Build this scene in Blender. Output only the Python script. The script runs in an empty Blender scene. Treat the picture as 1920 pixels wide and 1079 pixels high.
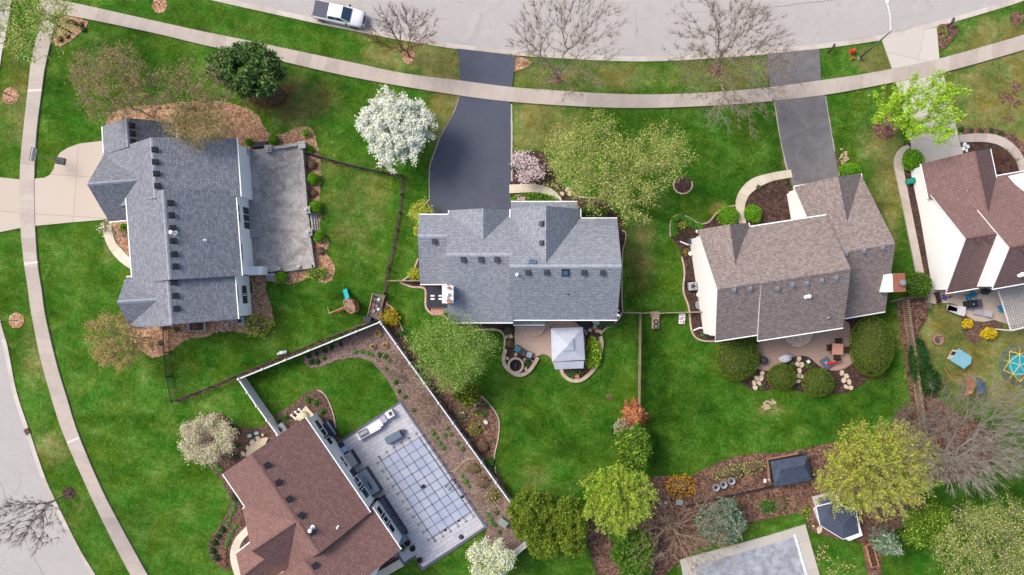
import bpy, bmesh, math, random
import numpy as np
from mathutils import Vector, Matrix
R = math.radians
rng = np.random.default_rng(7)
random.seed(7)
SC = bpy.context.scene
COL = SC.collection

# ------------------------------------------------------------------ camera, sky, sun, exposure
CAMH = 80.0          # drone height in metres
PPM = 18.0           # photo pixels per metre at ground level
cam_d = bpy.data.cameras.new("camera"); cam = bpy.data.objects.new("camera", cam_d); COL.objects.link(cam)
cam_d.sensor_width = 36.0; cam_d.lens = 36.0 * CAMH / (1920 / PPM)
cam_d.clip_start = 0.5; cam_d.clip_end = 9000
cam.location = (0, 0, CAMH); cam.rotation_euler = (0, 0, 0)
SC.camera = cam
w = bpy.data.worlds.new("World"); SC.world = w; w.use_nodes = True
nt = w.node_tree
for n in list(nt.nodes): nt.nodes.remove(n)
out = nt.nodes.new("ShaderNodeOutputWorld"); bg = nt.nodes.new("ShaderNodeBackground"); sky = nt.nodes.new("ShaderNodeTexSky")
SUN_EL, SUN_AZ = 50.0, -62.0      # azimuth measured from +Y towards +X
sky.sky_type = 'NISHITA'; sky.sun_disc = False
sky.sun_elevation = R(SUN_EL); sky.sun_rotation = R(SUN_AZ % 360); sky.altitude = 200; sky.air_density = 1.0; sky.dust_density = 5.0; sky.ozone_density = 1.0
bg.inputs[1].default_value = 0.13
nt.links.new(sky.outputs[0], bg.inputs[0]); nt.links.new(bg.outputs[0], out.inputs[0])
sd = bpy.data.lights.new("sun", 'SUN'); so = bpy.data.objects.new("sun", sd); COL.objects.link(so)
sd.energy = 1.5; sd.angle = R(22); sd.color = (1.0, 0.95, 0.87)
dv = Vector((math.sin(R(SUN_AZ)) * math.cos(R(SUN_EL)), math.cos(R(SUN_AZ)) * math.cos(R(SUN_EL)), math.sin(R(SUN_EL))))
so.rotation_euler = dv.to_track_quat('Z', 'Y').to_euler(); so.location = dv * 150
SC.view_settings.view_transform = 'Standard'; SC.view_settings.look = 'None'
SC.view_settings.exposure = 0.98; SC.view_settings.gamma = 1.0; SC.view_settings.use_curve_mapping = False
SC.cycles.max_bounces = 6; SC.cycles.diffuse_bounces = 3; SC.cycles.transparent_max_bounces = 6
SC.render.film_transparent = False

# ------------------------------------------------------------------ helpers
def W(px, py, z=0.0):
    k = (1 - z / CAMH) / PPM
    return ((px - 960) * k, (539.5 - py) * k)
def W3(px, py, z=0.0):
    x, y = W(px, py, z); return (x, y, z)
def lin(c):
    c = c / 255.0
    return c / 12.92 if c <= 0.04045 else ((c + 0.055) / 1.055) ** 2.4
def P(r, g, b, f=0.6):
    return (lin(r) * f, lin(g) * f, lin(b) * f, 1.0)

def new_mat(name, rough=0.85, metal=0.0):
    m = bpy.data.materials.new(name); m.use_nodes = True
    n = m.node_tree.nodes; b = n["Principled BSDF"]
    b.inputs["Roughness"].default_value = rough; b.inputs["Metallic"].default_value = metal
    b.inputs["Specular IOR Level"].default_value = 0.3
    return m, m.node_tree, b
def ramp(nt, fac, cols):
    r = nt.nodes.new("ShaderNodeValToRGB")
    e = r.color_ramp.elements
    while len(e) < len(cols): e.new(0.5)
    for i, (p, c) in enumerate(cols): e[i].position = p; e[i].color = c
    nt.links.new(fac, r.inputs[0]); return r.outputs[0]
def coords(nt, vec):
    if vec == 'world': return nt.nodes.new("ShaderNodeNewGeometry").outputs["Position"]
    t = nt.nodes.new("ShaderNodeTexCoord"); return t.outputs['UV' if vec == 'uv' else 'Object']
def noise(nt, co, scale, detail=4, rough=0.6, dist=0.0):
    n = nt.nodes.new("ShaderNodeTexNoise"); n.inputs["Scale"].default_value = scale
    n.inputs["Detail"].default_value = detail; n.inputs["Roughness"].default_value = rough; n.inputs["Distortion"].default_value = dist
    nt.links.new(co, n.inputs["Vector"]); return n.outputs["Fac"]
def mixc(nt, fac, a, b, mode='MIX'):
    m = nt.nodes.new("ShaderNodeMix"); m.data_type = 'RGBA'; m.blend_type = mode
    for s, v in ((m.inputs[0], fac), (m.inputs[6], a), (m.inputs[7], b)):
        if isinstance(v, (int, float)): s.default_value = v
        elif isinstance(v, tuple): s.default_value = v
        else: nt.links.new(v, s)
    return m.outputs[2]
def math_(nt, op, a, b=0.0, c=0.0):
    m = nt.nodes.new("ShaderNodeMath"); m.operation = op
    for s, v in zip(m.inputs, (a, b, c)):
        if isinstance(v, (int, float)): s.default_value = v
        else: nt.links.new(v, s)
    return m.outputs[0]
def bump(nt, b, h, strength, dist=0.05):
    n = nt.nodes.new("ShaderNodeBump"); n.inputs["Strength"].default_value = strength; n.inputs["Distance"].default_value = dist
    nt.links.new(h, n.inputs["Height"]); nt.links.new(n.outputs[0], b.inputs["Normal"])
_mc = {}
def noisy(name, cols, scale=3.0, rough=0.85, detail=6, bmp=0.0, vec='world', blot=None, metal=0.0, dist=0.0):
    """colour ramp over noise, optional second blotch layer (color, scale, amount)"""
    if name in _mc: return _mc[name]
    m, nt, b = new_mat(name, rough, metal); co = coords(nt, vec)
    f = noise(nt, co, scale, detail, 0.65, dist)
    c = ramp(nt, f, cols)
    if blot:
        f2 = noise(nt, co, blot[1], 5, 0.6, 0.5)
        c = mixc(nt, math_(nt, 'MULTIPLY', ramp(nt, f2, [(0.42, (0, 0, 0, 1)), (0.62, (1, 1, 1, 1))]), blot[2]), c, blot[0])
    nt.links.new(c, b.inputs["Base Color"])
    if bmp: bump(nt, b, f, bmp)
    _mc[name] = m; return m
def plain(name, c, rough=0.5, metal=0.0, var=0.12):
    """single paint/plastic colour with slight uneven wear"""
    if name in _mc: return _mc[name]
    m, nt, b = new_mat(name, rough, metal); co = coords(nt, 'obj')
    f = noise(nt, co, 4.0, 5)
    d = tuple(v * (1 - var * 1.6) for v in c[:3]) + (1,); l = tuple(min(1, v * (1 + var)) for v in c[:3]) + (1,)
    nt.links.new(ramp(nt, f, [(0.3, d), (0.7, l)]), b.inputs["Base Color"])
    _mc[name] = m; return m
def leafmat(name, cols, rough=0.6, gain=1.35):
    if name in _mc: return _mc[name]
    m, nt, b = new_mat(name, rough)
    g = nt.nodes.new("ShaderNodeNewGeometry")
    n = len(cols); cols = [tuple(min(0.8, v * gain) for v in q[:3]) + (1,) for q in cols]
    c = ramp(nt, g.outputs["Random Per Island"], [(i / max(1, n - 1), q) for i, q in enumerate(cols)])
    nt.links.new(c, b.inputs["Base Color"])
    b.inputs["Specular IOR Level"].default_value = 0.2
    tr = nt.nodes.new("ShaderNodeBsdfTranslucent"); nt.links.new(c, tr.inputs[0])
    mx = nt.nodes.new("ShaderNodeMixShader"); mx.inputs[0].default_value = 0.25
    nt.links.new(b.outputs[0], mx.inputs[1]); nt.links.new(tr.outputs[0], mx.inputs[2])
    nt.links.new(mx.outputs[0], nt.nodes["Material Output"].inputs[0])
    _mc[name] = m; return m
def shingle(name, c1, c2, cd, wid=0.3, row=0.18, blot=0.12):
    m, nt, b = new_mat(name, 0.95); uv = coords(nt, 'uv')
    br = nt.nodes.new("ShaderNodeTexBrick"); nt.links.new(uv, br.inputs["Vector"])
    br.inputs["Color1"].default_value = c1; br.inputs["Color2"].default_value = c2; br.inputs["Mortar"].default_value = cd
    br.inputs["Scale"].default_value = 1.0; br.inputs["Brick Width"].default_value = wid; br.inputs["Row Height"].default_value = row
    br.inputs["Mortar Size"].default_value = 0.022; br.inputs["Mortar Smooth"].default_value = 0.3; br.offset = 0.37
    co = coords(nt, 'world')
    f = noise(nt, co, 4.0, 7, 0.85); f2 = noise(nt, co, 0.35, 4, 0.6)
    c = mixc(nt, math_(nt, 'MULTIPLY', ramp(nt, f, [(0.40, (0, 0, 0, 1)), (0.62, (1, 1, 1, 1))]), 0.5), br.outputs["Color"], mixc(nt, 1.0, br.outputs["Color"], (1.55, 1.5, 1.5, 1), 'MULTIPLY'))
    c = mixc(nt, math_(nt, 'MULTIPLY', f2, blot * 1.6), c, cd)
    nt.links.new(c, b.inputs["Base Color"]); bump(nt, b, br.outputs["Fac"], 0.25, -0.02)
    return m

class MB:
    """collects polygons, then links them as ONE mesh object"""
    def __init__(s): s.v = []; s.f = []; s.m = []; s.uv = {}
    def add(s, vs, fs, mat=0):
        o = len(s.v); s.v += [tuple(p) for p in vs]
        for f in fs: s.f.append(tuple(i + o for i in f)); s.m.append(mat)
    def box(s, c, size, rz=0.0, mat=0, tilt=None, taper=1.0):
        hx, hy, hz = (q / 2 for q in size); pts = []
        for z in (-hz, hz):
            t = taper if z > 0 else 1
            for x, y in ((-hx, -hy), (hx, -hy), (hx, hy), (-hx, hy)): pts.append(Vector((x * t, y * t, z)))
        M_ = Matrix.Rotation(rz, 3, 'Z')
        if tilt: M_ = M_ @ Matrix.Rotation(tilt[1], 3, tilt[0])
        s.add([M_ @ p + Vector(c) for p in pts], [(0, 3, 2, 1), (4, 5, 6, 7), (0, 1, 5, 4), (1, 2, 6, 5), (2, 3, 7, 6), (3, 0, 4, 7)], mat)
        return s
    def prism(s, poly, z0, z1, mat=0, top=None):
        n = len(poly)
        if sum(poly[i][0] * poly[(i + 1) % n][1] - poly[(i + 1) % n][0] * poly[i][1] for i in range(n)) < 0: poly = poly[::-1]
        s.add([(x, y, z0) for x, y in poly] + [(x, y, z1) for x, y in poly],
              [tuple(range(n, 2 * n)), tuple(range(n - 1, -1, -1))], mat if top is None else top)
        o = len(s.v) - 2 * n
        for i in range(n):
            j = (i + 1) % n; s.f.append((o + i, o + j, o + n + j, o + n + i)); s.m.append(mat)
        return s
    def tube(s, p0, p1, r0, r1=None, n=8, mat=0, caps=True):
        p0 = Vector(p0); p1 = Vector(p1); r1 = r0 if r1 is None else r1
        d = (p1 - p0).normalized(); a = d.orthogonal().normalized(); b = d.cross(a)
        vs = [p0 + (a * math.cos(t) + b * math.sin(t)) * r0 for t in [2 * math.pi * i / n for i in range(n)]]
        vs += [p1 + (a * math.cos(t) + b * math.sin(t)) * r1 for t in [2 * math.pi * i / n for i in range(n)]]
        fs = [(i, (i + 1) % n, n + (i + 1) % n, n + i) for i in range(n)]
        if caps: fs += [tuple(range(n - 1, -1, -1)), tuple(range(n, 2 * n))]
        s.add(vs, fs, mat); return s
    def path(s, pts, r, n=6, mat=0):
        for a, b in zip(pts, pts[1:]): s.tube(a, b, r, r, n, mat)
        return s
    def lathe(s, c, prof, n=20, mat=0, sx=1, sy=1):
        vs = []; k = len(prof)
        for i in range(n):
            t = 2 * math.pi * i / n
            for r, z in prof: vs.append((c[0] + r * sx * math.cos(t), c[1] + r * sy * math.sin(t), c[2] + z))
        fs = []
        for i in range(n):
            j = (i + 1) % n
            for q in range(k - 1): fs.append((i * k + q, j * k + q, j * k + q + 1, i * k + q + 1))
        fs.append(tuple(i * k + k - 1 for i in range(n)))
        s.add(vs, fs, mat); return s
    def ball(s, c, r, mat=0, n=12, m=8, jit=0.0):
        prof = [(max(0.001, math.sin(math.pi * i / m)) * 1.0, -math.cos(math.pi * i / m)) for i in range(m + 1)]
        vs = []; 
        for i in range(n):
            t = 2 * math.pi * i / n
            for a, z in prof:
                j = 1 + random.uniform(-jit, jit)
                vs.append((c[0] + a * r[0] * math.cos(t) * j, c[1] + a * r[1] * math.sin(t) * j, c[2] + z * r[2] * j))
        k = m + 1; fs = []
        for i in range(n):
            for q in range(m): fs.append((i * k + q, ((i + 1) % n) * k + q, ((i + 1) % n) * k + q + 1, i * k + q + 1))
        s.add(vs, fs, mat); return s
    def build(s, name, mats, parent=None, off=None, smooth=False, bevel=0.0):
        me = bpy.data.meshes.new(name)
        o_ = off if off is not None else (0, 0, 0)
        me.from_pydata([(x - o_[0], y - o_[1], z - o_[2]) for x, y, z in s.v], [], s.f)
        if not isinstance(mats, (list, tuple)): mats = [mats]
        for m in mats: me.materials.append(m)
        if len(mats) > 1: me.polygons.foreach_set("material_index", s.m)
        if s.uv:
            uvl = me.uv_layers.new(name="UVMap")
            for pi, uvs in s.uv.items():
                for li, q in zip(me.polygons[pi].loop_indices, uvs): uvl.data[li].uv = q
        if smooth: me.polygons.foreach_set("use_smooth", [True] * len(me.polygons))
        me.update(); o = bpy.data.objects.new(name, me); COL.objects.link(o)
        if parent: o.parent = parent
        if bevel:
            bv = o.modifiers.new("bevel", 'BEVEL'); bv.width = bevel; bv.segments = 2; bv.limit_method = 'ANGLE'; bv.angle_limit = R(40)
        return o
def tag(o, label, cat, group=None, kind=None):
    if label: o["label"] = label
    if cat: o["category"] = cat
    if group: o["group"] = group
    if kind: o["kind"] = kind
    return o
def thing(name, label, cat, loc=(0, 0, 0), rz=0.0, group=None):
    o = bpy.data.objects.new(name, None); COL.objects.link(o); o.empty_display_size = 0.3
    o.location = loc; o.rotation_euler = (0, 0, rz); return tag(o, label, cat, group)
def dup(root, loc, rz=None, label=None, scale=None):
    r = root.copy(); COL.objects.link(r); r.location = loc
    if rz is not None: r.rotation_euler = (0, 0, rz)
    if scale: r.scale = (scale,) * 3
    if label: r["label"] = label
    for ch in list(root.children):
        c = ch.copy(); COL.objects.link(c); c.parent = r
        for g in list(ch.children):
            d = g.copy(); COL.objects.link(d); d.parent = c
    return r
def fast_mesh(name, V, F, mats, midx=None, parent=None, smooth=False):
    me = bpy.data.meshes.new(name); V = np.asarray(V, dtype=np.float32); F = np.asarray(F, dtype=np.int32)
    me.vertices.add(len(V)); me.vertices.foreach_set("co", V.ravel())
    k = F.shape[1]; me.loops.add(F.size); me.loops.foreach_set("vertex_index", F.ravel())
    me.polygons.add(len(F)); me.polygons.foreach_set("loop_start", np.arange(0, F.size, k, dtype=np.int32))
    for m in mats: me.materials.append(m)
    if midx is not None: me.polygons.foreach_set("material_index", np.asarray(midx, dtype=np.int32))
    if smooth: me.polygons.foreach_set("use_smooth", np.ones(len(F), dtype=bool))
    me.update(calc_edges=True); me.validate()
    o = bpy.data.objects.new(name, me); COL.objects.link(o)
    if parent: o.parent = parent
    return o

def catmull(pts, closed=True, step=0.35):
    n = len(pts); out_ = []
    rg = range(n) if closed else range(n - 1)
    for i in rg:
        if closed: p0, p1, p2, p3 = pts[i - 1], pts[i], pts[(i + 1) % n], pts[(i + 2) % n]
        else: p0, p1, p2, p3 = pts[max(0, i - 1)], pts[i], pts[i + 1], pts[min(n - 1, i + 2)]
        L = math.hypot(p2[0] - p1[0], p2[1] - p1[1]); k = max(1, int(L / step))
        for q in range(k):
            t = q / k
            out_.append(tuple(0.5 * (2 * p1[a] + (p2[a] - p0[a]) * t + (2 * p0[a] - 5 * p1[a] + 4 * p2[a] - p3[a]) * t * t + (3 * p1[a] - p0[a] - 3 * p2[a] + p3[a]) * t ** 3) for a in (0, 1)))
    if not closed: out_.append(tuple(pts[-1]))
    return out_
def densify(pts, step=0.3):
    out_ = []; n = len(pts)
    for i in range(n):
        a, b = pts[i], pts[(i + 1) % n]; k = max(1, int(math.hypot(b[0] - a[0], b[1] - a[1]) / step))
        out_ += [(a[0] + (b[0] - a[0]) * q / k, a[1] + (b[1] - a[1]) * q / k) for q in range(k)]
    return out_
_z = {"n": 0}
def sheet(name, pix, mat, z=None, smooth=True, jit=0.0, kind="structure", step=0.35, pz=0.0):
    """flat surface with a real edge that goes into the ground"""
    pts = [W(x, y, pz) for x, y in pix]
    pts = catmull(pts, True, step) if smooth else (densify(pts) if jit else pts)
    if jit: pts = [(x + random.uniform(-jit, jit), y + random.uniform(-jit, jit)) for x, y in pts]
    if z is None: _z["n"] += 1; z = 0.02 + 0.003 * _z["n"]
    b = MB(); b.prism(pts, -0.05, z)
    o = b.build(name, mat); o["kind"] = kind; return o
def band(name, e1, e2, mat, z, kind="structure", smooth=True, z_low=-0.05, crown=None, step=0.5):
    """strip between two edge polylines (photo pixels); UV runs along it in metres"""
    A = [W(*p) for p in e1]; B = [W(*p) for p in e2]
    def resample(P_, n):
        d = [0]
        for a, b in zip(P_, P_[1:]): d.append(d[-1] + math.hypot(b[0] - a[0], b[1] - a[1]))
        q = np.linspace(0, d[-1], n); xs = [p[0] for p in P_]; ys = [p[1] for p in P_]
        return list(zip(np.interp(q, d, xs), np.interp(q, d, ys))), d[-1]
    if smooth: A = catmull(A, False, step); B = catmull(B, False, step)
    L = resample(A, 2)[1]; n = max(2, int(L / step)); A, LA = resample(A, n); B, _ = resample(B, n)
    b = MB(); vs = []; 
    for (ax, ay), (bx, by) in zip(A, B): vs += [(ax, ay, z), (bx, by, z), (ax, ay, z_low), (bx, by, z_low)]
    b.v = [tuple(map(float, v)) for v in vs]
    for i in range(n - 1):
        o = i * 4; u0 = LA * i / (n - 1); u1 = LA * (i + 1) / (n - 1); wd = math.hypot(A[i][0] - B[i][0], A[i][1] - B[i][1])
        b.uv[len(b.f)] = [(u0, 0), (u0, wd), (u1, wd), (u1, 0)]
        b.f.append((o, o + 1, o + 5, o + 4)); b.m.append(0)
        b.f.append((o + 2, o, o + 4, o + 6)); b.m.append(0)
        b.f.append((o + 1, o + 3, o + 7, o + 5)); b.m.append(0)
    e = 4 * (n - 1)
    b.f += [(0, 2, 3, 1), (e, e + 1, e + 3, e + 2)]; b.m += [0, 0]
    o = b.build(name, mat); o["kind"] = kind; return o
def line_wall(b, pts, wdt, z0, z1, mat=0, closed=False):
    """low kerb/edging that follows a world polyline"""
    n = len(pts); L = []; Rr = []
    for i in range(n):
        p = pts[i]
        a = pts[i - 1] if (i > 0 or closed) else pts[i]; c = pts[(i + 1) % n] if (i < n - 1 or closed) else pts[i]
        d = Vector((c[0] - a[0], c[1] - a[1])); d.normalize(); nn = Vector((-d.y, d.x)) * wdt / 2
        L.append((p[0] + nn.x, p[1] + nn.y)); Rr.append((p[0] - nn.x, p[1] - nn.y))
    for i in range(n if closed else n - 1):
        j = (i + 1) % n
        b.add([(*L[i], z0), (*L[j], z0), (*Rr[j], z0), (*Rr[i], z0), (*L[i], z1), (*L[j], z1), (*Rr[j], z1), (*Rr[i], z1)],
              [(4, 7, 6, 5), (0, 4, 5, 1), (2, 6, 7, 3), (0, 3, 7, 4), (1, 5, 6, 2)], mat)
def edging(label, pix, mat, wdt=0.2, h=0.13, closed=False, smooth=True):
    pts = [W(*p) for p in pix]
    if smooth: pts = catmull(pts, closed, 0.3)
    b = MB(); line_wall(b, pts, wdt, -0.03, h, closed=closed)
    return tag(b.build("bed_edging", mat), label, "edging", "low edgings round the planting beds")
# ------------------------------------------------------------------ plants: generators
def tubes_np(P0, P1, R0, R1, n=3):
    P0 = np.asarray(P0, float); P1 = np.asarray(P1, float); d = P1 - P0; L = np.linalg.norm(d, axis=1, keepdims=True) + 1e-9; d = d / L
    ref = np.where(np.abs(d[:, 2:3]) > 0.9, np.array([[1.0, 0, 0]]), np.array([[0, 0, 1.0]]))
    a = np.cross(d, ref); a /= np.linalg.norm(a, axis=1, keepdims=True) + 1e-9; b = np.cross(d, a)
    V = []
    for Pq, Rq in ((P0, R0), (P1, R1)):
        for i in range(n):
            t = 2 * math.pi * i / n
            V.append(Pq + (a * math.cos(t) + b * math.sin(t)) * np.asarray(Rq)[:, None])
    V = np.stack(V, 1).reshape(-1, 3); E = len(P0); base = np.arange(E)[:, None] * 2 * n
    F = np.concatenate([base + np.array([[i, (i + 1) % n, n + (i + 1) % n, n + i]]) for i in range(n)], 0)
    return V, F
def skeleton(trunk_top, targets, r, seg=0.7, bias=0.35, jitter=0.12, lean=(0, 0), tip=0.016, expo=2.3, rmax=0.3, droop=0.0):
    T0 = 5; pos = [np.array([lean[0] * t * trunk_top, lean[1] * t * trunk_top, trunk_top * t]) for t in np.linspace(0, 1, T0)]
    par = [-1, 0, 1, 2, 3]; pl = [0] * T0
    X = np.zeros((len(targets) * 14 + 50, 3)); PL = np.full(len(X), 1e9); cnt = T0
    for i, p in enumerate(pos): X[i] = p; PL[i] = 0 if i >= 2 else 1e9
    top = X[T0 - 1]
    order = np.argsort(np.linalg.norm(targets - top, axis=1))
    par = par + [0] * (len(X) - T0)
    for t in targets[order]:
        d = np.linalg.norm(X[:cnt] - t, axis=1)
        i = int(np.argmin(d + bias * PL[:cnt])); D = d[i]
        if D < 0.12: continue
        k = max(1, min(12, int(D / seg))); prev = i; up = r.normal(0, 0.05) * D
        for q in range(1, k + 1):
            f = q / k; p = X[i] + (t - X[i]) * f
            if q < k: p = p + r.normal(0, jitter, 3) * min(1, seg); 
            p = p + np.array([0, 0, math.sin(math.pi * f) * (up + droop * D)])
            X[cnt] = p; PL[cnt] = PL[prev] + np.linalg.norm(p - X[prev]) if PL[prev] < 1e8 else 0
            par[cnt] = prev; prev = cnt; cnt += 1
    X = X[:cnt]; par = np.array(par[:cnt]); acc = np.zeros(cnt)
    kids = np.zeros(cnt, int)
    for i in range(cnt - 1, 0, -1):
        if kids[i] == 0: acc[i] = tip ** expo
        acc[par[i]] += acc[i]; kids[par[i]] += 1
    rad = np.minimum(acc ** (1 / expo), rmax); rad[0] = rad[1] * 1.25
    return X, par, rad, kids
def blob_points(r, n, rad, lobes=7, shell=0.55, uni=0.0):
    """points in an uneven crown: several lobes on an ellipsoid, or an uneven fan"""
    if uni:
        u = r.normal(size=(n, 3)); u[:, 2] = np.abs(u[:, 2]) * 0.9 - 0.15; u /= np.linalg.norm(u, axis=1, keepdims=True)
        k = r.normal(size=(14, 3)); k /= np.linalg.norm(k, axis=1, keepdims=True); a = r.uniform(-0.22, 0.16, 14)
        R_ = 0.95 + np.sum(a[None] * np.clip((u @ k.T - 0.7) / 0.3, 0, 1), axis=1)
        q = r.uniform(0.08, 1, n) ** 0.45
        return u * (R_ * q * (1 + r.normal(0, 0.05, n)))[:, None] * np.array(rad)
    rad = np.array(rad); th = r.uniform(0, 2 * math.pi, lobes); ph = np.arcsin(r.uniform(-0.5, 0.95, lobes))
    th = np.arange(lobes) * 2.39996 + r.normal(0, 0.3, lobes)
    Lc = np.stack([np.cos(th) * np.cos(ph), np.sin(th) * np.cos(ph), np.sin(ph)], 1) * shell
    sz = r.uniform(0.28, 0.46, lobes)
    i = r.integers(0, lobes, n); u = r.normal(size=(n, 3)); u /= np.linalg.norm(u, axis=1, keepdims=True)
    p = Lc[i] + u * (sz[i] * r.uniform(0.15, 1, n) ** 0.5)[:, None]
    return p * rad
def leaves_np(C, size, r, up=0.6, elong=1.0, dirs=None):
    n = len(C); nrm = r.normal(size=(n, 3)); nrm[:, 2] = np.abs(nrm[:, 2]) + up; nrm /= np.linalg.norm(nrm, axis=1, keepdims=True)
    if dirs is not None: a = dirs + r.normal(0, 0.35, (n, 3)); a -= nrm * np.sum(a * nrm, 1, keepdims=True)
    else: a = np.cross(nrm, r.normal(size=(n, 3)))
    a /= np.linalg.norm(a, axis=1, keepdims=True) + 1e-9
    b = np.cross(nrm, a); s = (size * r.uniform(0.6, 1.35, n))[:, None]
    V = np.stack([C - a * s * elong, C - b * s * 0.6, C + a * s * elong, C + b * s * 0.6], 1).reshape(-1, 3)
    F = np.arange(n * 4).reshape(-1, 4); return V, F
BARK = noisy("bark_grey_brown", [(0.3, P(128, 114, 102)), (0.7, P(178, 164, 150))], 6, vec='obj')
BARK_TAN = noisy("bark_tan", [(0.3, P(128, 104, 84)), (0.7, P(196, 174, 148))], 6, vec='obj')
BARK_RED = noisy("bark_reddish", [(0.3, P(104, 66, 52)), (0.7, P(164, 116, 92))], 6, vec='obj')
BARK_DARK = noisy("bark_dark", [(0.3, P(62, 50, 46)), (0.7, P(110, 94, 86))], 6, vec='obj')
BARK_PALE = noisy("bark_pale", [(0.3, P(150, 138, 126)), (0.7, P(206, 198, 186))], 6, vec='obj')
def tree(name, label, cat, crown_px, zc, rad_px, base_px=None, leaf=None, bark=BARK, n=220, nleaf=6000, lsize=0.11, seed=1, lobes=8,
         trunk=0.35, hz=0.62, seg=0.7, bias=0.35, twigs=0, tip=0.018, spread=0.35, elong=1.0, group=None, shell=0.55, up=0.6, jitter=0.14,
         twl=0.7, leaf_on_outer=0.0, radial=False, rmax=0.3, sub='crown', n2=0, leaf2=None, droop=0.0, uni=0.0, twj=0.55, lob=None, twt=0.8):
    """crown centre given where the photo shows it and at its real height zc; base given at ground"""
    r = np.random.default_rng(seed); k = (1 - zc / CAMH) / PPM
    cx, cy = W(crown_px[0], crown_px[1], zc); bx, by = W(*base_px) if base_px else (cx, cy)
    rad = (rad_px[0] * k, rad_px[1] * k, hz * (rad_px[0] + rad_px[1]) / 2 * k)
    rad = (rad[0], rad[1], min(rad[2], zc * 0.72))
    T = thing(name, label, cat, (bx, by, 0), 0, group)
    pts = blob_points(r, n, rad, lobes, shell, uni) + np.array([cx - bx, cy - by, zc])
    if lob:
        P_ = []; A_ = sum(q[2] ** 2 for q in lob)
        for (lx, ly, lr) in lob:
            m_ = max(6, int(n * lr * lr / A_)); u = r.normal(size=(m_, 3)); u /= np.linalg.norm(u, axis=1, keepdims=True); u *= (r.uniform(0.1, 1, m_) ** 0.45 * lr * k)[:, None]; u[:, 2] *= 0.55
            wx, wy = W(lx, ly, zc); P_.append(u + np.array([wx - bx, wy - by, zc + r.normal(0, 0.3)]))
        pts = np.concatenate(P_)
    pts[:, 2] = np.maximum(pts[:, 2], 0.4)
    th = max(0.3, (zc - rad[2]) * trunk + 0.2)
    X, par, R_, kids = skeleton(th, pts, r, seg, bias, jitter, (0.25 * (cx - bx) / max(zc, 1), 0.25 * (cy - by) / max(zc, 1)), tip, rmax=rmax, droop=droop)
    E = np.arange(1, len(X)); thick = R_[E] > 0.07
    V1, F1 = tubes_np(X[par[E]][thick], X[E][thick], np.minimum(R_[par[E]][thick], R_[E][thick] * 1.5), R_[E][thick], 6)
    fast_mesh("trunk", V1, F1, [bark], None, T, True)
    e2 = E[~thick]; P0 = X[par[e2]]; P1 = X[e2]; r0 = np.minimum(R_[par[e2]], R_[e2] * 1.4); r1 = R_[e2]
    cen = np.array([cx - bx, cy - by, zc])
    if twigs:
        ti = r.integers(5, len(X), twigs); o = X[ti]; d = (o - np.array([cen[0], cen[1], th])) ; d /= np.linalg.norm(d, axis=1, keepdims=True) + 1e-9
        d = d + r.normal(0, twj, d.shape); d /= np.linalg.norm(d, axis=1, keepdims=True); L = r.uniform(0.3, 1, twigs)[:, None] * twl
        P0 = np.concatenate([P0, o]); P1 = np.concatenate([P1, o + d * L]); r0 = np.concatenate([r0, np.full(twigs, tip * twt)]); r1 = np.concatenate([r1, np.full(twigs, tip * twt * 0.55)])
    Vb, Fb = tubes_np(P0, P1, r0, r1, 3)
    mats = [bark]; mi = np.zeros(len(Fb), int); Vs = [Vb]; Fs = [Fb]
    def add_leaves(cnt, lm):
        nonlocal mi
        q = r.integers(0, len(P1), cnt)
        w_ = P1[q]; dd = np.linalg.norm((w_ - cen) / np.array(rad), axis=1)
        if leaf_on_outer: keep = dd > leaf_on_outer * r.uniform(0.6, 1.2, cnt); q = q[keep]; w_ = w_[keep]
        u = r.uniform(0, 1, len(q))[:, None]; c = P0[q] * (1 - u) + w_ * u + r.normal(0, spread, (len(q), 3)) * 0.5
        dirs = None
        if radial: dirs = c - np.array([cen[0], cen[1], th]); dirs /= np.linalg.norm(dirs, axis=1, keepdims=True) + 1e-9
        Vl, Fl = leaves_np(c, lsize, r, up, elong, dirs)
        Fs.append(Fl + sum(len(v) for v in Vs)); Vs.append(Vl); mats.append(lm); mi = np.concatenate([mi, np.full(len(Fl), len(mats) - 1)])
    if leaf: add_leaves(nleaf, leaf)
    if n2: add_leaves(n2, leaf2)
    fast_mesh(sub, np.concatenate(Vs), np.concatenate(Fs), mats, mi, T)
    return T
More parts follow.
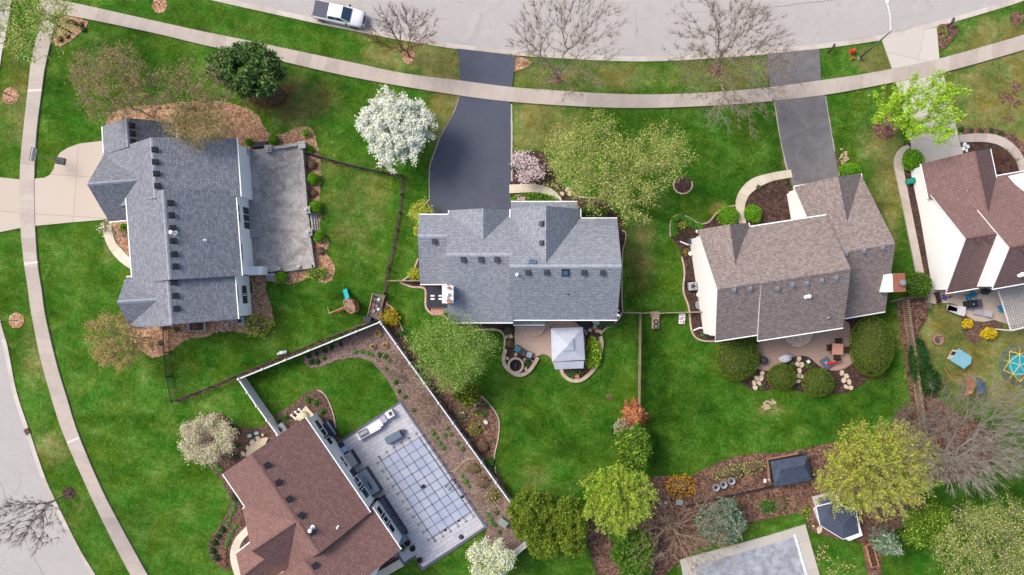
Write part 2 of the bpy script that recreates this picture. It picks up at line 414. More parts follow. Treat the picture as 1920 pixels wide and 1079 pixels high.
def shrub_mesh(name, rad, leaf, core, seed=1, dens=70, lsize=0.07, lump=0.1, nl=9, up=0.0, elong=1.0, fuzz=0.06, parent=None):
    """rounded bush standing on z=0: leafy cards over a lumpy body, the body shows only in the gaps"""
    r = np.random.default_rng(seed); a, b, c = rad
    area = 2 * math.pi * ((a * b) ** 0.8 * 0.5 + (a * c) ** 0.8 + (b * c) ** 0.8) ** (1.25) / 2.2
    n = int(min(14000, max(60, area * dens)))
    u = r.normal(size=(n, 3)); u[:, 2] = np.abs(u[:, 2]) * 1.0 - 0.25 * r.uniform(0, 1, n); u /= np.linalg.norm(u, axis=1, keepdims=True)
    Ld = r.normal(size=(nl, 3)); Ld[:, 2] = np.abs(Ld[:, 2]); Ld /= np.linalg.norm(Ld, axis=1, keepdims=True)
    def lumpf(q): return 1 - lump + 2 * lump * np.max(np.clip((q @ Ld.T - 0.6) / 0.4, 0, 1), axis=1)
    h = c * 0.5; p = u * np.array([a, b, c - h * 0.0]) * lumpf(u)[:, None] * (1 + r.normal(0, fuzz, n))[:, None]
    p[:, 2] = np.maximum(p[:, 2] * 0.62 + c * 0.38, 0.03)
    Vl, Fl = leaves_np(p, lsize, r, up, elong, u)
    m = 10; k = 16; vs = []
    for i in range(k):
        for q in range(m + 1):
            t = 2 * math.pi * i / k; f = math.pi * q / m
            vs.append((math.sin(f) * math.cos(t), math.sin(f) * math.sin(t), -math.cos(f)))
    vs = np.array(vs); cv = vs * np.array([a, b, c]) * (lumpf(vs) * 0.9)[:, None]; cv[:, 2] = np.maximum(cv[:, 2] * 0.62 + c * 0.36, 0.0)
    Fc = np.array([(i * (m + 1) + q, ((i + 1) % k) * (m + 1) + q, ((i + 1) % k) * (m + 1) + q + 1, i * (m + 1) + q + 1) for i in range(k) for q in range(m)])
    return fast_mesh(name, np.concatenate([cv, Vl]), np.concatenate([Fc, Fl + len(cv)]), [core, leaf], np.concatenate([np.zeros(len(Fc), int), np.ones(len(Fl), int)]), parent)
_sc = {"n": 100}
def shrub(name, label, px, py, rx, ry, h, leaf, core, group=None, cat="shrub", rz=0.0, **kw):
    _sc["n"] += 1; k = (1 - 0.5 * h / CAMH) / PPM
    o = shrub_mesh(name, (rx * k, ry * k, h), leaf, core, kw.pop('seed', _sc["n"]), **kw)
    x, y = W(px, py, 0.5 * h); o.location = (x, y, 0.0); o.rotation_euler = (0, 0, rz)
    return tag(o, label, cat, group)
def blade_mesh(name, rad, h, n, mats, seed, wd=0.03, parent=None, arch=0.6):
    """clump of blades/stems springing from the base"""
    r = np.random.default_rng(seed); t = r.uniform(0, 2 * math.pi, n); q = r.uniform(0.15, 1, n) ** 0.7 * rad
    P0 = np.stack([np.cos(t) * q * 0.25, np.sin(t) * q * 0.25, np.zeros(n)], 1)
    P1 = np.stack([np.cos(t) * q, np.sin(t) * q, h * (1 - arch * (q / rad) ** 2) * r.uniform(0.7, 1.1, n)], 1)
    Pm = (P0 + P1) / 2 + np.array([0, 0, 1]) * (h * 0.25)
    sd = np.stack([-np.sin(t), np.cos(t), np.zeros(n)], 1) * wd
    V = np.stack([P0 - sd, P0 + sd, Pm + sd, Pm - sd, P1], 1).reshape(-1, 3); b = np.arange(n)[:, None] * 5
    F = np.concatenate([b + [[0, 1, 2, 3]], b + [[3, 2, 4, 4]]], 0)
    me = bpy.data.meshes.new(name); me.from_pydata(V.tolist(), [], [tuple(f) for f in (b + [[0, 1, 2, 3]]).tolist()] + [tuple(f) for f in (b + [[3, 2, 4]]).tolist()])
    for m in mats: me.materials.append(m)
    if len(mats) > 1: me.polygons.foreach_set("material_index", np.tile(r.integers(0, len(mats), n), 2))
    o = bpy.data.objects.new(name, me); COL.objects.link(o)
    if parent: o.parent = parent
    return o
def conifer(name, label, px, py, rpx, h, leaf, bark, seed=1, n=3000, dirpx=None, cat="conifer", elong=2.0, lsize=0.12, base_px=None, tiers=11, group=None):
    """pointed evergreen with drooping tiers of sprays on a straight trunk"""
    r = np.random.default_rng(seed); rad = rpx / PPM
    x, y = W(*base_px) if base_px else W(px, py, h * 0.45); T = thing(name, label, cat, (x, y, 0), 0, group)
    P0 = []; P1 = []; C = []; D = []
    for i in range(tiers):
        f = i / (tiers - 1); z = h * (0.06 + 0.9 * f); rr = rad * (1 - f) ** 0.8 + 0.12; m = int(9 - 4 * f)
        for q in range(m):
            t = 2 * math.pi * q / m + i * 0.7 + r.normal(0, 0.12); e = rr * r.uniform(0.75, 1.1)
            a = np.array([0, 0, z]); b = np.array([math.cos(t) * e, math.sin(t) * e, z - 0.12 * e + r.normal(0, .1)]); P0.append(a); P1.append(b)
            c = max(4, int(n / (tiers * 7) * (e / rad + 0.15)))
            s = r.uniform(0.12, 1, c)[:, None]; side = np.cross(b - a, [0, 0, 1]); side /= np.linalg.norm(side) + 1e-9
            p = a + (b - a) * s + side * r.normal(0, 0.22, (c, 1)) * e * 0.7 * (1.1 - s) + r.normal(0, 0.06, (c, 3))
            C.append(p); D.append(np.tile((b - a) / (np.linalg.norm(b - a) + 1e-9), (c, 1)))
    V1, F1 = tubes_np([[0, 0, 0]], [[0, 0, h * 0.97]], [0.05 + h * 0.012], [0.02], 6)
    fast_mesh("trunk", V1, F1, [bark], None, T)
    C = np.concatenate(C); D = np.concatenate(D); Vl, Fl = leaves_np(C, lsize, r, 0.5, elong, D)
    Vb, Fb = tubes_np(P0, P1, np.full(len(P0), 0.03), np.full(len(P0), 0.01), 3)
    fast_mesh("crown", np.concatenate([Vb, Vl]), np.concatenate([Fb, Fl + len(Vb)]), [bark, leaf], np.concatenate([np.zeros(len(Fb), int), np.ones(len(Fl), int)]), T)
    return T

# ------------------------------------------------------------------ houses: generator
class House:
    def __init__(s, name, label, base_px, roof_m, trim_m, wall_m, cap_m):
        s.o = W(*base_px) + (0.0,); s.e = thing(name, label, "house", s.o)
        s.r = MB(); s.w = MB(); s.g = []; s.c = MB(); s.blocks = []; s.roof_m, s.trim_m, s.wall_m, s.cap_m = roof_m, trim_m, wall_m, cap_m
        s.th = 0.2; s.roof = None
    def gable(s, a, b, zr, e1, e2, ze1, ze2, ov=0.4, cap=True, gut=(True, True), wall=True, ovr=0.25, cut=(0, 0)):
        A = Vector(W(a[0], a[1], zr)); B = Vector(W(b[0], b[1], zr)); d = (B - A); L = d.length; d.normalize(); n = Vector((-d.y, d.x))
        S = []
        for e, ze in ((e1, ze1), (e2, ze2)): S.append(((Vector(W(e[0], e[1], ze)) - A).dot(n), ze))
        s.blocks.append((A, d, n, L, zr, S))
        def pt(t, q, z): p = A + d * t + n * q; return (p.x, p.y, z)
        for (q, ze), ct in zip(S, cut):
            sl = math.hypot(q, zr - ze); i0 = len(s.r.f); th = s.th
            vs = [pt(0, 0, zr), pt(L, 0, zr), pt(L - ct, q, ze), pt(0, q, ze)]; lo = [(x, y, z - th) for x, y, z in vs]
            s.r.uv[i0] = [(0, sl), (L, sl), (L - ct, 0), (0, 0)]
            s.r.add(vs, [(0, 1, 2, 3)], 0)
            s.r.add(vs + lo, [(7, 6, 5, 4), (3, 2, 6, 7), (0, 3, 7, 4)], 1); s.r.add([vs[2], vs[1], lo[1], lo[2]], [(0, 1, 2, 3)], 0 if ct else 1)
        if cap:
            for sg in (0, 1):
                q, ze = S[sg]; m = (zr - ze) / abs(q); wd = 0.17 * (1 if q > 0 else -1); z0 = zr + 0.035
                i0 = len(s.c.f); s.c.uv[i0] = [(0, 0.17), (L, 0.17), (L, 0), (0, 0)]
                s.c.add([pt(0.02, 0, z0), pt(L - 0.02, 0, z0), pt(L - 0.02, wd, z0 - m * 0.17), pt(0.02, wd, z0 - m * 0.17)], [(0, 1, 2, 3)], 0)
        for (q, ze), gg, ct in zip(S, gut, cut):
            if not gg or L - ct < 0.2: continue
            L_ = L; L = L - ct
            sg = 1 if q > 0 else -1; q0, q1 = q + 0.002 * sg, q + 0.10 * sg
            v = [pt(0, q0, ze - 0.15), pt(L, q0, ze - 0.15), pt(L, q1, ze - 0.15), pt(0, q1, ze - 0.15), pt(0, q0, ze - 0.02), pt(L, q0, ze - 0.02), pt(L, q1, ze - 0.02), pt(0, q1, ze - 0.02)]
            g_ = MB(); s.g.append(g_); g_.add(v, [(0, 3, 2, 1), (4, 5, 6, 7), (0, 1, 5, 4), (1, 2, 6, 5), (2, 3, 7, 6), (3, 0, 4, 7)], 0)
            L = L_
        if wall:
            wq = []
            for q, ze in S:
                sg = 1 if q > 0 else -1; qq = q - ov * sg; m = (zr - ze) / abs(q); wq.append((qq, ze + m * ov - s.th - 0.02))
            (q1, z1), (q2, z2) = wq; zt = zr - s.th - 0.02; t0, t1 = ovr, L - ovr
            v = [pt(t0, q1, 0), pt(t0, q2, 0), pt(t0, q2, z2), pt(t0, 0, zt), pt(t0, q1, z1), pt(t1, q1, 0), pt(t1, q2, 0), pt(t1, q2, z2), pt(t1, 0, zt), pt(t1, q1, z1)]
            s.w.add(v, [(0, 1, 2, 3, 4), (5, 9, 8, 7, 6), (0, 4, 9, 5), (1, 6, 7, 2), (0, 5, 6, 1)], 0)
        return len(s.blocks) - 1
    def z_at(s, x, y):
        best = None
        for A, d, n, L, zr, S in s.blocks:
            v = Vector((x, y)) - A; t = v.dot(d); q = v.dot(n)
            if t < -0.01 or t > L + 0.01: continue
            for sq, ze in S:
                if sq * q >= 0 and abs(q) <= abs(sq) + 0.05:
                    z = zr - (zr - ze) * abs(q) / abs(sq)
                    if best is None or z > best[0]: best = (z, n * (1 if sq > 0 else -1), math.atan2(zr - ze, abs(sq)), d)
        return best
    def on_roof(s, px, py):
        z = 5.0
        for _ in range(12):
            x, y = W(px, py, z); h = s.z_at(x, y)
            if h is None: break
            z = h[0]
        x, y = W(px, py, z); return x, y, z, (h[1] if h else Vector((0, 1))), (h[2] if h else 0), (h[3] if h else Vector((1, 0)))
    def finish(s):
        s.wall = s.w.build("wall", s.wall_m, s.e, s.o)
        s.roof = s.r.build("roof", [s.roof_m, s.trim_m], s.e, s.o)
        if s.c.v: s.c.build("ridge_cap", s.cap_m, s.roof, s.o)
        for g_ in s.g: g_.build("gutter", s.trim_m if not hasattr(s, 'gut_m') else s.gut_m, s.roof, s.o)
        return s
    def vent(s, px, py, m, size=0.42, name="roof_vent"):
        x, y, z, n, sl, d = s.on_roof(px, py); a = math.atan2(n.y, n.x)
        b = MB(); b.box((0, 0, 0.01), (size * 1.35, size * 1.3, 0.03)); b.box((-0.02, 0, 0.12), (size, size, 0.2), taper=0.86); b.box((0.02, 0, 0.235), (size * 1.05, size * 1.02, 0.04))
        o = b.build(name, m, s.roof, (0, 0, 0)); o.location = (x - s.o[0], y - s.o[1], z + 0.01); o.rotation_euler = (Matrix.Rotation(a, 3, 'Z') @ Matrix.Rotation(sl, 3, 'Y')).to_euler()
        return o
    def pipe(s, px, py, m, r=0.09, h=0.6, cap=True, name="vent_pipe"):
        x, y, z, n, sl, d = s.on_roof(px, py); b = MB(); p = (x, y, z - 0.1)
        b.tube(p, (x, y, z + h), r, r, 10); b.lathe((x, y, z - 0.02), [(r * 2.2, -0.05), (r * 2.2, 0.03), (r * 1.1, 0.12)], 10)
        if cap: b.lathe((x, y, z + h), [(r * 0.6, -0.02), (r * 1.7, 0.0), (r * 1.6, 0.1), (0.01, 0.16)], 12)
        return b.build(name, m, s.roof, s.o, True)
    def skylight(s, px, py, wx, wy, glass, frame):
        x, y, z, n, sl, d = s.on_roof(px, py); a = math.atan2(n.y, n.x); rot = (Matrix.Rotation(a, 3, 'Z') @ Matrix.Rotation(sl, 3, 'Y')).to_euler()
        b = MB(); b.box((0, wx / 2, 0.07), (wy, 0.09, 0.16)); b.box((0, -wx / 2, 0.07), (wy, 0.09, 0.16)); b.box((wy / 2, 0, 0.07), (0.09, wx + 0.09, 0.16)); b.box((-wy / 2, 0, 0.07), (0.09, wx + 0.09, 0.16))
        o = b.build("skylight", frame, s.roof); o.location = (x - s.o[0], y - s.o[1], z); o.rotation_euler = rot
        g = MB().box((0, 0, 0.1), (wy - 0.1, wx - 0.1, 0.05)).build("skylight_glass", glass, s.roof); g.location = o.location; g.rotation_euler = rot
    def window(s, bi, side, px, py, zc, wd, ht, frame, glass, name="window", panes=2, ov=0.4):
        A, d, n, L, zr, S = s.blocks[bi]; q, ze = S[side]; sg = 1 if q > 0 else -1
        t = (Vector(W(px, py, zc)) - A).dot(d); qq = q - ov * sg + 0.03 * sg; c = A + d * t + n * qq
        rz = math.atan2(d.y, d.x); loc = (c.x - s.o[0], c.y - s.o[1], zc)
        b = MB(); f = 0.07
        b.box((0, 0, ht / 2 + f / 2), (wd + 2 * f, 0.1, f)); b.box((0, 0, -ht / 2 - f / 2), (wd + 2 * f, 0.14, f)); b.box((-wd / 2 - f / 2, 0, 0), (f, 0.1, ht)); b.box((wd / 2 + f / 2, 0, 0), (f, 0.1, ht))
        for i in range(1, panes): b.box((-wd / 2 + wd * i / panes, 0, 0), (0.06, 0.09, ht))
        o = b.build(name, frame, s.e); o.location = loc; o.rotation_euler = (0, 0, rz)
        g = MB().box((0, 0.0, 0), (wd, 0.03, ht)).build("pane", glass, o)
        return o
# ------------------------------------------------------------------ ground
def lawn_material():
    m, nt, b = new_mat("grass_turf", 0.95); co = coords(nt, 'world')
    at = nt.nodes.new("ShaderNodeAttribute"); at.attribute_name = "patch"; sp = nt.nodes.new("ShaderNodeSeparateColor"); nt.links.new(at.outputs["Color"], sp.inputs[0])
    fine = noise(nt, co, 3.6, 9, 0.92); mid = noise(nt, co, 0.45, 8, 0.75, 0.3); big = noise(nt, co, 0.1, 5, 0.65, 0.3)
    v = math_(nt, 'ADD', math_(nt, 'MULTIPLY', fine, 1.5), math_(nt, 'ADD', math_(nt, 'MULTIPLY', mid, 0.9), math_(nt, 'MULTIPLY', big, 0.5)))
    v = math_(nt, 'ADD', math_(nt, 'MULTIPLY', math_(nt, 'SUBTRACT', v, 1.45), 1.35), 0.52)
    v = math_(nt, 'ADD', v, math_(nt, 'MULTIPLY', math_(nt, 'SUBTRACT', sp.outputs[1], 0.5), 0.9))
    sx = nt.nodes.new("ShaderNodeSeparateXYZ"); nt.links.new(co, sx.inputs[0])
    st = math_(nt, 'SINE', math_(nt, 'ADD', math_(nt, 'MULTIPLY', sx.outputs[0], 1.6), math_(nt, 'MULTIPLY', sx.outputs[1], 4.9)))
    v = math_(nt, 'ADD', v, math_(nt, 'MULTIPLY', st, 0.022))
    green = ramp(nt, v, [(0.08, P(34, 64, 14)), (0.32, P(55, 95, 24)), (0.52, P(76, 117, 34)), (0.74, P(108, 143, 60)), (0.95, P(156, 178, 106))])
    dry = ramp(nt, v, [(0.12, P(82, 88, 44)), (0.42, P(120, 122, 66)), (0.66, P(152, 148, 92)), (0.92, P(198, 184, 136))])
    dm = math_(nt, 'ADD', math_(nt, 'SUBTRACT', math_(nt, 'MULTIPLY', sp.outputs[0], 1.35), 1.18), math_(nt, 'MULTIPLY', math_(nt, 'ADD', noise(nt, co, 1.3, 9, 0.85), noise(nt, co, 0.3, 6, 0.7)), 1.15))
    dm = ramp(nt, dm, [(0.22, (0, 0, 0, 1)), (0.72, (1, 1, 1, 1))])
    c = mixc(nt, dm, green, dry)
    c = mixc(nt, math_(nt, 'MULTIPLY', ramp(nt, noise(nt, co, 0.9, 8, 0.8, 1.0), [(0.56, (0, 0, 0, 1)), (0.72, (1, 1, 1, 1))]), 0.28), c, P(150, 150, 92))
    hue = ramp(nt, noise(nt, co, 0.33, 7, 0.7, 0.8), [(0.38, P(200, 255, 206, 1)), (0.5, (1, 1, 1, 1)), (0.62, P(255, 240, 190, 1))])
    c = mixc(nt, 0.8, c, hue, 'MULTIPLY')
    nt.links.new(c, b.inputs["Base Color"]); bump(nt, b, fine, 0.8, 0.1); b.inputs["Specular IOR Level"].default_value = 0.05
    return m
LAWN = lawn_material()
def build_lawn():
    x = np.concatenate([[-4000, -1500, -500, -200, -100], np.arange(-75, 75.1, 0.75), [100, 200, 500, 1500, 4000]])
    y = np.concatenate([[-4000, -1500, -500, -200, -80], np.arange(-48, 48.1, 0.75), [80, 200, 500, 1500, 4000]])
    X, Y = np.meshgrid(x, y); nx, ny = len(x), len(y)
    V = np.stack([X.ravel(), Y.ravel(), np.zeros(X.size)], 1)
    i = np.arange(ny - 1)[:, None] * nx + np.arange(nx - 1)[None, :]; i = i.ravel()
    F = np.stack([i, i + 1, i + nx + 1, i + nx], 1)
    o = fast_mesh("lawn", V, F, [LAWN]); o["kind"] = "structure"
    px = V[:, 0] * PPM + 960; py = 539.5 - V[:, 1] * PPM
    dry = np.full(len(V), 0.06); br = np.full(len(V), 0.5)
    D = [(770, 105, 110, 30, .75), (835, 130, 50, 50, .8), (845, 225, 40, 75, .95), (560, 190, 70, 45, .75), (700, 60, 60, 25, .4), (1010, 235, 80, 55, .8), (1040, 140, 90, 38, .55), (1170, 145, 80, 30, .6),
         (1360, 140, 130, 38, .5), (1200, 470, 36, 90, .55), (1225, 380, 40, 50, .25), (1880, 200, 120, 110, 1.0), (1880, 90, 80, 60, .85), (1640, 115, 45, 30, .7), (1665, 330, 34, 130, .8), (1640, 260, 40, 60, .5),
         (1850, 640, 160, 110, .9), (1755, 640, 50, 70, .8), (1900, 740, 60, 40, .8), (30, 180, 40, 120, .45), (100, 840, 40, 30, .6), (60, 660, 35, 70, .45), (660, 400, 70, 110, .4), (215, 455, 30, 35, .5),
         (180, 120, 90, 60, .35), (240, 280, 120, 60, .3), (420, 60, 120, 25, .25), (1440, 770, 20, 14, .8), (1000, 900, 50, 50, .35), (1090, 760, 30, 40, .2), (130, 980, 60, 60, .3), (1550, 260, 14, 50, .5), (1480, 300, 14, 40, .7),
         (620, 320, 90, 30, .3), (720, 380, 25, 90, .3), (1345, 395, 14, 12, .9), (1650, 700, 50, 30, .3), (590, 690, 60, 16, .2)]
    for a, b_, rx, ry, am in D: dry = np.maximum(dry, am * np.exp(-(((px - a) / rx) ** 2 + ((py - b_) / ry) ** 2) * 0.9))
    B = [(1230, 730, 26, 170, -.30), (420, 760, 90, 60, .06), (1300, 760, 100, 100, -.12), (1060, 790, 120, 90, -.08), (480, 490, 60, 160, .0), (600, 560, 120, 70, -.1), (640, 440, 40, 60, -.12), (540, 300, 60, 40, .0), (590, 180, 90, 50, -.12),  # lawn tone ellipses; the darkest paint shade east of fence and house into grass
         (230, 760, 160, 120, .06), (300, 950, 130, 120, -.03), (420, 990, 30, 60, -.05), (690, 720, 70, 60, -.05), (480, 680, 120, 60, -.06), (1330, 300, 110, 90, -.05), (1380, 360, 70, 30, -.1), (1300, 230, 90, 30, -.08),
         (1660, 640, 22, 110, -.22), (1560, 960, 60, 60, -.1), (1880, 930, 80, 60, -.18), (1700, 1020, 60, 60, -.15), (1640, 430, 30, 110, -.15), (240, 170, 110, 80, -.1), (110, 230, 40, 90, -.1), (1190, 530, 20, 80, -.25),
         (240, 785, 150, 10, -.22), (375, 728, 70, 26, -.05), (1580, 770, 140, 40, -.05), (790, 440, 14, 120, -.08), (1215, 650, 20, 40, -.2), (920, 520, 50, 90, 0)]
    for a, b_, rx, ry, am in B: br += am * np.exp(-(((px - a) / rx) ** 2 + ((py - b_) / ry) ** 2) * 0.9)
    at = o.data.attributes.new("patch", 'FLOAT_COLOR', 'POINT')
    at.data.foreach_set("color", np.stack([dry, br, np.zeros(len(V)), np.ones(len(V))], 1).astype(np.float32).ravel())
build_lawn()

# ------------------------------------------------------------------ hard surfaces: materials
def asphalt(name, c1, c2, c3, cracks=0.0):
    m, nt, b = new_mat(name, 0.92); co = coords(nt, 'world')
    f = noise(nt, co, 9, 8, 0.8); g = noise(nt, co, 0.35, 7, 0.7, 0.9); h = noise(nt, co, 1.3, 6, 0.7)
    v = math_(nt, 'ADD', math_(nt, 'MULTIPLY', f, 0.35), math_(nt, 'ADD', math_(nt, 'MULTIPLY', g, 0.45), math_(nt, 'MULTIPLY', h, 0.2)))
    c = ramp(nt, v, [(0.3, c1), (0.5, c2), (0.7, c3)])
    if cracks:
        st = ramp(nt, noise(nt, co, 0.35, 6, 0.75, 1.5), [(0.56, (0, 0, 0, 1)), (0.72, (1, 1, 1, 1))])
        c = mixc(nt, math_(nt, 'MULTIPLY', st, 0.35), c, P(120, 116, 118))
    nt.links.new(c, b.inputs["Base Color"]); bump(nt, b, f, 0.25, 0.02); return m
ROAD = asphalt("road_asphalt", P(178, 173, 170), P(193, 188, 185), P(205, 200, 196), 0.5)
DRIVE_NEW = asphalt("driveway_asphalt", P(76, 82, 98), P(88, 93, 108), P(100, 105, 118))
DRIVE_OLD = asphalt("driveway_asphalt_old", P(92, 89, 92), P(124, 120, 123), P(158, 153, 155))
def concrete(name, c1, c2, c3, joint=1.52, jw=0.012, jcol=P(140, 125, 118)):
    m, nt, b = new_mat(name, 0.9); co = coords(nt, 'world'); uv = coords(nt, 'uv')
    f = noise(nt, co, 14, 6, 0.8); g = noise(nt, co, 0.9, 6, 0.7, 0.5); sx = nt.nodes.new("ShaderNodeSeparateXYZ"); nt.links.new(uv, sx.inputs[0])
    cell = math_(nt, 'FLOOR', math_(nt, 'DIVIDE', sx.outputs[0], joint)); wn = nt.nodes.new("ShaderNodeTexWhiteNoise"); wn.noise_dimensions = '1D'; nt.links.new(cell, wn.inputs["W"])
    v = math_(nt, 'ADD', math_(nt, 'MULTIPLY', f, 0.3), math_(nt, 'ADD', math_(nt, 'MULTIPLY', g, 0.5), math_(nt, 'MULTIPLY', wn.outputs["Value"], 0.2)))
    c = ramp(nt, v, [(0.3, c1), (0.5, c2), (0.7, c3)])
    fr = math_(nt, 'FRACT', math_(nt, 'DIVIDE', sx.outputs[0], joint)); ed = math_(nt, 'LESS_THAN', math_(nt, 'ABSOLUTE', math_(nt, 'SUBTRACT', fr, 0.5)), jw / joint)
    c = mixc(nt, math_(nt, 'MULTIPLY', ed, 0.8), c, jcol)
    nt.links.new(c, b.inputs["Base Color"]); bump(nt, b, f, 0.2, 0.01); return m
WALK = concrete("concrete_walk", P(184, 170, 160), P(201, 188, 177), P(215, 203, 193), jw=0.012, jcol=P(168, 152, 144))
WALK_Y = concrete("concrete_walk_cream", P(214, 200, 178), P(232, 220, 198), P(240, 230, 212))
KERB = concrete("concrete_kerb", P(190, 176, 164), P(212, 202, 192), P(230, 222, 214), 3.0)
def slab_concrete(name, cols, ang=0.0, sx=3.6, sy=3.6, mort=0.01, off=0.0, jc=P(150, 132, 118), fine=10, blot=None):
    m, nt, b = new_mat(name, 0.9); co = coords(nt, 'world')
    mp = nt.nodes.new("ShaderNodeMapping"); mp.inputs["Rotation"].default_value = (0, 0, R(ang)); nt.links.new(co, mp.inputs[0])
    br = nt.nodes.new("ShaderNodeTexBrick"); nt.links.new(mp.outputs[0], br.inputs["Vector"]); br.offset = off
    br.inputs["Scale"].default_value = 1.0; br.inputs["Brick Width"].default_value = sx; br.inputs["Row Height"].default_value = sy; br.inputs["Mortar Size"].default_value = mort; br.inputs["Mortar Smooth"].default_value = 0.2
    br.inputs["Color1"].default_value = cols[0]; br.inputs["Color2"].default_value = cols[1]; br.inputs["Mortar"].default_value = jc
    f = noise(nt, co, fine, 7, 0.75); g = noise(nt, co, 0.5, 5, 0.65, 0.4)
    c = mixc(nt, math_(nt, 'MULTIPLY', f, 0.5), br.outputs["Color"], cols[2])
    if blot: c = mixc(nt, math_(nt, 'MULTIPLY', ramp(nt, noise(nt, co, 1.1, 7, 0.7, 0.8), [(0.42, (0, 0, 0, 1)), (0.66, (1, 1, 1, 1))]), blot[1]), c, blot[0])
    c = mixc(nt, math_(nt, 'MULTIPLY', g, 0.25), c, mixc(nt, 1.0, c, (0.8, 0.79, 0.78, 1), 'MULTIPLY'))
    nt.links.new(c, b.inputs["Base Color"]); bump(nt, b, br.outputs["Fac"], 0.2, -0.02); return m
DRIVE_C = slab_concrete("concrete_drive", (P(208, 192, 176), P(216, 202, 188), P(226, 212, 198)), 4, 4.6, 4.2, 0.025)
DRIVE_C2 = slab_concrete("concrete_drive_grey", (P(212, 204, 194), P(220, 212, 202), P(228, 220, 212)), 12, 5.2, 4.0, 0.02)
PAVER = slab_concrete("paver_tan", (P(214, 184, 164), P(228, 202, 182), P(204, 178, 162)), 0, 0.24, 0.16, 0.012, 0.5, P(176, 148, 132))
PAVER_B = slab_concrete("paver_brown", (P(186, 158, 142), P(202, 174, 156), P(176, 150, 136)), 14, 0.22, 0.15, 0.012, 0.5, P(146, 120, 106))
DECK = slab_concrete("pool_deck_pavers", (P(190, 192, 202), P(218, 216, 222), P(208, 206, 213)), -31, 0.95, 0.42, 0.018, 0.37, P(140, 144, 160), 3)
DECKB = slab_concrete("pool_deck_border", (P(104, 108, 124), P(122, 124, 140), P(112, 116, 130)), -31, 0.4, 0.4, 0.02, 0.5, P(86, 88, 100))
TERR = slab_concrete("terrace_stamped", (P(188, 182, 176), P(212, 206, 202), P(224, 218, 214)), 4, 0.8, 0.6, 0.012, 0.4, P(168, 160, 154), 3.5, (P(140, 132, 124), 0.8))
COPING = slab_concrete("pool_coping", (P(206, 200, 190), P(220, 214, 204), P(192, 186, 176)), -14, 3.0, 3.0, 0.02, 0, P(176, 168, 158), 4)
H4PAT = slab_concrete("patio_concrete", (P(196, 178, 162), P(208, 192, 176), P(216, 202, 188)), 12, 3.2, 3.0, 0.015)
STONE = slab_concrete("wall_block", (P(176, 172, 168), P(200, 196, 192), P(214, 210, 206)), 4, 0.4, 0.3, 0.02, 0.5, P(110, 106, 102), 5)
EDGE = noisy("edging_stone", [(0.3, P(182, 156, 136)), (0.5, P(210, 186, 164)), (0.7, P(230, 212, 192))], 4, vec='world', bmp=0.2)
def mulch(name, cols, scale=7):
    m, nt, b = new_mat(name, 0.95); co = coords(nt, 'world')
    vo = nt.nodes.new("ShaderNodeTexVoronoi"); vo.inputs["Scale"].default_value = scale; vo.inputs["Randomness"].default_value = 1.0
    mp = nt.nodes.new("ShaderNodeVectorMath"); mp.operation = 'ADD'; nt.links.new(co, mp.inputs[0])
    nz = nt.nodes.new("ShaderNodeTexNoise"); nz.inputs["Scale"].default_value = 9; nz.inputs["Detail"].default_value = 4; nt.links.new(co, nz.inputs["Vector"])
    sc = nt.nodes.new("ShaderNodeVectorMath"); sc.operation = 'SCALE'; sc.inputs[3].default_value = 0.25; nt.links.new(nz.outputs["Color"], sc.inputs[0]); nt.links.new(sc.outputs[0], mp.inputs[1]); nt.links.new(mp.outputs[0], vo.inputs["Vector"])
    sp = nt.nodes.new("ShaderNodeSeparateColor"); nt.links.new(vo.outputs["Color"], sp.inputs[0])
    v = math_(nt, 'ADD', math_(nt, 'MULTIPLY', sp.outputs[0], 0.6), math_(nt, 'MULTIPLY', noise(nt, co, 0.7, 6, 0.7), 0.5))
    c = ramp(nt, v, cols); nt.links.new(c, b.inputs["Base Color"]); bump(nt, b, sp.outputs[1], 0.7, 0.06); return m
BARKM = mulch("bark_chips", [(0.15, P(112, 74, 52)), (0.4, P(168, 122, 92)), (0.65, P(204, 160, 126)), (0.9, P(232, 200, 168))])
MULB = mulch("mulch_brown", [(0.15, P(64, 44, 40)), (0.45, P(98, 72, 64)), (0.7, P(126, 98, 86)), (0.95, P(160, 132, 116))], 9)
MULD = mulch("mulch_dark", [(0.15, P(40, 28, 24)), (0.45, P(66, 48, 42)), (0.7, P(92, 68, 60)), (0.95, P(130, 102, 88))], 9)
MULR = mulch("mulch_leafy", [(0.15, P(66, 46, 40)), (0.45, P(104, 76, 64)), (0.7, P(138, 104, 86)), (0.95, P(172, 136, 112))], 6)
MULG = mulch("mulch_grey_brown", [(0.15, P(92, 72, 66)), (0.45, P(130, 106, 98)), (0.7, P(154, 130, 120)), (0.95, P(186, 164, 150))], 9)

# ------------------------------------------------------------------ beds
sheet("mulch_bed", [(200, 238), (208, 215), (235, 202), (300, 196), (380, 190), (440, 196), (478, 212), (502, 248), (530, 252), (546, 243), (566, 238), (585, 240), (592, 256), (596, 275), (601, 300), (602, 332), (600, 365), (602, 395), (600, 425), (606, 440), (616, 457), (612, 477), (624, 492), (627, 514), (616, 530), (600, 528), (580, 521), (556, 531), (535, 532), (505, 524), (480, 470), (470, 300), (330, 280), (240, 270)], BARKM, jit=0.07)
sheet("mulch_bed", [(300, 590), (460, 560), (468, 515), (497, 512), (499, 549), (508, 573), (513, 597), (503, 619), (481, 628), (454, 625), (425, 621), (405, 624), (385, 632), (350, 637), (325, 655), (305, 668), (287, 671), (268, 660), (252, 645), (243, 618)], BARKM, jit=0.07)
sheet("mulch_bed", [(212, 410), (206, 425), (215, 448), (228, 468), (246, 484), (262, 480), (262, 410)], BARKM, jit=0.04)
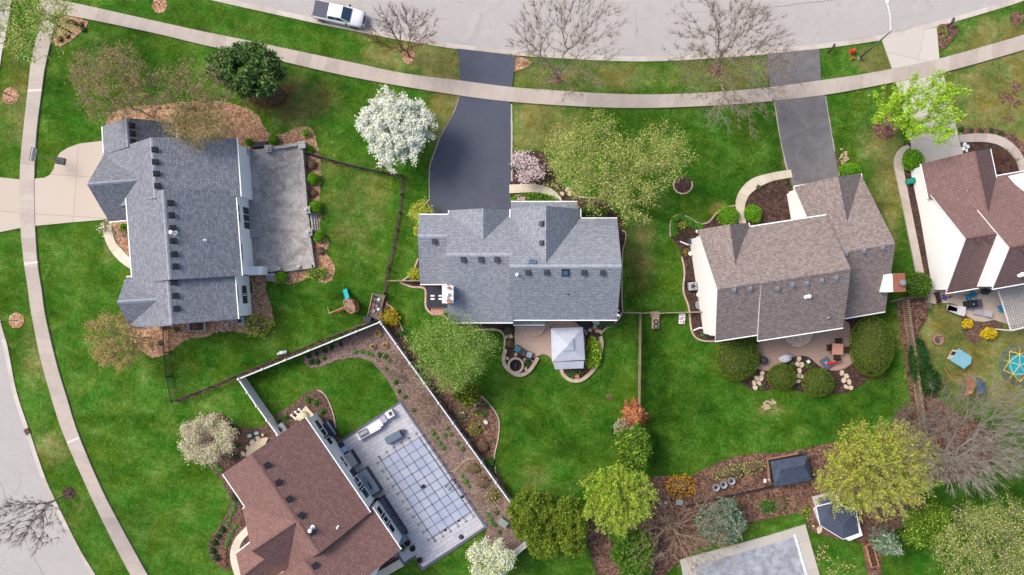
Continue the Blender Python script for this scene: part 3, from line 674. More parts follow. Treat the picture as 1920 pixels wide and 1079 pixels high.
for (x, y, q, mm) in [(20, 180, 16, BARKM), (299, 10, 15, BARKM), (31, 601, 15, BARKM), (766, 107, 13, BARKM), (129, 925, 12, MULD), (1342, 131, 15, MULR), (1044, 146, 12, MULR), (1906, 35, 13, MULR), (1660, 238, 24, MULR)]:
    sheet("mulch_ring", [(x + q * math.cos(t), y + q * math.sin(t)) for t in [i * math.pi / 6 for i in range(12)]], mm, jit=0.05)
sheet("mulch_bed", [(103, 30), (140, 32), (165, 42), (162, 54), (140, 72), (112, 88), (100, 76)], BARKM, jit=0.06)
sheet("mulch_bed", [(963, 108), (985, 110), (998, 118), (990, 126), (962, 134)], BARKM, jit=0.05)
sheet("mulch_bed", [(955, 288), (972, 294), (990, 285), (1014, 284), (1030, 300), (1048, 340), (1072, 362), (1095, 371), (1124, 371), (1142, 385), (1162, 408), (1162, 425), (1050, 430), (955, 425)], MULD, jit=0.05)
sheet("mulch_bed", [(806, 375), (792, 390), (786, 420), (784, 455), (784, 485), (776, 505), (762, 521), (758, 532), (790, 540), (830, 530), (830, 400)], MULD, jit=0.04)
sheet("mulch_bed", [(755, 531), (772, 538), (797, 541), (799, 577), (812, 590), (834, 592), (845, 606), (870, 600), (870, 528), (790, 525)], MULD, smooth=False)
sheet("mulch_bed", [(1155, 420), (1168, 430), (1173, 450), (1168, 480), (1166, 560), (1170, 590), (1150, 600)], MULD, jit=0.03)
sheet("mulch_ring", [(1280 + 17 * math.cos(t), 347 + 16 * math.sin(t)) for t in [i * math.pi / 7 for i in range(14)]], MULD)
sheet("mulch_bed", [(1256, 428), (1260, 410), (1275, 403), (1292, 409), (1310, 419), (1328, 417), (1345, 398), (1364, 388), (1382, 386), (1390, 420), (1345, 470), (1330, 500), (1345, 560), (1360, 620), (1345, 640), (1317, 639), (1302, 631), (1295, 614), (1291, 577), (1282, 552), (1280, 520), (1283, 500), (1278, 482), (1271, 460), (1258, 444)], MULD, jit=0.05)
sheet("mulch_bed", [(1398, 420), (1395, 385), (1404, 366), (1420, 352), (1445, 342), (1479, 336), (1490, 420)], MULD, smooth=False)
sheet("mulch_bed", [(1372, 690), (1388, 715), (1405, 729), (1425, 733), (1455, 729), (1475, 728), (1500, 735), (1530, 738), (1560, 739), (1585, 737), (1605, 728), (1622, 715), (1640, 690), (1650, 640), (1620, 590), (1560, 610), (1420, 640), (1350, 640)], MULD, jit=0.05)
sheet("mulch_bed", [(345, 800), (360, 788), (378, 785), (393, 778), (410, 776), (425, 782), (437, 793), (452, 801), (472, 803), (498, 798), (508, 785), (530, 770), (552, 755), (572, 738), (584, 733), (597, 731), (608, 738), (618, 756), (626, 780), (630, 803), (640, 825), (640, 850), (560, 880), (460, 955), (432, 945), (432, 930), (425, 912), (412, 896), (397, 877), (375, 856), (355, 840)], MULB, jit=0.05)
sheet("mulch_bed", [(420, 905), (431, 930), (431, 948), (424, 967), (410, 989), (396, 1008), (391, 1033), (401, 1053), (418, 1065), (440, 1068), (470, 1060), (470, 940)], MULB, jit=0.03)
sheet("mulch_bed", [(713, 607), (570, 668), (571, 681), (585, 691), (605, 687), (635, 675), (670, 670), (696, 677), (718, 700), (737, 730), (748, 752), (800, 830), (914, 989), (905, 1016), (900, 1030), (960, 1040), (985, 1010), (957, 942)], MULG, smooth=False, jit=0.05)
sheet("mulch_bed", [(724, 560), (740, 585), (752, 612), (765, 640), (790, 680), (850, 712), (902, 742), (921, 762), (935, 787), (934, 821), (927, 856), (932, 885), (948, 915), (959, 940), (716, 603), (716, 575)], MULR, smooth=False, jit=0.06)
sheet("mulch_bed", [(845, 600), (862, 610), (892, 619), (920, 617), (938, 621), (946, 633), (945, 655), (944, 675), (952, 692), (972, 702), (990, 697), (1008, 671), (1010, 600)], MULD, jit=0.03)
sheet("mulch_bed", [(1050, 690), (1056, 703), (1064, 710), (1076, 714), (1090, 712), (1104, 702), (1117, 686), (1124, 664), (1128, 645), (1124, 632), (1130, 620), (1147, 609), (1162, 597), (1166, 585), (1080, 585), (1085, 640)], MULD)
sheet("mulch_bed", [(1222, 896), (1260, 892), (1290, 893), (1322, 879), (1360, 862), (1400, 853), (1455, 849), (1500, 843), (1560, 830), (1620, 840), (1700, 900), (1740, 960), (1700, 985), (1655, 1010), (1652, 1090), (1630, 1090), (1618, 1025), (1610, 1016), (1580, 1012), (1540, 1002), (1516, 992), (1509, 970), (1492, 962), (1470, 966), (1440, 974), (1400, 984), (1360, 1010), (1290, 1040), (1230, 1090), (1190, 1090), (1170, 1000), (1190, 930)], MULR, jit=0.1)
sheet("mulch_bed", [(1096, 1000), (1108, 1035), (1120, 1090), (1178, 1090), (1152, 1030), (1136, 1000), (1130, 960), (1090, 960)], MULR, smooth=False, jit=0.08)
sheet("mulch_bed", [(1802, 600), (1810, 594), (1826, 603), (1845, 606), (1864, 603), (1878, 610), (1876, 620), (1858, 622), (1843, 634), (1832, 643), (1818, 640), (1806, 627)], MULB, jit=0.04)
sheet("mulch_bed", [(1698, 562), (1734, 560), (1736, 600), (1722, 625), (1726, 660), (1738, 690), (1745, 730), (1790, 770), (1850, 800), (1870, 850), (1830, 890), (1770, 905), (1700, 880), (1668, 830), (1680, 780), (1708, 750), (1706, 650)], MULR, jit=0.08)
sheet("mulch_bed", [(1693, 325), (1714, 318), (1765, 545), (1738, 552), (1732, 516), (1720, 457), (1704, 382)], MULD, smooth=False)
sheet("mulch_bed", [(1800, 290), (1800, 268), (1843, 267), (1870, 273), (1892, 288), (1905, 306), (1912, 325), (1866, 340), (1850, 300)], MULD, smooth=False)
sheet("mulch_bed", [(1795, 253), (1797, 243), (1830, 240), (1868, 242), (1900, 254), (1925, 275), (1960, 330), (1920, 340), (1905, 306), (1890, 285), (1868, 262), (1831, 254)], MULR, smooth=False)
sheet("mulch_bed", [(1756, 52), (1775, 46), (1792, 46), (1797, 57), (1784, 76), (1763, 92)], MULR, jit=0.05)
sheet("mulch_bed", [(1690, 280), (1705, 268), (1716, 280), (1716, 316), (1694, 320)], MULD)
sheet("mulch_bed", [(1476, 338), (1560, 330), (1575, 318), (1566, 285), (1562, 284), (1566, 340)], MULR, smooth=False)

# ------------------------------------------------------------------ roads, kerbs, walks
k_out = [(-160, -150), (0, -98), (200, -42), (400, 2), (480, 20), (600, 46), (665, 59), (692, 64.5), (775, 80), (855, 92.5), (960, 104), (1072, 111.5), (1160, 115.5), (1235, 115.5), (1335, 110.5), (1440, 102.5), (1535, 92.5), (1652, 76), (1755, 51), (1840, 27), (1920, 2), (2060, -50)]
def shift(pts, d):
    o = []
    for i, p in enumerate(pts):
        a = pts[max(0, i - 1)]; c = pts[min(len(pts) - 1, i + 1)]; L = math.hypot(c[0] - a[0], c[1] - a[1]); o.append((p[0] + (c[1] - a[1]) / L * d, p[1] - (c[0] - a[0]) / L * d))
    return o
k_mid = shift(k_out, 3.0); k_in = shift(k_out, 9.5)
sheet("street", shift(k_out, 9.0) + shift(k_out, 178)[::-1], ROAD, z=0.012, smooth=False); band("kerb", shift(k_out, 187), shift(k_out, 184), KERB, 0.10); band("gutter_pan", shift(k_out, 184), shift(k_out, 177.5), KERB, 0.03)
band("kerb", k_out, k_mid, KERB, 0.10); band("gutter_pan", k_mid, k_in, KERB, 0.03)
lk_out = [(26, -60), (22, 0), (15, 50), (3, 110), (-8, 200), (-15, 330), (-11, 470), (0, 591), (15, 650), (32, 735), (55, 805), (85, 894), (110, 949), (150, 1029), (180, 1079), (230, 1170)]
l_mid = shift(lk_out, -2.6); l_in = shift(lk_out, -8.5)
sheet("street_west", shift(lk_out, -8.0) + shift(lk_out, -178)[::-1], ROAD, z=0.012, smooth=False); band("kerb", shift(lk_out, -187), shift(lk_out, -184), KERB, 0.10); band("gutter_pan", shift(lk_out, -184), shift(lk_out, -177.5), KERB, 0.03)
band("kerb", l_mid, lk_out, KERB, 0.10); band("gutter_pan", l_in, l_mid, KERB, 0.03)
sheet("driveway", [(-30, 332), (0, 333), (38, 337), (66, 335.5), (84, 334), (94, 329), (102, 318), (107, 297), (114, 287), (128, 278), (150, 270), (200, 264), (240, 262), (240, 408), (190, 413), (130, 418), (68, 424), (40, 428), (0, 436), (-30, 440)], DRIVE_C, smooth=False)
sheet("driveway", [(857, 92), (861, 110), (862, 130), (862, 182), (853, 208), (840, 232), (826, 258), (813, 293), (807, 315), (806, 345), (806, 400), (806, 430), (958, 430), (957, 300), (957, 192), (962, 150), (966, 104.5)], DRIVE_NEW, smooth=False)
sheet("driveway", [(1437, 102), (1444, 162), (1452, 190), (1464, 268), (1478, 325), (1486, 352), (1495, 400), (1590, 400), (1573, 335), (1560, 268), (1546, 180), (1539, 150), (1535, 92.5)], DRIVE_OLD, smooth=False)
sheet("driveway", [(1653, 76), (1672, 130), (1684, 170), (1695, 212), (1706, 268), (1712, 330), (1815, 320), (1800, 275), (1786, 215), (1767, 137), (1760, 111), (1755, 52)], DRIVE_C2, smooth=False)
sw_u = [(80, -8), (120, 3), (160, 11), (290, 40), (385, 61), (480, 80), (512, 87), (655, 117), (755, 138), (862, 152), (960, 164.5), (1060, 172), (1150, 177), (1235, 178), (1335, 174), (1440, 165), (1535, 152), (1605, 142), (1672, 130), (1760, 111), (1920, 65.5), (2050, 20)]
sw_l = [(70, 18), (110, 27), (160, 36), (285, 62), (385, 86), (480, 106), (537, 118), (615, 136), (715, 156), (862, 180), (960, 192), (1060, 199), (1150, 203), (1235, 203), (1335, 199), (1440, 191), (1545, 179), (1620, 166), (1697, 151), (1767, 137), (1920, 94), (2050, 50)]
band("sidewalk", sw_u, sw_l, WALK, 0.19)
lw_l = [(100, -40), (92, -10), (82, 30), (62, 107), (54, 170), (43, 270), (39, 332), (40, 420), (47, 495), (54, 540), (60, 585), (77, 670), (95, 735), (119, 810), (160, 904), (200, 989), (247, 1079), (300, 1170)]
lw_r = [(128, -40), (112, 10), (97, 78), (86, 127), (80, 170), (70, 250), (66, 332), (67, 420), (72, 495), (79, 540), (87, 595), (107, 680), (125, 740), (147, 810), (187, 906), (225, 981), (279, 1079), (332, 1170)]
band("sidewalk_west", lw_l, lw_r, WALK, 0.185)
band("garden_path", [(1700, 272), (1688, 277), (1681, 286), (1676, 298), (1677, 320), (1690, 382), (1705, 457), (1716, 512), (1719, 525)], [(1706, 278), (1698, 282), (1692, 291), (1691, 302), (1694, 325), (1705, 382), (1720, 457), (1732, 516), (1736, 530)], WALK, 0.182)
band("garden_path", [(1796, 254), (1831, 251), (1868, 254), (1892, 266), (1914, 289), (1926, 330)], [(1799, 268), (1843, 267), (1871, 273), (1892, 288), (1905, 306), (1912, 335)], WALK, 0.182)
band("garden_path", [(1482, 319), (1460, 322), (1440, 326), (1410, 335), (1391, 352), (1381, 370), (1379, 390), (1386, 425)], [(1485, 333), (1462, 337), (1442, 342), (1417, 355), (1401, 370), (1396, 385), (1395, 400), (1399, 425)], WALK_Y, 0.17)
band("garden_path", [(955, 347), (1000, 346), (1024, 350), (1040, 358), (1051, 370), (1058, 390)], [(955, 363), (1000, 361), (1014, 362), (1027, 367), (1035, 375), (1041, 392)], WALK_Y, 0.17)
band("garden_path", [(193, 425), (199, 452), (213, 477), (231, 495), (252, 508)], [(210, 422), (216, 452), (229, 467), (243, 482), (258, 490)], WALK_Y, 0.17)
band("garden_path", [(464, 985), (443, 1007), (434, 1027), (432, 1047), (436, 1063), (445, 1090)], [(466, 1002), (453, 1017), (449, 1032), (449, 1050), (453, 1065), (464, 1088)], WALK_Y, 0.17)
band("garden_path", [(752, 1047), (715, 1068), (690, 1082)], [(759, 1060), (722, 1081), (697, 1095)], WALK_Y, 0.14, smooth=False)
sheet("patio_step", [(463, 849), (468, 838), (478, 829), (490, 822), (500, 819), (504, 821), (500, 830), (495, 870), (470, 870)], noisy("cream_stone", [(0.3, P(226, 204, 166)), (0.7, P(244, 228, 196))], 3), z=0.3)

# thin seams and cracks in the road, wheel-darkened driveway edges, mulch lines under the fences
SEAM = noisy("tar_seam", [(0.3, P(120, 116, 120)), (0.7, P(150, 146, 150))], 3)
def thin(name, pix, mat, wd, z, seed=1, br=0.0, gaps=0.0):
    r_ = random.Random(seed); pts = catmull([W(*p) for p in pix], False, 0.4); b = MB(); run = []
    pts = [(x + r_.gauss(0, br), y + r_.gauss(0, br)) for x, y in pts]; i = 0
    while i < len(pts) - 2:
        k = r_.randint(4, 22)
        if r_.random() > gaps: line_wall(b, pts[i:i + k + 1], wd * r_.uniform(.6, 1.3), 0.0, z)
        i += k
    o = b.build(name, mat); o["kind"] = "structure"; return o
thin("road_seam", shift(k_out, 88)[1:-1], SEAM, 0.05, 0.016, 2, 0.02, 0.25); thin("road_seam", shift(k_out, 52)[4:12], SEAM, 0.035, 0.016, 3, 0.03, 0.55); thin("road_seam", shift(k_out, 118)[3:], SEAM, 0.035, 0.016, 4, 0.03, 0.6)
thin("road_seam", [(1192, 20), (1193, 70)], SEAM, 0.04, 0.016, 5, 0.03); thin("road_seam", [(-8, 880), (14, 940), (40, 1000), (88, 1090)], SEAM, 0.04, 0.016, 6, 0.03)
thin("mulch_strip", [(333, 752), (400, 726), (480, 692), (600, 642), (708, 600)], MULR, 0.34, 0.03, 7, 0.06); thin("mulch_strip", [(757, 334), (751, 400), (740, 465), (729, 505), (723, 552), (715, 600)], MULR, 0.2, 0.028, 8, 0.05); thin("mulch_strip", [(578, 290), (625, 304), (680, 318), (757, 333)], MULR, 0.2, 0.026, 9, 0.05)
thin("mulch_strip", [(1688, 565), (1696, 620), (1708, 700), (1722, 800)], MULR, 0.8, 0.03, 10, 0.08)
sheet("mulch_bed", [(690, 1010), (752, 1030), (757, 1040), (751, 1047), (700, 1076), (660, 1080)], MULD, smooth=False)
thin("driveway_edge", [(958.5, 196), (959, 260), (958.5, 345)], KERB, 0.22, 0.07, 11, 0.01); thin("driveway_edge", [(861, 186), (851, 212), (839, 235), (825, 260), (812, 294), (805.5, 316), (805, 372)], KERB, 0.1, 0.07, 12, 0.01)
thin("driveway_edge", [(1452, 192), (1464, 268), (1477, 322)], KERB, 0.09, 0.12, 13, 0.02); thin("driveway_edge", [(1547, 182), (1561, 268), (1573, 330)], KERB, 0.09, 0.12, 14, 0.02)
JNT = noisy("pale_joint", [(0.3, P(226, 218, 210)), (0.7, P(244, 238, 232))], 4)
for q_ in ([(54, 169), (80, 168), (80, 172), (54, 174)], [(47.5, 493), (72.5, 490), (72.5, 494), (47.5, 498)], [(127.5, 828), (150, 818.5), (151, 822), (129, 832)]): sheet("sidewalk_joint", q_, JNT, z=0.196, smooth=False)
sheet("storm_drain", [(45, 806), (54, 802), (58, 812), (50, 816)], noisy("rust_grate", [(0.3, P(80, 56, 50)), (0.7, P(120, 92, 82))], 8), z=0.115, smooth=False)
# ------------------------------------------------------------------ patios and pools
sheet("patio", [(965, 598), (965, 647), (969, 658), (979, 666), (990, 670), (1000, 671), (1008, 668), (1018, 664), (1026, 666), (1032, 671), (1040, 690), (1094, 690), (1098, 640), (1090, 610), (1078, 590)], PAVER, smooth=False)
sheet("patio", [(1422, 640), (1421, 664), (1417, 680), (1417, 690), (1427, 694), (1444, 695), (1458, 687), (1470, 677), (1487, 670), (1500, 667), (1512, 668), (1523, 675), (1534, 685), (1550, 693), (1568, 695), (1588, 688), (1600, 676), (1605, 660), (1602, 640), (1594, 626), (1580, 600), (1480, 600)], PAVER_B)
sheet("patio", [(1737, 543), (1736, 567), (1751, 570), (1781, 568), (1796, 574), (1808, 591), (1826, 602), (1843, 604), (1863, 600), (1895, 611), (1960, 600), (1960, 530), (1780, 520)], H4PAT, smooth=False)
sheet("pool_deck_border", [(752, 751), (915, 988), (792, 1070), (776, 1046), (757, 1060), (749, 1047), (690, 960), (600, 850), (637, 826)], DECKB, smooth=False)
sheet("pool_deck", [(751, 757), (908, 987), (793, 1063), (779, 1040), (758, 1053), (750, 1040), (690, 956), (606, 850), (640, 830)], DECK, smooth=False)
sheet("pool_surround", [(1274, 1049), (1440, 1004), (1509, 983), (1545, 1110), (1560, 1180), (1300, 1180)], COPING, smooth=False)
POOLW = noisy("pool_cover_grey", [(0.3, P(160, 164, 174)), (0.5, P(184, 188, 196)), (0.7, P(200, 204, 210))], 0.6, 0.6, blot=(P(128, 132, 142), 1.5, 0.6))
b = MB()
ip = [W(*p) for p in [(1301, 1060), (1440, 1021), (1492, 1005), (1512, 1079), (1536, 1180), (1330, 1180)]]
b.prism(ip, 0.0, _z["n"] * 0.003 + 0.03)
tag(b.build("pool_cover", POOLW), "grey mottled cover lying over the swimming pool with pale coping at the photo's bottom edge", "pool cover")
b = MB(); line_wall(b, [W(1488, 1001), W(1511, 1079), W(1530, 1140)], 0.28, 0, _z["n"] * 0.003 + 0.10)
tag(b.build("cover_channel", plain("white_vinyl", (0.52, 0.53, 0.55, 1))), "white channel strip along the side of the grey pool cover", "channel")

# raised terrace with block walls by the grey-roofed house at the west
TZ = 0.55
b = MB(); tp = [W(x, y, TZ) for x, y in [(452, 284), (569, 270), (578, 400), (590, 501), (490, 512), (452, 516)]]; b.prism(tp, -0.05, TZ)
tag(b.build("terrace", TERR), None, None, None, "structure")
t = thing("garden_wall", "low grey block wall with pillars round the stained grey raised terrace", "wall", W3(569, 270))
o_ = W3(569, 270)
b = MB()
for seg in ([(505, 281), (566, 271)], [(566, 271), (571, 330), (576, 396)], [(579, 438), (588, 502)], [(588, 500), (533, 507)]):
    line_wall(b, [W(*p, TZ) for p in seg], 0.32, 0.0, TZ + (0.45 if seg[0][0] == 505 or seg[0] == (566, 271) else 0.12))
b.build("wall", STONE, t, o_)
PW = plain("lamp_white", (0.5, 0.5, 0.48, 1))
for (x, y) in [(463, 284), (503, 279), (566, 272), (575, 394), (579, 436), (521, 504), (558, 501)]:
    X_, Y_ = W(x, y, 1.2); b = MB(); big = y < 500; s_ = 0.62 if big else 0.3; hh = 1.25 if big else TZ + 0.15
    b.box((X_, Y_, hh / 2), (s_, s_, hh), R(4)); b.box((X_, Y_, hh + 0.04), (s_ + 0.12, s_ + 0.12, 0.08), R(4))
    p = b.build("pillar", STONE, t, o_)
    if x not in (463, 566):
        lb = MB(); lb.box((X_, Y_, hh + 0.2), (0.13, 0.13, 0.22)); lb.lathe((X_, Y_, hh + 0.3), [(0.16, 0), (0.02, 0.14)], 8); lb.build("lamp", PW, p, o_)
o_ = W3(476, 418); b = MB(); tp = [W(x, y, 0.9) for x, y in [(464, 391), (486, 391), (491, 444), (468, 447)]]; b.prism(tp, TZ - 0.02, 0.92)
tag(b.build("door_step", STONE, None), "grey block landing step at the terrace door of the grey-roofed house", "step")
for nm, q in (("east", [(583, 401), (594, 400), (598, 434), (588, 436)]), ("south", [(500, 514), (518, 512), (520, 526), (502, 528)]), ("north", [(475, 268), (502, 265), (502, 276), (475, 279)])):
    t = MB(); pts = [W(*p) for p in q]
    for i in range(3):
        f = i / 3; 
        if nm == "east": pp = [(pts[0][0], pts[0][1]), (pts[1][0] - f * 0.62, pts[1][1]), (pts[2][0] - f * 0.62, pts[2][1]), (pts[3][0], pts[3][1])]
        elif nm == "south": pp = [pts[0], pts[1], (pts[2][0], pts[2][1] + f * 0.7), (pts[3][0], pts[3][1] + f * 0.7)]
        else: pp = [(pts[0][0], pts[0][1] - f * 0.5), (pts[1][0], pts[1][1] - f * 0.5), pts[2], pts[3]]
        t.prism(pp, 0 if i == 0 else 0.18 * i - 0.002, 0.18 * (i + 1))
    lab = {"east": "grey block steps on the lawn side of the raised terrace", "south": "grey block steps at the terrace corner beside a round bush", "north": "dark grey steps into the terrace beside the bark bed"}[nm]
    tag(t.build("garden_steps", STONE if nm != "north" else noisy("dark_step", [(0.3, P(66, 66, 74)), (0.7, P(90, 90, 98))], 5)), lab, "steps")
# half-round steps of the patios
for (x, y, q, mm, zz) in [(1000, 606, 25, EDGE, 0.42), (1000, 606, 20, PAVER, 0.45), (1494, 622, 28, EDGE, 0.45)]:
    b = MB(); b.prism([W(x + q * math.cos(t), y + q * 1.0 * math.sin(t)) for t in [i * math.pi / 16 for i in range(17)]], 0.0, zz)
    tag(b.build("patio_step", mm), None, None, None, "structure")
# edgings
edging("tan stone edging of the dark bed around the small maple-side magnolia by the asphalt driveway", [(957, 289), (972, 294), (982, 288)], EDGE, 0.12)
edging("curved tan edging along the dark bed under the big yellow-green tree", [(1066, 352), (1078, 366), (1095, 371), (1118, 371)], EDGE, 0.14)
edging("ring of pale stone edging around the small round bed on the front lawn", [(1280 + 18 * math.cos(t), 347 + 17 * math.sin(t)) for t in [i * math.pi / 6 - 0.4 for i in range(9)]], EDGE, 0.14)
edging("wavy stone edging in front of the dark bed at the taupe-roofed house", [(1257, 444), (1256, 428), (1260, 410), (1275, 403), (1292, 409), (1310, 419), (1328, 417), (1345, 398), (1364, 388), (1380, 386)], EDGE, 0.14)
edging("long stone edging beside the white gable wall of the taupe-roofed house", [(1278, 482), (1283, 510), (1281, 545), (1291, 577), (1295, 614), (1302, 631), (1317, 639), (1342, 640)], EDGE, 0.16)
edging("tan edging of the narrow bed west of the house with the flag", [(806, 374), (798, 382), (795, 386)], EDGE, 0.12)
edging("curved tan edging where the short fence meets the house with the flag", [(784, 485), (776, 505), (764, 520), (752, 528)], EDGE, 0.14)
edging("beige edging wrapping the dark slatted cover beside the white chimney", [(750, 530), (772, 538), (796, 541), (798, 560), (799, 577), (812, 590), (834, 592), (845, 608)], EDGE, 0.2)
edging("tan edging of the narrow bed along the east wall of the house with the flag", [(1166, 432), (1173, 436), (1172, 455), (1167, 475), (1166, 560), (1168, 586)], EDGE, 0.1)
edging("stone edging sweeping below the patio bed toward the fire pit", [(888, 619), (915, 618), (936, 620), (946, 632), (945, 655)], EDGE, 0.2)
edging("low stone wall curving around the round fire pit", [(948, 655), (944, 675), (952, 692), (972, 703), (990, 697), (1003, 680), (1008, 670)], EDGE, 0.38, 0.35)
edging("tan stone wall curving around the bed beside the white canopy", [(1052, 692), (1056, 703), (1064, 710), (1076, 714), (1090, 712), (1104, 702), (1117, 686), (1125, 664), (1128, 643), (1125, 631)], EDGE, 0.36, 0.3)
edging("thin edging running up to the satellite dish corner", [(1126, 627), (1131, 620), (1147, 609), (1160, 598), (1165, 588)], EDGE, 0.2)
edging("thin grey edging from the garden corner along the green shade tree", [(724, 570), (732, 574), (742, 588), (752, 612), (762, 638)], EDGE, 0.12)
edging("stone edging of the mulched bed south of the green shade tree", [(902, 742), (921, 762), (935, 787), (934, 821), (927, 856), (930, 888)], EDGE, 0.12)
edging("tan edging strip between lawn and the small beige bed by the white-fenced garden", [(595, 731), (608, 738), (618, 756), (626, 780), (630, 803)], EDGE, 0.1)
# ------------------------------------------------------------------ houses
def siding(name, c, line=0.82, lap=0.2):
    m, nt, b = new_mat(name, 0.7); co = coords(nt, 'world'); sx = nt.nodes.new("ShaderNodeSeparateXYZ"); nt.links.new(co, sx.inputs[0])
    fr = math_(nt, 'FRACT', math_(nt, 'DIVIDE', sx.outputs[2], lap)); ed = math_(nt, 'LESS_THAN', fr, 0.12)
    f = noise(nt, co, 0.8, 5, 0.6); d = tuple(v * line for v in c[:3]) + (1,)
    cc = mixc(nt, ed, mixc(nt, math_(nt, 'MULTIPLY', f, 0.25), c, d), d); nt.links.new(cc, b.inputs["Base Color"]); bump(nt, b, fr, 0.3, 0.02); return m
SID_W = siding("siding_white", (0.82, 0.82, 0.82, 1), 0.93); SID_G = siding("siding_pale_grey", (0.72, 0.71, 0.7, 1), 0.92); SID_C = siding("siding_warm_white", (0.82, 0.79, 0.76, 1), 0.94)
TRIM = plain("trim_white", (0.75, 0.75, 0.75, 1), 0.5, 0, 0.05); TRIMG = plain("trim_grey", (0.16, 0.16, 0.18, 1), 0.6); TRIMB = plain("trim_brown", (0.12, 0.075, 0.07, 1), 0.6)
SH_G = shingle("shingles_blue_grey", P(124, 128, 138), P(160, 164, 174), P(98, 102, 112)); SH_B = shingle("shingles_grey", P(138, 144, 154), P(168, 173, 182), P(112, 118, 128))
SH_T = shingle("shingles_taupe", P(140, 126, 122), P(176, 162, 156), P(112, 100, 98)); SH_R = shingle("shingles_brown", P(130, 103, 100), P(147, 120, 116), P(110, 88, 86), 0.34, 0.22)
SH_R2 = shingle("shingles_red_brown", P(132, 99, 94), P(153, 119, 112), P(106, 80, 78), 0.3, 0.24); SH_D = shingle("shingles_charcoal", P(96, 104, 124), P(118, 126, 146), P(78, 86, 104))
def capm(name, a, b_): return noisy(name, [(0.35, a), (0.65, b_)], 3.5, vec='world')
CAP_G = capm("cap_grey", P(146, 152, 166), P(176, 182, 194)); CAP_B = capm("cap_pale", P(156, 162, 174), P(190, 196, 206)); CAP_T = capm("cap_taupe", P(116, 102, 100), P(170, 156, 152)); CAP_R = capm("cap_brown", P(116, 84, 80), P(146, 112, 106))
BLK = plain("black_metal", (0.018, 0.018, 0.022, 1), 0.5); DGREY = plain("dark_grey_metal", (0.05, 0.05, 0.06, 1), 0.6); MGREY = plain("grey_metal", (0.22, 0.23, 0.25, 1), 0.5, 0.3)
WHITE = plain("white_paint", (0.62, 0.62, 0.62, 1), 0.5); VINYL = plain("white_vinyl", (0.56, 0.57, 0.6, 1), 0.4)
def glassy(name, c, rough=0.08):
    m, nt, b = new_mat(name, rough); b.inputs["Base Color"].default_value = c; b.inputs["Specular IOR Level"].default_value = 0.6; return m
GLASS = glassy("window_glass", (0.02, 0.025, 0.03, 1)); SKYG = glassy("skylight_glass", (0.04, 0.09, 0.17, 1), 0.15)

h1 = House("grey_roofed_house", "large grey-shingled white house beside the stained raised terrace", (340, 420), SH_G, TRIMG, SID_W, CAP_G); h1.gut_m = TRIM
h1.gable((237, 221), (240, 276), 6.0, (193, 262), (329, 240), 3.0, 3.0, ov=0.3)
h1.gable((283, 258), (291, 372), 8.2, (196, 300), (447, 312), 3.0, 5.3)
h1.gable((305, 356), (318, 525), 8.7, (447, 436), (242, 447), 5.4, 5.4)
h1.gable((314, 518), (321, 609), 8.1, (443, 558), (238, 567), 5.3, 5.4)
h1.gable((163, 346), (262, 338), 6.5, (195, 291), (199, 416), 3.0, 3.0)
h1.gable((219, 567), (300, 562), 7.4, (236, 520), (242, 614), 5.3, 5.3)
h1.finish()
for p in [(247, 236), (248, 251), (249, 266), (290, 281), (291, 304), (293, 326), (295, 349), (320, 381), (322, 404), (324, 428), (325, 452), (327, 477), (329, 500), (326, 530), (329, 555), (331, 579)]: h1.vent(*p, BLK)
h1.pipe(328, 437, TRIM, 0.12, 0.8); h1.pipe(386, 451, TRIM, 0.06, 0.35)
for (py, zc, bi) in [(322, 2.0, 1), (338, 2.0, 1), (352, 2.0, 1)]: h1.window(bi, 0, 455, py, zc, 0.85, 1.5, TRIM, GLASS, panes=1)
for (py, zc, wd, bi, hh) in [(391, 4.3, 0.85, 2, 1.2), (407, 4.3, 0.85, 2, 1.2), (410, 1.7, 2.2, 2, 1.9), (465, 4.3, 0.85, 2, 1.1), (481, 4.3, 0.85, 2, 1.1), (545, 1.9, 0.95, 3, 1.5), (561, 1.9, 0.95, 3, 1.5), (550, 4.3, 1.6, 3, 1.1)]:
    h1.window(bi, 0, 455, py, zc, wd, hh, TRIM, GLASS, panes=3 if wd > 2 else 1)
o_ = h1.o; x0, y0 = W(474, 508, 2.4)
b = MB(); b.box((x0 - 0.35, y0, 2.4), (1.2, 0.9, 0.1)); b.box((x0 + 0.55, y0 + 0.02, 1.4), (0.75, 0.85, 1.7)); b.build("wall_cabinet", [TRIM], h1.e, o_)

h2 = House("grey_roofed_house", "grey-shingled house with skylights and a small flag, white canopy on its patio", (975, 500), SH_B, TRIMG, SID_W, CAP_B)
h2.gut_m = TRIM
h2.gable((783, 443), (843, 443), 6.05, (820, 403), (820, 533), 4.62, 4.0)
h2.gable((836, 478), (962, 478), 7.5, (900, 401), (900, 605), 4.6, 5.0)
h2.gable((955, 500), (1166, 500), 8.2, (1060, 410), (1060, 600), 5.0, 5.0)
h2.gable((906, 391), (906, 466), 6.5, (842, 430), (958, 430), 4.6, 4.6, cap=False, cut=(3.3, 3.3))
h2.gable((1024, 386), (1024, 502), 8.0, (957, 430), (1088, 430), 5.0, 5.0, cap=False)
h2.gable((958, 394), (1084, 394), 3.9, (1020, 379), (1020, 410), 3.1, 3.0, cap=True)
h2.gable((962, 596), (1021, 596), 3.4, (990, 609), (990, 590), 3.0, 3.2, wall=True, cap=False, ov=0.25, ovr=0.2)
h2.finish()
for p in [(815, 453), (869, 487), (902, 487), (932, 487), (990, 511), (1025, 511), (1095, 511), (1130, 511), (1017, 420), (1017, 456)]: h2.vent(*p, DGREY, 0.4)
h2.pipe(1065, 552, DGREY, 0.05, 0.3, False); h2.pipe(970, 515, TRIM, 0.09, 0.6)
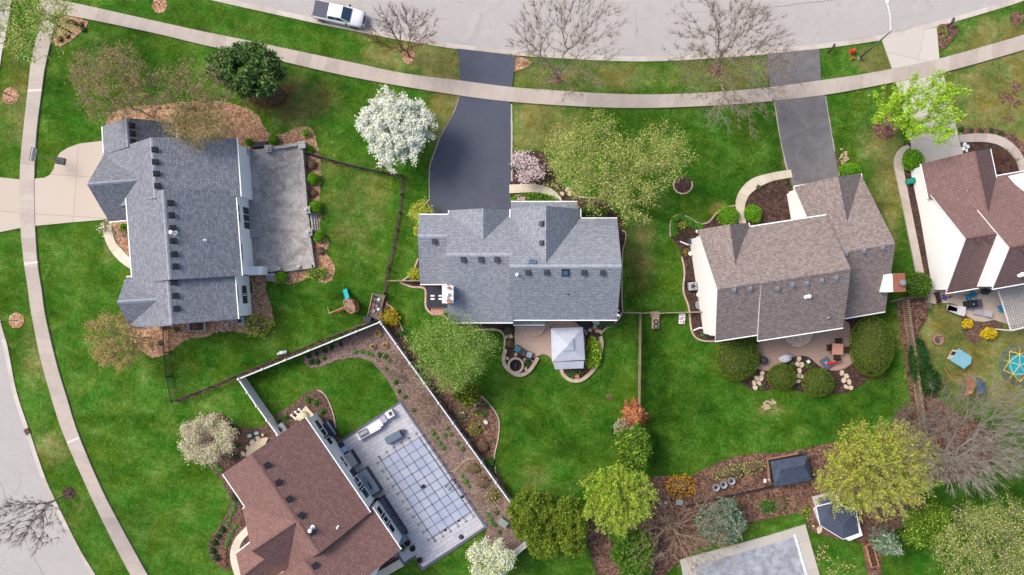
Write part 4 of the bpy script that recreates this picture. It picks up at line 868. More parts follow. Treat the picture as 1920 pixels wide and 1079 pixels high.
h2.skylight(1060, 511, 0.6, 0.6, SKYG, BLK); h2.skylight(998, 492, 0.6, 0.4, SKYG, plain("frame_blue_grey", (0.12, 0.14, 0.2, 1)))
CHW = plain("chimney_cap_white", (0.5, 0.52, 0.54, 1), 0.6); POT = plain("flue_clay", P(196, 128, 104), 0.8)
o_ = h2.o; (xa, ya), (xb, yb) = W(829, 536, 7.6), W(850, 569, 7.6)
b = MB(); b.box(((xa + xb) / 2, (ya + yb) / 2, 3.75), (abs(xb - xa) - 0.08, abs(yb - ya) - 0.08, 7.5)); ch = b.build("chimney", CHW, h2.e, o_)
b = MB(); b.box(((xa + xb) / 2, (ya + yb) / 2, 7.55), (abs(xb - xa), abs(yb - ya), 0.12)); b.build("chimney_cap", TRIM, ch, o_)
for fx, fy, mm, rr in [(0.62, 0.12, POT, 0.15), (0.35, 0.5, TRIM, 0.22), (0.62, 0.86, POT, 0.2), (0.62, 0.5, MGREY, 0.12)]:
    b = MB(); b.lathe((xa + (xb - xa) * fx, ya + (yb - ya) * fy, 7.6), [(rr, 0), (rr, 0.3), (rr * 1.2, 0.32), (rr * 0.8, 0.34)], 14); b.build("flue", mm, ch, o_)
b = MB(); b.lathe((*W(1152, 592, 5.3), 5.0), [(0.05, 0), (0.05, 0.35)], 8)
dx, dy = W(1153, 592, 5.4)
for i in range(6): pass
prof = [(0.02, 0.0), (0.18, 0.03), (0.32, 0.1), (0.42, 0.2), (0.43, 0.19)]
d_ = MB(); d_.lathe((0, 0, 0), prof, 18); dish = d_.build("satellite_dish", WHITE, h2.roof, None, True); dish.location = (dx - o_[0], dy - o_[1], 5.35); dish.rotation_euler = (R(-35), R(55), R(20))
arm = MB(); arm.tube((0, 0, 0.02), (0.1, 0, 0.6), 0.02); arm.box((0.1, 0, 0.62), (0.1, 0.2, 0.08)); arm.tube((0, 0, 0), (0, 0, -0.35), 0.04); arm.build("feed_arm", MGREY, dish)
# flag on a short pole
t = thing("house_flag", "small red, white and blue stars-and-stripes flag above the front hedge", "flag", W3(969, 376))
b = MB(); fx, fy = 0.0, 0.0; b.tube((0.0, -0.5, 2.2), (0.15, 0.2, 3.1), 0.025); b.build("pole", WHITE, t)
def flagm():
    m, nt, b = new_mat("flag_cloth", 0.8); uv = coords(nt, 'uv'); sx = nt.nodes.new("ShaderNodeSeparateXYZ"); nt.links.new(uv, sx.inputs[0])
    st = math_(nt, 'LESS_THAN', math_(nt, 'FRACT', math_(nt, 'MULTIPLY', sx.outputs[1], 6.5)), 0.5)
    c = mixc(nt, st, (0.6, 0.6, 0.6, 1), (0.35, 0.02, 0.03, 1))
    can = math_(nt, 'MULTIPLY', math_(nt, 'LESS_THAN', sx.outputs[0], 0.4), math_(nt, 'GREATER_THAN', sx.outputs[1], 0.46))
    vo = nt.nodes.new("ShaderNodeTexVoronoi"); vo.inputs["Scale"].default_value = 14; vo.inputs["Randomness"].default_value = 0; nt.links.new(uv, vo.inputs["Vector"])
    star = math_(nt, 'LESS_THAN', vo.outputs["Distance"], 0.25)
    c = mixc(nt, can, c, mixc(nt, star, (0.02, 0.03, 0.14, 1), (0.6, 0.6, 0.6, 1))); nt.links.new(c, b.inputs["Base Color"]); return m
b = MB()
for i in range(8):
    for j in range(4):
        def q(u, v): return (0.05 + 0.85 * u * 0.9, 0.15 - 0.45 * (1 - v) - 0.1 * u + 0.05 * math.sin(u * 7), 2.9 - 0.35 * (1 - v) + 0.08 * math.sin(u * 6 + v))
        u0, u1, v0, v1 = i / 8, (i + 1) / 8, j / 4, (j + 1) / 4; b.uv[len(b.f)] = [(u0, v0), (u1, v0), (u1, v1), (u0, v1)]; b.add([q(u0, v0), q(u1, v0), q(u1, v1), q(u0, v1)], [(0, 1, 2, 3)])
b.build("cloth", flagm(), t)

h3 = House("taupe_roofed_house", "taupe-shingled white house with paved patio and big rounded bushes behind", (1450, 500), SH_T, TRIM, SID_C, CAP_T)
h3.gable((1345, 543), (1430, 530), 9.0, (1325, 434), (1380, 634), 5.4, 5.4)
h3.gable((1427, 531), (1596, 505), 9.02, (1470, 416), (1500, 627), 5.4, 5.3)
h3.gable((1545, 480), (1679, 457), 7.4, (1551, 340), (1620, 591), 3.0, 3.1)
h3.gable((1368, 421), (1379, 500), 7.7, (1308, 440), (1404, 421), 5.4, 5.4, wall=False, cut=(3.75, 3.6))
h3.gable((1571, 331), (1593, 440), 5.7, (1490, 350), (1615, 330), 3.0, 3.0, cut=(5.3, 5.3))
h3.finish()
VG = plain("vent_pale", (0.24, 0.25, 0.28, 1), 0.5, 0.2)
for p in [(1457, 540), (1485, 533), (1512, 530), (1540, 525), (1567, 520), (1376, 543), (1406, 540), (1585, 475), (1619, 470), (1654, 464)]: h3.vent(*p, VG, 0.28)
h3.pipe(1512, 556, TRIM, 0.12, 0.7); h3.pipe(1553, 596, MGREY, 0.08, 0.2)
o_ = h3.o; (xa, ya), (xb, yb) = W(1672, 514, 5.6), W(1698, 547, 5.6); rz = R(8); xa2, ya2 = (xa + xb) / 2, (ya + yb) / 2
b = MB(); b.box((xa2 - 0.45, ya2, 2.8), (1.9, 1.75, 5.5), R(3)); ch = b.build("chimney", SID_W, h3.e, o_)
BRK = slab_concrete("brick_cap", (P(168, 92, 72), P(190, 112, 90), P(150, 86, 70)), 0, 0.25, 0.1, 0.015, 0.5, P(150, 120, 104)); 
b = MB(); b.box((xa2 + 0.02, ya2, 5.62), (1.15, 1.8, 0.16), R(3)); b.build("brick_cap", BRK, ch, o_)
b = MB(); b.lathe((xa2 + 0.15, ya2, 5.7), [(0.2, 0), (0.2, 0.35), (0.3, 0.36), (0.28, 0.5), (0.02, 0.55)], 16); b.build("flue", MGREY, ch, o_)
b = MB(); b.path([(*W(1310, 456, 3), 5.2), (*W(1303, 458, 0.5), 0.4), (*W(1289, 459, 0.2), 0.2), (*W(1275, 453, 0.1), 0.12)], 0.07, 8); b.build("downspout", TRIM, h3.e, o_)
b = MB(); b.path([(*W(1338, 622, 3), 5.0), (*W(1325, 616, 0.5), 0.4), (*W(1312, 615, 0.2), 0.2), (*W(1300, 620, 0.1), 0.12)], 0.07, 8); b.build("downspout", TRIM, h3.e, o_)
h3.window(0, 0, 1318, 450, 3.2, 0.8, 1.0, TRIM, GLASS, panes=1)

h4 = House("brown_roofed_house", "brown-shingled house with tall white gable wall beside a narrow curved path", (1850, 430), SH_R, TRIM, SID_W, CAP_R)
h4.gable((1811, 448), (1876, 437), 7.8, (1742, 360), (1787, 548), 2.9, 3.0, ov=0.3)
h4.gable((1893, 465), (2060, 436), 9.35, (1866, 331), (1872, 540), 2.8, 5.8, ov=0.2, ovr=0.1)
h4.gable((1828, 283), (1853, 400), 6.1, (1733, 335), (1862, 305), 3.0, 3.0, ov=0.35, cut=(2.6, 3.2))
h4.finish()
for p in [(1832, 451), (1853, 447), (1919, 468)]: h4.vent(*p, plain("vent_brown", P(120, 92, 92)), 0.36)
h4.pipe(1913, 515, TRIM, 0.14, 0.3)
o_ = h4.o; b = MB(); A_ = W3(1893, 333, 2.6); B_ = W3(1930, 372, 2.9)
b.add([(*W(1890, 331, 3.2), 3.2), (*W(1925, 323, 4.6), 4.6), (*W(1930, 375, 5.2), 5.2), (*W(1935, 380, 2.6), 2.6), (*W(1895, 335, 2.4), 2.4)], [(0, 1, 2), (0, 2, 3, 4)])
b.build("dormer_wall", SID_W, h4.e, o_)

h5 = House("brown_roofed_house", "reddish-brown shingled house between the curved planting bed and the covered pool", (600, 960), SH_R2, TRIMB, SID_G, CAP_R)
h5.gut_m = TRIM
h5.gable((471, 851), (599, 1038), 8.7, (634, 874), (436, 916), 5.4, 5.4)
h5.gable((571, 1051), (627, 1133), 8.35, (722, 988), (500, 1112), 4.9, 5.2)
h5.gable((566, 972), (472, 1034), 8.6, (452, 957), (531, 1073), 5.4, 5.4)
h5.gable((497, 1048), (452, 1083), 6.0, (452, 1031), (492, 1110), 4.0, 4.0)
h5.finish()
for p in [(501, 873), (522, 905), (543, 936), (565, 967), (585, 998), (591, 1061)]: h5.vent(*p, BLK)
h5.pipe(586, 990, TRIM, 0.12, 0.9); h5.pipe(634, 988, TRIM, 0.06, 0.4)
for (px, py, zc, wd, hh, n_) in [(590, 793, 4.4, 0.9, 1.0, 1), (592, 800, 2.0, 1.0, 1.4, 1), (603, 816, 2.0, 1.0, 1.4, 1), (612, 828, 2.0, 1.0, 1.4, 1), (640, 862, 2.0, 0.6, 0.8, 1), (646, 872, 2.0, 0.6, 0.8, 1), (662, 893, 1.3, 1.5, 2.1, 1), (672, 906, 2.0, 1.3, 1.7, 1), (684, 922, 2.0, 1.3, 1.7, 1), (668, 920, 4.5, 0.9, 1.0, 1), (677, 935, 4.5, 0.9, 1.0, 1)]:
    h5.window(0, 0, px, py, zc, wd, hh, TRIM, GLASS, panes=n_)
for (px, py) in [(711, 962), (720, 976), (730, 990)]: h5.window(1, 0, px, py, 2.2, 1.15, 1.4, TRIM, GLASS, panes=1)
o_ = h5.o; b = MB(); b.add([(*W(702, 1062, 4.6), 4.6), (*W(693, 1090, 5.4), 5.4), (*W(676, 1082, 4.6), 4.6)], [(0, 1, 2)])
# small garage peak at the frame's bottom edge
h5b = MB(); A_ = W(712, 1063, 4.4); 
h5b.add([(*W(672, 1081, 4.2), 4.2), (*W(700, 1062, 4.9), 4.9), (*W(712, 1064, 4.2), 4.2), (*W(700, 1088, 4.2), 4.2), (*W(678, 1090, 4.2), 4.2)], [(0, 1, 4), (1, 2, 3), (1, 3, 4)]); h5b.build("entry_roof", TRIM, h5.e, o_)

# ------------------------------------------------------------------ sheds
t = thing("garden_shed", "dark blue-grey resin shed half under the big yellow-green tree", "shed", W3(1478, 880)); o_ = W3(1478, 880)
SHD = plain("resin_dark", P(60, 68, 84), 0.6); 
cx_, cy_ = W(1480, 881, 1.2); b = MB(); b.box((cx_, cy_, 0.85), (3.6, 2.35, 1.7), R(10)); b.build("body", plain("resin_charcoal", P(44, 48, 58), 0.6), t, o_)
b = MB(); Mr = Matrix.Rotation(R(10), 3, 'Z')
def rp(x, y, z): v = Mr @ Vector((x, y, 0)); return (cx_ + v.x, cy_ + v.y, z)
rf = [rp(-1.9, -1.3, 1.75), rp(1.9, -1.3, 1.75), rp(1.9, 1.3, 1.75), rp(-1.9, 1.3, 1.75), rp(-1.2, 0.5, 2.35), rp(1.2, 0.5, 2.35), rp(-1.9, -1.3, 1.62), rp(1.9, -1.3, 1.62), rp(1.9, 1.3, 1.62), rp(-1.9, 1.3, 1.62)]
b.add(rf, [(0, 1, 5, 4), (1, 2, 5), (2, 3, 4, 5), (3, 0, 4), (0, 6, 7, 1), (1, 7, 8, 2), (2, 8, 9, 3), (3, 9, 6, 0)]); b.build("roof", noisy("resin_roof", [(0.3, P(60, 70, 90)), (0.7, P(86, 96, 116))], 2.0, 0.5), t, o_)
b = MB(); line_wall(b, [W(1441, 903), W(1437, 860), W(1494, 849)], 0.1, 0, 0.5); tag(b.build("shed_frame", plain("timber_tan", P(186, 140, 112), 0.8)), "tan timber edging along the back of the dark shed", "timber frame")
t = thing("garden_shed", "small white playhouse-style shed with charcoal roof near the grey pool", "shed", W3(1565, 970)); o_ = W3(1565, 970)
zt = 2.1; 
b = MB(); wp = [W(*p) for p in [(1523, 953), (1532, 976), (1575, 1002), (1600, 992), (1588, 950), (1545, 940)]]; b.prism(wp, 0, 2.15); b.prism([W(1521, 931), W(1528, 951), W(1565, 945), W(1558, 922)], 0, 1.9); b.build("wall", WHITE, t, o_)
b = MB(); P0 = [(1531, 951, 2.2), (1560, 943, 2.3), (1605, 958, 2.3), (1611, 1000, 2.2), (1580, 1011, 2.2), (1538, 985, 2.2)]
ev = [(*W(x, y, z), z) for x, y, z in P0]; lo = [(x, y, z - 0.12) for x, y, z in ev]; pk1 = (*W(1544, 960, 3.3), 3.3); pk2 = (*W(1594, 982, 3.3), 3.3)
pk1 = (*W(1552, 962, 2.9), 2.9); pk2 = (*W(1582, 984, 2.9), 2.9)
b.add(ev + [pk1, pk2], [(0, 1, 6), (1, 2, 7, 6), (2, 3, 7), (3, 4, 7), (4, 5, 7), (5, 0, 6, 7)], 0)
b.add([(*W(1534, 934, 2.0), 2.0), (*W(1560, 928, 2.4), 2.4), (*W(1570, 948, 2.4), 2.4), (*W(1537, 951, 2.0), 2.0)], [(0, 1, 2, 3)], 0)
rf = b.build("roof", SH_D, t, o_)
b = MB()
for a_, c_ in zip(ev, ev[1:] + ev[:1]): b.tube((a_[0], a_[1], a_[2] - 0.06), (c_[0], c_[1], c_[2] - 0.06), 0.08, 0.08, 4)
b.build("fascia", TRIM, rf, o_)
# ------------------------------------------------------------------ trees
BARK_TAN2 = noisy("bark_light_tan", [(0.3, P(150, 120, 98)), (0.7, P(206, 180, 154))], 6, vec="obj"); BARK_TW = noisy("bark_twig_grey", [(0.3, P(146, 124, 112)), (0.7, P(198, 176, 160))], 6, vec="obj")
L_LIME = leafmat("leaf_lime", [P(120, 170, 30), P(172, 214, 50), P(206, 232, 88)])
L_LIME2 = leafmat("leaf_lime_soft", [P(140, 160, 70), P(176, 190, 96), P(206, 214, 132)])
L_OLIVE = leafmat("leaf_olive_yellow", [P(112, 124, 56), P(152, 164, 78), P(184, 194, 104), P(206, 210, 130)], gain=1.6)
L_TAN = leafmat("leaf_tan_bud", [P(160, 140, 84), P(186, 166, 106), P(150, 150, 88)])
L_ORANGE = leafmat("leaf_orange_bud", [P(176, 136, 60), P(206, 164, 70), P(160, 150, 80), P(214, 178, 90)])
L_BUD = leafmat("bud_pale_orange", [P(186, 156, 92), P(212, 176, 96), P(176, 162, 104), P(222, 190, 120)])
L_WHITE = leafmat("blossom_white", [P(188, 200, 160, .8), P(232, 236, 218, .85), P(250, 250, 244, .85), P(246, 246, 232, .85)], gain=1)
L_CREAM = leafmat("blossom_cream", [P(150, 154, 96), P(212, 204, 166), P(238, 230, 204), P(220, 206, 176)])
L_PINK = leafmat("blossom_pink", [P(196, 160, 160), P(234, 216, 218), P(250, 240, 240)])
L_MID = leafmat("leaf_mid_green", [P(84, 116, 42), P(116, 150, 60), P(146, 178, 82), P(170, 196, 104)], gain=1.6)
L_PINE = leafmat("needle_dark", [P(44, 74, 32), P(70, 106, 46), P(98, 132, 64), P(128, 154, 92)])
L_CED = leafmat("cedar_gold_green", [P(70, 104, 24), P(110, 140, 34), P(150, 176, 52), P(178, 196, 70)], gain=1.05)
L_CEDD = leafmat("cedar_dark_gold", [P(38, 66, 18), P(64, 94, 26), P(110, 126, 34), P(160, 164, 50)])
L_YG = leafmat("leaf_yellow_green", [P(128, 142, 40), P(160, 178, 54), P(190, 204, 74), P(196, 184, 80)], gain=1.6)
L_SPR = leafmat("leaf_spring", [P(110, 150, 30), P(150, 190, 44), P(184, 214, 70), P(200, 206, 80)], gain=1.35)
L_BOX = leafmat("boxwood_bright", [P(84, 138, 16), P(112, 170, 22), P(140, 196, 40)])
L_YEW = leafmat("yew_green", [P(68, 92, 22), P(98, 120, 34), P(128, 146, 52)])
L_ARB = leafmat("arborvitae_green", [P(54, 90, 22), P(84, 124, 34), P(116, 152, 52)])
L_SAGE = leafmat("sage_clump", [P(84, 134, 76), P(112, 164, 98), P(140, 184, 122)])
L_DKG = leafmat("dark_green_clump", [P(20, 58, 22), P(38, 84, 34), P(60, 110, 48)])
L_YEL = leafmat("forsythia_yellow", [P(210, 176, 16), P(240, 208, 24), P(250, 226, 60)])
L_GOLD = leafmat("gold_twigs", [P(150, 140, 40), P(188, 172, 44), P(214, 180, 50)])
L_ORG = leafmat("orange_yellow", [P(190, 130, 20), P(226, 164, 24), P(240, 190, 50)])
L_DEAD = leafmat("dead_needles", [P(158, 98, 62), P(196, 130, 88), P(216, 150, 106)])
L_BLUE = leafmat("needle_blue_green", [P(66, 92, 66), P(112, 138, 108), P(150, 172, 146), P(176, 190, 168)])
L_RUST = leafmat("rust_twig", [P(112, 66, 50), P(150, 98, 76), P(176, 122, 96)])
L_STRAW = leafmat("straw_grass", [P(160, 130, 90), P(196, 166, 120), P(216, 190, 146)])
L_LEAF = leafmat("fresh_green", [P(70, 130, 40), P(96, 160, 56), P(130, 186, 80)])
CORE_D = noisy("foliage_body_green", [(0.3, P(36, 54, 18)), (0.7, P(66, 92, 30))], 6, bmp=0.5)
CORE_Y = noisy("foliage_body_bright", [(0.3, P(60, 104, 16)), (0.7, P(92, 146, 24))], 8, bmp=0.5)
CORE_O = noisy("foliage_body_olive", [(0.3, P(58, 72, 24)), (0.7, P(84, 100, 34))], 8, bmp=0.5)
CORE_W = noisy("twig_body_brown", [(0.3, P(84, 68, 52)), (0.7, P(120, 100, 78))], 8, bmp=0.5)
CORE_G = noisy("foliage_body_gold", [(0.3, P(120, 112, 20)), (0.7, P(176, 152, 24))], 8, bmp=0.5)

tree("street_maple", "airy lime-budding tree leaning over the sidewalk junction at the photo's top-left corner", "tree", (54, 30), 7.0, (112, 88), (134, 62), L_LIME2, BARK_DARK, n=170, nleaf=9000, lsize=0.075, seed=11, twigs=900, tip=0.014, rmax=0.16, uni=1, bias=0.7, spread=0.5, leaf_on_outer=0.4)
tree("birch", "tan budding birch with several stems above the grey roof's north wing", "tree", (214, 158), 8.0, (92, 76), (288, 222), L_TAN, BARK_TW, n=240, nleaf=8000, lsize=0.058, seed=12, twigs=3500, tip=0.013, rmax=0.1, spread=0.45, uni=1, bias=0.6, twj=0.5, lobes=11, shell=0.7)
tree("birch", "tan budding birch between the round dark pine and the bark bed", "tree", (348, 186), 7.0, (92, 68), (412, 240), L_TAN, BARK_TW, n=220, nleaf=6500, lsize=0.058, seed=13, twigs=3400, tip=0.013, rmax=0.09, spread=0.45, uni=1, bias=0.6, twj=0.5, lobes=11, shell=0.7)
tree("birch", "smaller tan birch leaning over the shingles of the large grey roof", "tree", (374, 240), 7.5, (72, 42), (422, 236), L_TAN, BARK_TW, n=130, nleaf=6500, lsize=0.058, seed=14, twigs=1500, tip=0.013, rmax=0.08, spread=0.45, uni=1, bias=0.6)
tree("pine_tree", "dense dark green pine beside the sidewalk near the tan birches", "tree", (462, 132), 4.8, (84, 62), (470, 160), L_PINE, BARK_DARK, n=420, nleaf=30000, lsize=0.11, seed=15, lobes=22, spread=0.42, elong=1.7, up=0.3, shell=0.55, n2=1500, leaf2=L_TAN)
shrub("juniper_bush", "loose reddish-brown bare bush under the edge of the dark pine", 500, 178, 40, 24, 1.4, L_RUST, CORE_W, cat="bush", dens=22, lsize=0.1, elong=2, fuzz=0.3)
tree("pear_tree", "round tree covered in dense white blossom beside the new asphalt driveway", "tree", (741, 245), 4.6, (80, 81), (745, 255), L_WHITE, BARK, n=560, nleaf=48000, lsize=0.085, seed=16, lobes=26, spread=0.34, shell=0.6, hz=0.55, n2=4000, leaf2=L_MID, up=0.9)
tree("street_tree", "reddish bare tree in a bark ring beyond the parked pickup", "tree", (756, 57), 5.2, (76, 56), (767, 106), None, BARK_RED, n=260, seed=17, twigs=2600, tip=0.011, bias=0.85, rmax=0.12, twl=0.9, uni=1, seg=0.5, jitter=0.09, twj=0.35)
tree("street_tree", "grey bare tree arching over the road beside the new asphalt driveway", "tree", (1054, 86), 9.5, (106, 108), (1044, 146), L_TAN, BARK, n=330, nleaf=2500, lsize=0.05, seed=18, twigs=4200, tip=0.011, bias=0.8, rmax=0.2, hz=0.7, twl=1.0, uni=1, jitter=0.16, twj=0.4)
tree("street_tree", "wide grey bare tree arching over the road beside the faded asphalt driveway", "tree", (1372, 100), 9.5, (142, 140), (1342, 131), L_TAN, BARK, n=430, nleaf=3400, lsize=0.05, seed=19, twigs=6000, tip=0.011, bias=0.8, rmax=0.22, hz=0.6, twl=1.1, uni=1, jitter=0.18, twj=0.4)
tree("bare_tree", "pale bare spreading limbs dipping below the sidewalk under the wide grey street tree", "tree", (1362, 205), 3.2, (48, 38), (1350, 160), None, BARK_PALE, n=60, seed=119, twigs=340, tip=0.016, bias=0.5, rmax=0.08, hz=0.4)
tree("shade_tree", "big wide yellow-green tree with tan limbs on the front lawn", "tree", (1160, 312), 7.2, (152, 112), (1128, 368), L_OLIVE, BARK_TAN2, n=520, nleaf=25000, lsize=0.062, seed=20, lobes=20, spread=0.6, up=0.15, lob=[(1082, 290, 62), (1125, 248, 44), (1070, 335, 46), (1236, 280, 54), (1206, 330, 54), (1188, 384, 40), (1150, 300, 62), (1262, 298, 38), (1122, 352, 44), (1050, 285, 34)], rmax=0.24, shell=0.74, hz=0.45, tip=0.015, twigs=1200)
tree("locust_tree", "bright lime-green feathery tree over the concrete driveway", "tree", (1722, 206), 6.6, (94, 72), (1661, 236), L_LIME, BARK, n=150, nleaf=11000, lsize=0.062, seed=21, spread=0.28, elong=2.6, up=0.2, radial=True, rmax=0.16, tip=0.012, uni=1, bias=0.7, twigs=500, twj=0.3, twl=0.9, leaf_on_outer=0.3)
tree("crab_tree", "rounded tree with orange-yellow buds and grey twigs near the west sidewalk", "tree", (229, 639), 4.6, (60, 58), (278, 633), L_BUD, BARK_TW, n=260, nleaf=14000, lsize=0.055, seed=22, twigs=5500, tip=0.010, rmax=0.12, leaf_on_outer=0.85, spread=0.3, bias=0.8, twl=0.6, uni=1, twj=0.35)
tree("shade_tree", "round mid-green tree behind the white fence corner beside the canopy patio", "tree", (846, 660), 5.6, (80, 68), (858, 690), L_MID, BARK_TAN, n=460, nleaf=24000, up=0.15, lsize=0.06, seed=23, lobes=20, spread=0.6, shell=0.72, hz=0.5, tip=0.011, twigs=1500)
tree("cypress_bush", "small dark gold-green evergreen just below the round mid-green tree", "bush", (876, 740), 1.9, (30, 27), None, L_CEDD, BARK_DARK, n=140, nleaf=6500, lsize=0.085, seed=24, lobes=12, spread=0.28, elong=1.9, up=0.2)
tree("magnolia", "cream-blossomed small tree in the curved bed above the brown-roofed pool house", "tree", (390, 823), 2.8, (52, 43), (396, 824), L_CREAM, BARK_PALE, n=300, nleaf=15000, lsize=0.068, seed=25, lobes=16, spread=0.4, shell=0.68, twigs=800, tip=0.01)
tree("magnolia", "small pink and white blossoming magnolia beside the driveway bed", "tree", (991, 315), 1.9, (36, 34), None, L_PINK, BARK_RED, n=160, nleaf=2300, lsize=0.075, seed=26, lobes=9, spread=0.35, tip=0.009, twigs=500, up=1.0)
tree("blossom_tree", "white-green blossoming tree beside the white fence end at the photo's bottom edge", "tree", (919, 1052), 3.8, (46, 44), None, L_WHITE, BARK, n=300, nleaf=13000, lsize=0.08, seed=27, lobes=16, spread=0.4, n2=6000, leaf2=L_YG, shell=0.68)
conifer("dead_conifer", "small star-shaped orange-brown dead evergreen at the end of the picket fence", 1190, 781, 26, 3.2, L_DEAD, BARK_RED, seed=28, n=2600, elong=2.6, lsize=0.11, tiers=8)
shrub("blossom_bush", "small greyish-white flowering bush under the orange-brown dead evergreen", 1170, 803, 16, 14, 1.4, L_CREAM, CORE_W, cat="bush", dens=90, fuzz=0.2)
tree("arborvitae", "tall loose yellow-green evergreen below the orange-brown dead one", "tree", (1187, 840), 3.4, (38, 50), None, L_ARB, BARK_DARK, n=200, nleaf=12000, lsize=0.095, seed=29, lobes=14, spread=0.4, elong=2.0, up=0.3, n2=2500, leaf2=L_SPR)
tree("shade_tree", "round bright spring-green tree between the dark cedars and the orange forsythia", "tree", (1155, 931), 5.4, (66, 70), (1152, 935), L_SPR, BARK_PALE, n=460, nleaf=21000, lsize=0.06, up=0.1, n2=1500, leaf2=L_ORANGE, seed=30, spread=0.22, elong=1.8, radial=True, hz=0.5, twigs=2600, tip=0.012, bias=0.85, uni=1, twj=0.3, twl=0.8, leaf_on_outer=0.55)
for (x, y, rx, ry, z, lab, sd) in [(994, 966, 43, 52, 3.2, "gold-green cedar nearest the lawn in the trio by the fence end", 31), (1068, 985, 36, 56, 3.2, "gold-green cedar of the trio beside the bright spring-green tree", 32), (1020, 1014, 33, 34, 2.6, "smallest gold-green cedar of the trio, touching the fence end", 33)]:
    tree("cedar", lab, "tree", (x, y), z, (rx, ry), None, L_CED, BARK_DARK, n=260, nleaf=21000, lsize=0.085, seed=sd, lobes=24, spread=0.3, group="three gold-green cedars", up=0.3, elong=1.0, shell=0.7, n2=5000, leaf2=L_CEDD)
tree("bare_tree", "bare multi-limbed tan tree between the two utility lids and the grey pool", "tree", (1285, 1000), 4.0, (112, 86), (1258, 984), None, BARK_TAN2, n=170, seed=35, twigs=1500, tip=0.02, twt=0.6, bias=0.8, rmax=0.2, hz=0.3, twl=1.0, uni=1, jitter=0.2)
tree("spruce", "soft blue-green evergreen behind the bare tan tree near the grey pool", "tree", (1352, 978), 2.2, (52, 48), None, L_BLUE, BARK_DARK, n=240, nleaf=15000, lsize=0.085, seed=36, lobes=14, spread=0.4, elong=2.2, up=0.3)
tree("shade_tree", "huge yellow-green tree with pale limbs overhanging the dark shed", "tree", (1638, 878), 8.0, (120, 98), (1606, 866), L_YG, BARK_PALE, n=620, nleaf=27000, lsize=0.056, up=0.1, n2=3500, leaf2=L_ORANGE, seed=37, spread=0.25, elong=2.0, radial=True, rmax=0.26, hz=0.42, twigs=5000, tip=0.014, bias=0.9, uni=1, twj=0.3, twl=1.1, leaf_on_outer=0.45)
tree("bare_tree", "huge bare grey-brown tree with dense radiating twigs east of the picket fence", "tree", (1818, 818), 8.5, (150, 120), (1745, 850), None, BARK_PALE, n=480, seed=38, twigs=6200, tip=0.018, twt=0.7, bias=0.8, rmax=0.24, hz=0.42, twl=1.2, uni=1, jitter=0.26, twj=0.28)
tree("shade_tree", "olive-budding tree with grey twigs in the photo's bottom-right corner", "tree", (1858, 1022), 8.0, (126, 98), (1790, 950), L_OLIVE, BARK, n=460, nleaf=20000, lsize=0.06, up=0.1, seed=39, spread=0.5, rmax=0.22, hz=0.45, twigs=4200, tip=0.014, bias=0.8, uni=1, twj=0.4, leaf_on_outer=0.4)
tree("shade_tree", "leafy green bushy tree between the huge yellow-green tree and the bottom-right corner", "tree", (1738, 985), 4.0, (56, 48), None, L_ARB, BARK_DARK, n=260, nleaf=14000, lsize=0.09, seed=40, lobes=14, spread=0.45, n2=5000, leaf2=L_SPR)
tree("young_maple", "bare leaning street tree casting thin limbs over the west road", "tree", (50, 978), 7.6, (82, 52), (130, 925), None, BARK, n=110, seed=41, twigs=1600, tip=0.015, bias=0.8, rmax=0.17, hz=0.55, twl=1.0, uni=1, twj=0.4)
tree("young_tree", "thin bare sapling in the bark ring farthest up the west verge", "sapling", (-6, 172), 3.4, (24, 16), (20, 180), None, BARK_DARK, n=30, seed=42, twigs=60, tip=0.012, rmax=0.05)
tree("young_tree", "thin bare sapling in the bark ring on the upper verge near the corner tree", "sapling", (288, -8), 3.4, (20, 16), (300, 10), None, BARK_DARK, n=30, seed=43, twigs=60, tip=0.012, rmax=0.05)
tree("young_tree", "thin bare sapling in the bark ring level with the grey house's south end", "sapling", (-8, 603), 3.6, (24, 14), (32, 601), None, BARK_DARK, n=30, seed=44, twigs=60, tip=0.012, rmax=0.05)
tree("young_tree", "thin bare sapling in the dark ring at the photo's top-right corner", "sapling", (1945, 22), 3.6, (24, 14), (1906, 36), None, BARK_PALE, n=26, seed=45, twigs=40, tip=0.014, rmax=0.08)
tree("evergreen_tree", "dense green bushy evergreen cut by the photo's bottom edge beside the bare tan tree", "tree", (1190, 1040), 2.8, (52, 58), None, L_ARB, BARK_DARK, n=260, nleaf=17000, lsize=0.1, seed=46, lobes=16, spread=0.38, up=0.3, elong=1.5)
conifer("cypress", "leaning blue-green cypress beside the timber planter near the grey pool", 1662, 1035, 24, 4.2, L_BLUE, BARK_DARK, seed=47, n=2600, elong=2.4, lsize=0.14, base_px=(1650, 1010))
tree("bare_bush", "tangled bare bush at the foot of the picket fence under the huge bare tree", "bush", (1705, 790), 2.2, (36, 42), None, None, BARK, n=110, seed=48, twigs=900, tip=0.016, bias=0.6, rmax=0.06)
tree("bare_bush", "reddish tangled bare bush in the front bed of the house with the white gable wall", "bush", (1880, 300), 1.2, (28, 26), None, None, BARK_RED, n=80, seed=49, twigs=500, tip=0.014, bias=0.6, rmax=0.05)
tree("bare_bush", "star-shaped dry bush between the playhouse shed and the cypress", "bush", (1643, 998), 1.0, (16, 14), None, None, BARK_PALE, n=40, seed=50, twigs=160, tip=0.012, bias=0.8, rmax=0.04)
tree("budding_bush", "yellow-green budding bush beside the driveway at the grey front garage", "bush", (789, 401), 1.8, (24, 25), None, L_YG, BARK_TAN, n=140, nleaf=1800, lsize=0.08, seed=51, twigs=300, tip=0.012, spread=0.25)
tree("budding_bush", "small white-tipped bush at the garage corner beside the curved walk", "bush", (200, 426), 1.2, (18, 12), None, L_CREAM, BARK, n=60, nleaf=160, lsize=0.1, seed=52, twigs=160, tip=0.012)
